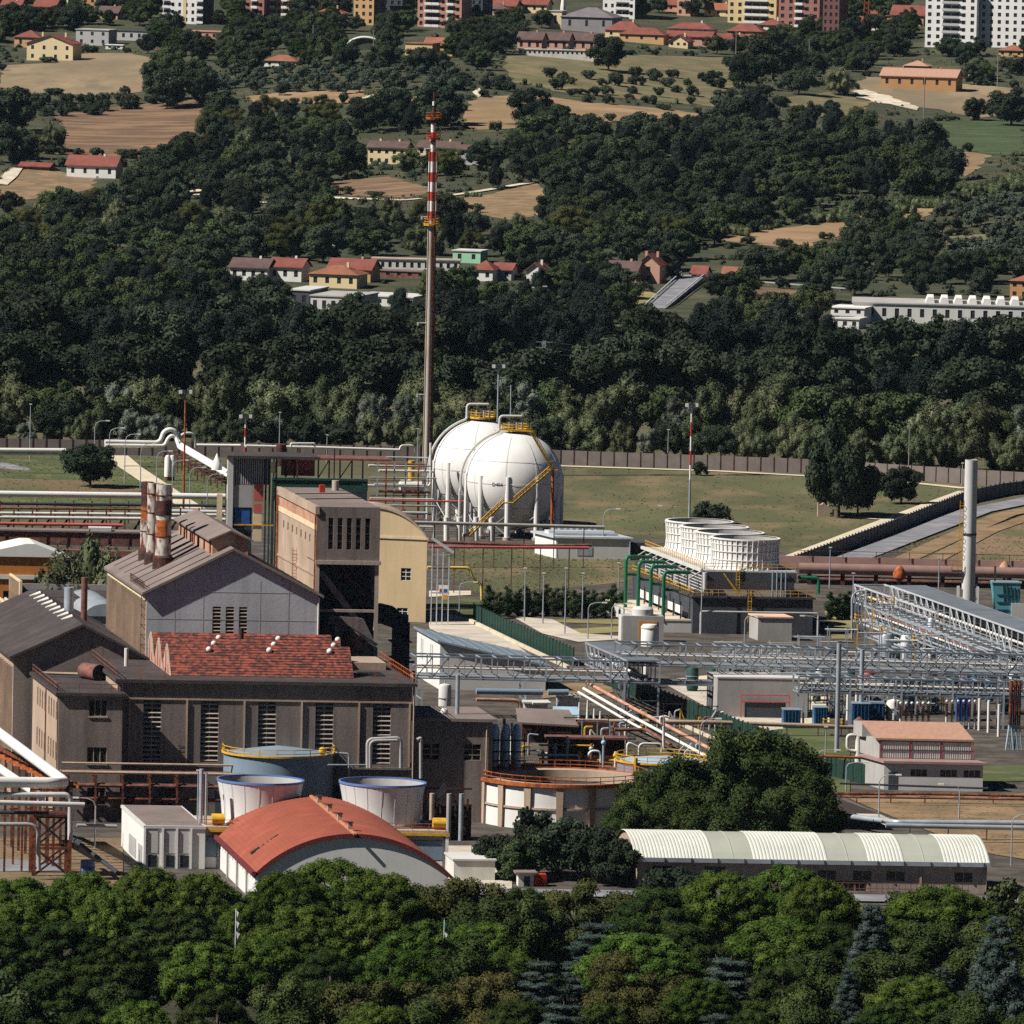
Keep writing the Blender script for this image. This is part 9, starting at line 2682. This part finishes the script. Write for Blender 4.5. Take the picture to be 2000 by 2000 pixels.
# ------------------------------------------------------------------ a label for every tree: its kind, then what it stands beside
LM = [('flare stack', 838, 600), ('gas spheres', 970, 900), ('white fan cylinders', 1420, 1050), ('mint green building', 912, 500), ('pink house', 1240, 525), ('road ramp', 1320, 578), ('sawtooth factory', 1830, 605), ('grey factory', 650, 585), ('cream hip-roofed house', 655, 540), ('faded pink shed', 95, 456), ('orange tank shed', 30, 525),
  ('white farmhouse', 180, 325), ('ploughed field', 230, 255), ('stubble field', 140, 150), ('brown-roofed terrace', 830, 290), ('flare tip', 846, 215), ('central tan field', 1130, 215), ('lower tan field', 1620, 450), ('orange villa', 1800, 145), ('white tower block', 1870, 50), ('brick tower', 1620, 40), ('church', 1140, 40), ('pink row houses', 1090, 85), ('pale yellow box', 820, 98), ('cream farmhouse', 100, 95), ('white apartment block', 360, 25), ('olive grove', 1940, 440), ('green crop field', 1900, 270), ('farm track', 800, 380), ('dirt slope', 970, 400),
  ('round lawn tree', 176, 900), ('white expansion loop', 335, 850), ('transfer tower', 480, 930), ('lattice pylon', 1060, 730), ('panel wall corner', 1790, 900), ('tall lawn tree', 1640, 930), ('rust-orange mast', 360, 790), ('grey chimney', 1905, 930), ('floodlight mast on the lawn', 1348, 800),
  ('orange vault hall', 640, 1660), ('white flat block', 270, 1650), ('barrel shed', 1550, 1680), ('tiny kiosk', 1030, 1715), ('white flagpole', 460, 1820), ('three-coloured flagpole', 868, 1850), ('photo corner', 20, 1980), ('far photo corner', 1985, 1980), ('middle of the park edge', 1300, 1985)]
_W1 = 'x first second third fourth fifth sixth seventh eighth ninth tenth eleventh twelfth thirteenth fourteenth fifteenth sixteenth seventeenth eighteenth nineteenth'.split()
def ordinal(n):
 if n < 20:
  return _W1[n]
 a, b2 = divmod(n, 10)
 return ('twen', 'thir', 'for', 'fif', 'six', 'seven', 'eigh', 'nine')[a - 2] + ('tieth' if not b2 else 'ty-' + _W1[b2])
_b = {}
_single = {}
for e, d, u, v in TREES:
 _single[d] = _single.get(d, 0) + 1
for e, d, u, v in TREES:
 if _single[d] == 1:
  e['label'] = d
  continue
 k = min(range(len(LM)), key=lambda i: (LM[i][1] - u) ** 2 + (LM[i][2] - v) ** 2)
 _b.setdefault((d, k), []).append((((LM[k][1] - u) ** 2 + (LM[k][2] - v) ** 2), e))
for (d, k), L_ in _b.items():
 L_.sort(key=lambda x: x[0])
 for i, (_, e) in enumerate(L_):
  lab = lambda d: '%s, %s to the %s' % (d, 'closest' if i == 0 else ordinal(i + 1) + ' closest', LM[k][0])
  e['label'] = lab(d) if len(lab(d).replace('-', ' ').split()) <= 15 else lab(d.split(' at the ')[0].split(' on the ')[0].split(' in the ')[0].split(' along ')[0].split(' between ')[0])
# ------------------------------------------------------------------ clutter of the process yard
_R = random.Random(77)
for i in range(34):
 u, vg = (1405 + (i % 17) * 37 + _R.uniform(-12, 12), 1318 + (i // 17) * 62 + _R.uniform(-14, 22))
 p = G(u, vg)
 m = _R.choice([STEEL, STEEL, STEEL_BRIGHT, GREY_MID, BLUE_GREY])
 w, d, h = _R.uniform(2.2, 4.2), _R.uniform(2, 4), _R.uniform(4.5, 8.0)
 f = Fr(p, 4)
 t = thing('process_scaffold', 'silver tubular process frame of the pipe yard, %s of the %s rank' % (ordinal(i % 17 + 1), ('rear', 'front')[i // 17]), 'process frame', p, 'process frames of the pipe yard')
 for x in (0, w):
  for y in (0, d):
   bpart(f(x, y, 0), f(x, y, h), .18, 'post', m, t)
 for k in range(1, 4):
  z = h * k / 3.2
  bpart(f(-.3, 0, z), f(w + .3, 0, z), .16, 'beam', m, t)
  bpart(f(0, 0, z), f(0, d, z), .14, 'beam', m, t)
  bpart(f(-_R.uniform(.4, 2), .6, z + .2), f(w + _R.uniform(.4, 2), .6, z + .2), _R.uniform(.16, .34), 'pipe_run', _R.choice([STEEL_BRIGHT, STEEL, WHITE_OLD, GREY_MID]), t, shape='cyl')
 bpart(f(0, 0, 0), f(w, 0, h * .6), .1, 'brace', m, t)
 part(MB(f).lathe((w / 2, d / 2), [(.7, .5), (.7, h * .5), (.1, h * .56)], 12), 'drum', _R.choice([STEEL, GREEN_DARK, STEEL_DARK, BLUE_TANK, WHITE_OLD]), t, smooth=True)
 if _R.random() < .4:
  rail([f(0, -.2, h * .31), f(w, -.2, h * .31)], t, YELLOW, 1.1, .9)
for i in range(11):
 u0, v0 = 722 + (i % 3) * 9, 892 + i * 13.5
 P = [Q(u0, v0, 1020 + i * 4), Q(835 + (i % 4) * 6, v0 + 2, 1020 + i * 4)]
 if i % 3 == 1:
  P.append(P[1] - Vector((0, 0, 3.5)))
 pipe(bend(P, .5) if len(P) > 2 else P, (.14, .2, .26)[i % 3], 'rack_pipe', (STEEL_BRIGHT, RUST_BROWN, WHITE_OLD, GREY_MID)[i % 4], 'rack pipe between the gantry and the gas spheres, %s from the top' % ordinal(i + 1), group='rack pipes by the spheres')
# more frames and pipes in the middle yard between the hall annex and the grove
for i in range(12):
 p = G(1000 + i * 36 + _R.uniform(-8, 8), 1450 + _R.uniform(-28, 40))
 f = Fr(p, 5)
 t = thing('valve_stand', 'small stand of pipes and valves in the yard behind the round basin, %s along' % ordinal(i + 1), 'pipework', p, 'valve stands in the yard')
 for k in range(4):
  x = k * .9
  part(MB(f).tube(bend([(x, 0, 0), (x, 0, _R.uniform(1.5, 3.6)), (x + _R.uniform(.6, 1.6), 0, _R.uniform(1.2, 3.6))], .4), _R.uniform(.09, .2), 6), 'pipe', _R.choice([WHITE_OLD, STEEL, YELLOW, RUST_BROWN, GREY_MID, BLUE_PALE]), t, smooth=True)
 bpart(f(-1, .3, .8), f(4.5, .3, .8), .3, 'header', _R.choice([RUST_BROWN, STEEL, WHITE_OLD]), t, shape='cyl')
 bpart(f(0, .5, 0), f(0, .5, 4.2), .14, 'post', RUST_BLACK, t)
 bpart(f(3, .5, 0), f(3, .5, 4.2), .14, 'post', RUST_BLACK, t)
 bpart(f(-.3, .5, 4.1), f(3.3, .5, 4.1), .14, 'beam', RUST_BLACK, t)
# ------------------------------------------------------------------ tufts that give the lawns and earth their nap
def tufts(polys, n, seed, mt, name, hs=(.15, .45), hill=False):
 rng = np.random.default_rng(seed)
 V = []
 while len(V) < n:
  poly = polys[rng.integers(len(polys))]
  us, vs_ = [p[0] for p in poly], [p[1] for p in poly]
  u, v = rng.uniform(max(-20, min(us)), min(2020, max(us))), rng.uniform(min(vs_), max(vs_))
  if not inside(poly, u, v) or (hill and any(inside(q, u, v) for q in FIELDS)):
   continue
  p = T(u, v) if hill else G(u, v)
  V.append((p.x, p.y, (hgt(p.x, p.y) + .6) if hill else .1))
 mb = MB()
 pts, fc, ti = [], [], []
 for x, y, z in V:
  h = rng.uniform(*hs)
  w = h * rng.uniform(.8, 2.2)
  a = rng.uniform(0, 3.14)
  for k in (0, 1.4):
   c, s = math.cos(a + k) * w, math.sin(a + k) * w
   b_ = len(pts)
   pts += [(x - c, y - s, z - .15), (x + c, y + s, z - .15), (x + c * .6, y + s * .6, z + h), (x - c * .6, y - s * .6, z + h)]
   fc.append((b_, b_ + 1, b_ + 2, b_ + 3))
   ti += [float(rng.random())] * 4
 mb.add(pts, fc)
 o = struct(mb, name, mt, kind='stuff')
 at = o.data.attributes.new('tint', 'FLOAT', 'POINT')
 at.data.foreach_set('value', ti)
 props(o, 'tufts of dry grass and weeds over %s' % ('the hillside' if hill else 'the plant lawns'))
L_GRASS = leaf_mat('grass_blades', (.10, .095, .05), (.19, .16, .09), hue=.0, val=.0, trans=.15)
LAWNS = [[(1060, 912), (1400, 925), (1700, 942), (1890, 960), (1560, 1080), (1500, 1070), (1245, 1050), (1080, 1035)], [(0, 893), (230, 890), (440, 905), (440, 1000), (200, 990), (0, 985)], [(868, 1075), (960, 1066), (1110, 1085), (1240, 1095), (1245, 1135), (1110, 1150), (930, 1160), (880, 1130)], [(1640, 1098), (2020, 1000), (2020, 1100)], [(1700, 1570), (2020, 1560), (2020, 1680), (1930, 1670), (1760, 1605)], [(0, 1640), (230, 1640), (230, 1730), (0, 1730)], [(1000, 1330), (1600, 1330), (1600, 1520), (1000, 1520)]]
tufts(LAWNS, 12000, 5, L_GRASS, 'grass', (.06, .2))
tufts([[(0, 100), (2000, 100), (2000, 480), (0, 480)]], 4000, 6, L_GRASS, 'hillside_grass', (.2, .6), hill=True)
# ------------------------------------------------------------------ summer haze over the valley
hm = bpy.data.materials.new('summer_haze')
hm.use_nodes = True
hn = hm.node_tree.nodes
hn.remove(hn['Principled BSDF'])
hv = hn.new('ShaderNodeVolumePrincipled')
hv.inputs['Color'].default_value = (.55, .78, 1.0, 1)
hv.inputs['Density'].default_value = 0.55e-5
hm.node_tree.links.new(hv.outputs[0], hn['Material Output'].inputs['Volume'])
ho = struct(MB().box(-9500, -3500, -8, 9500, 16500, 300), 'haze', hm, kind='stuff')
props(ho, 'thin blue summer haze filling the valley')
bpy.context.view_layer.update()
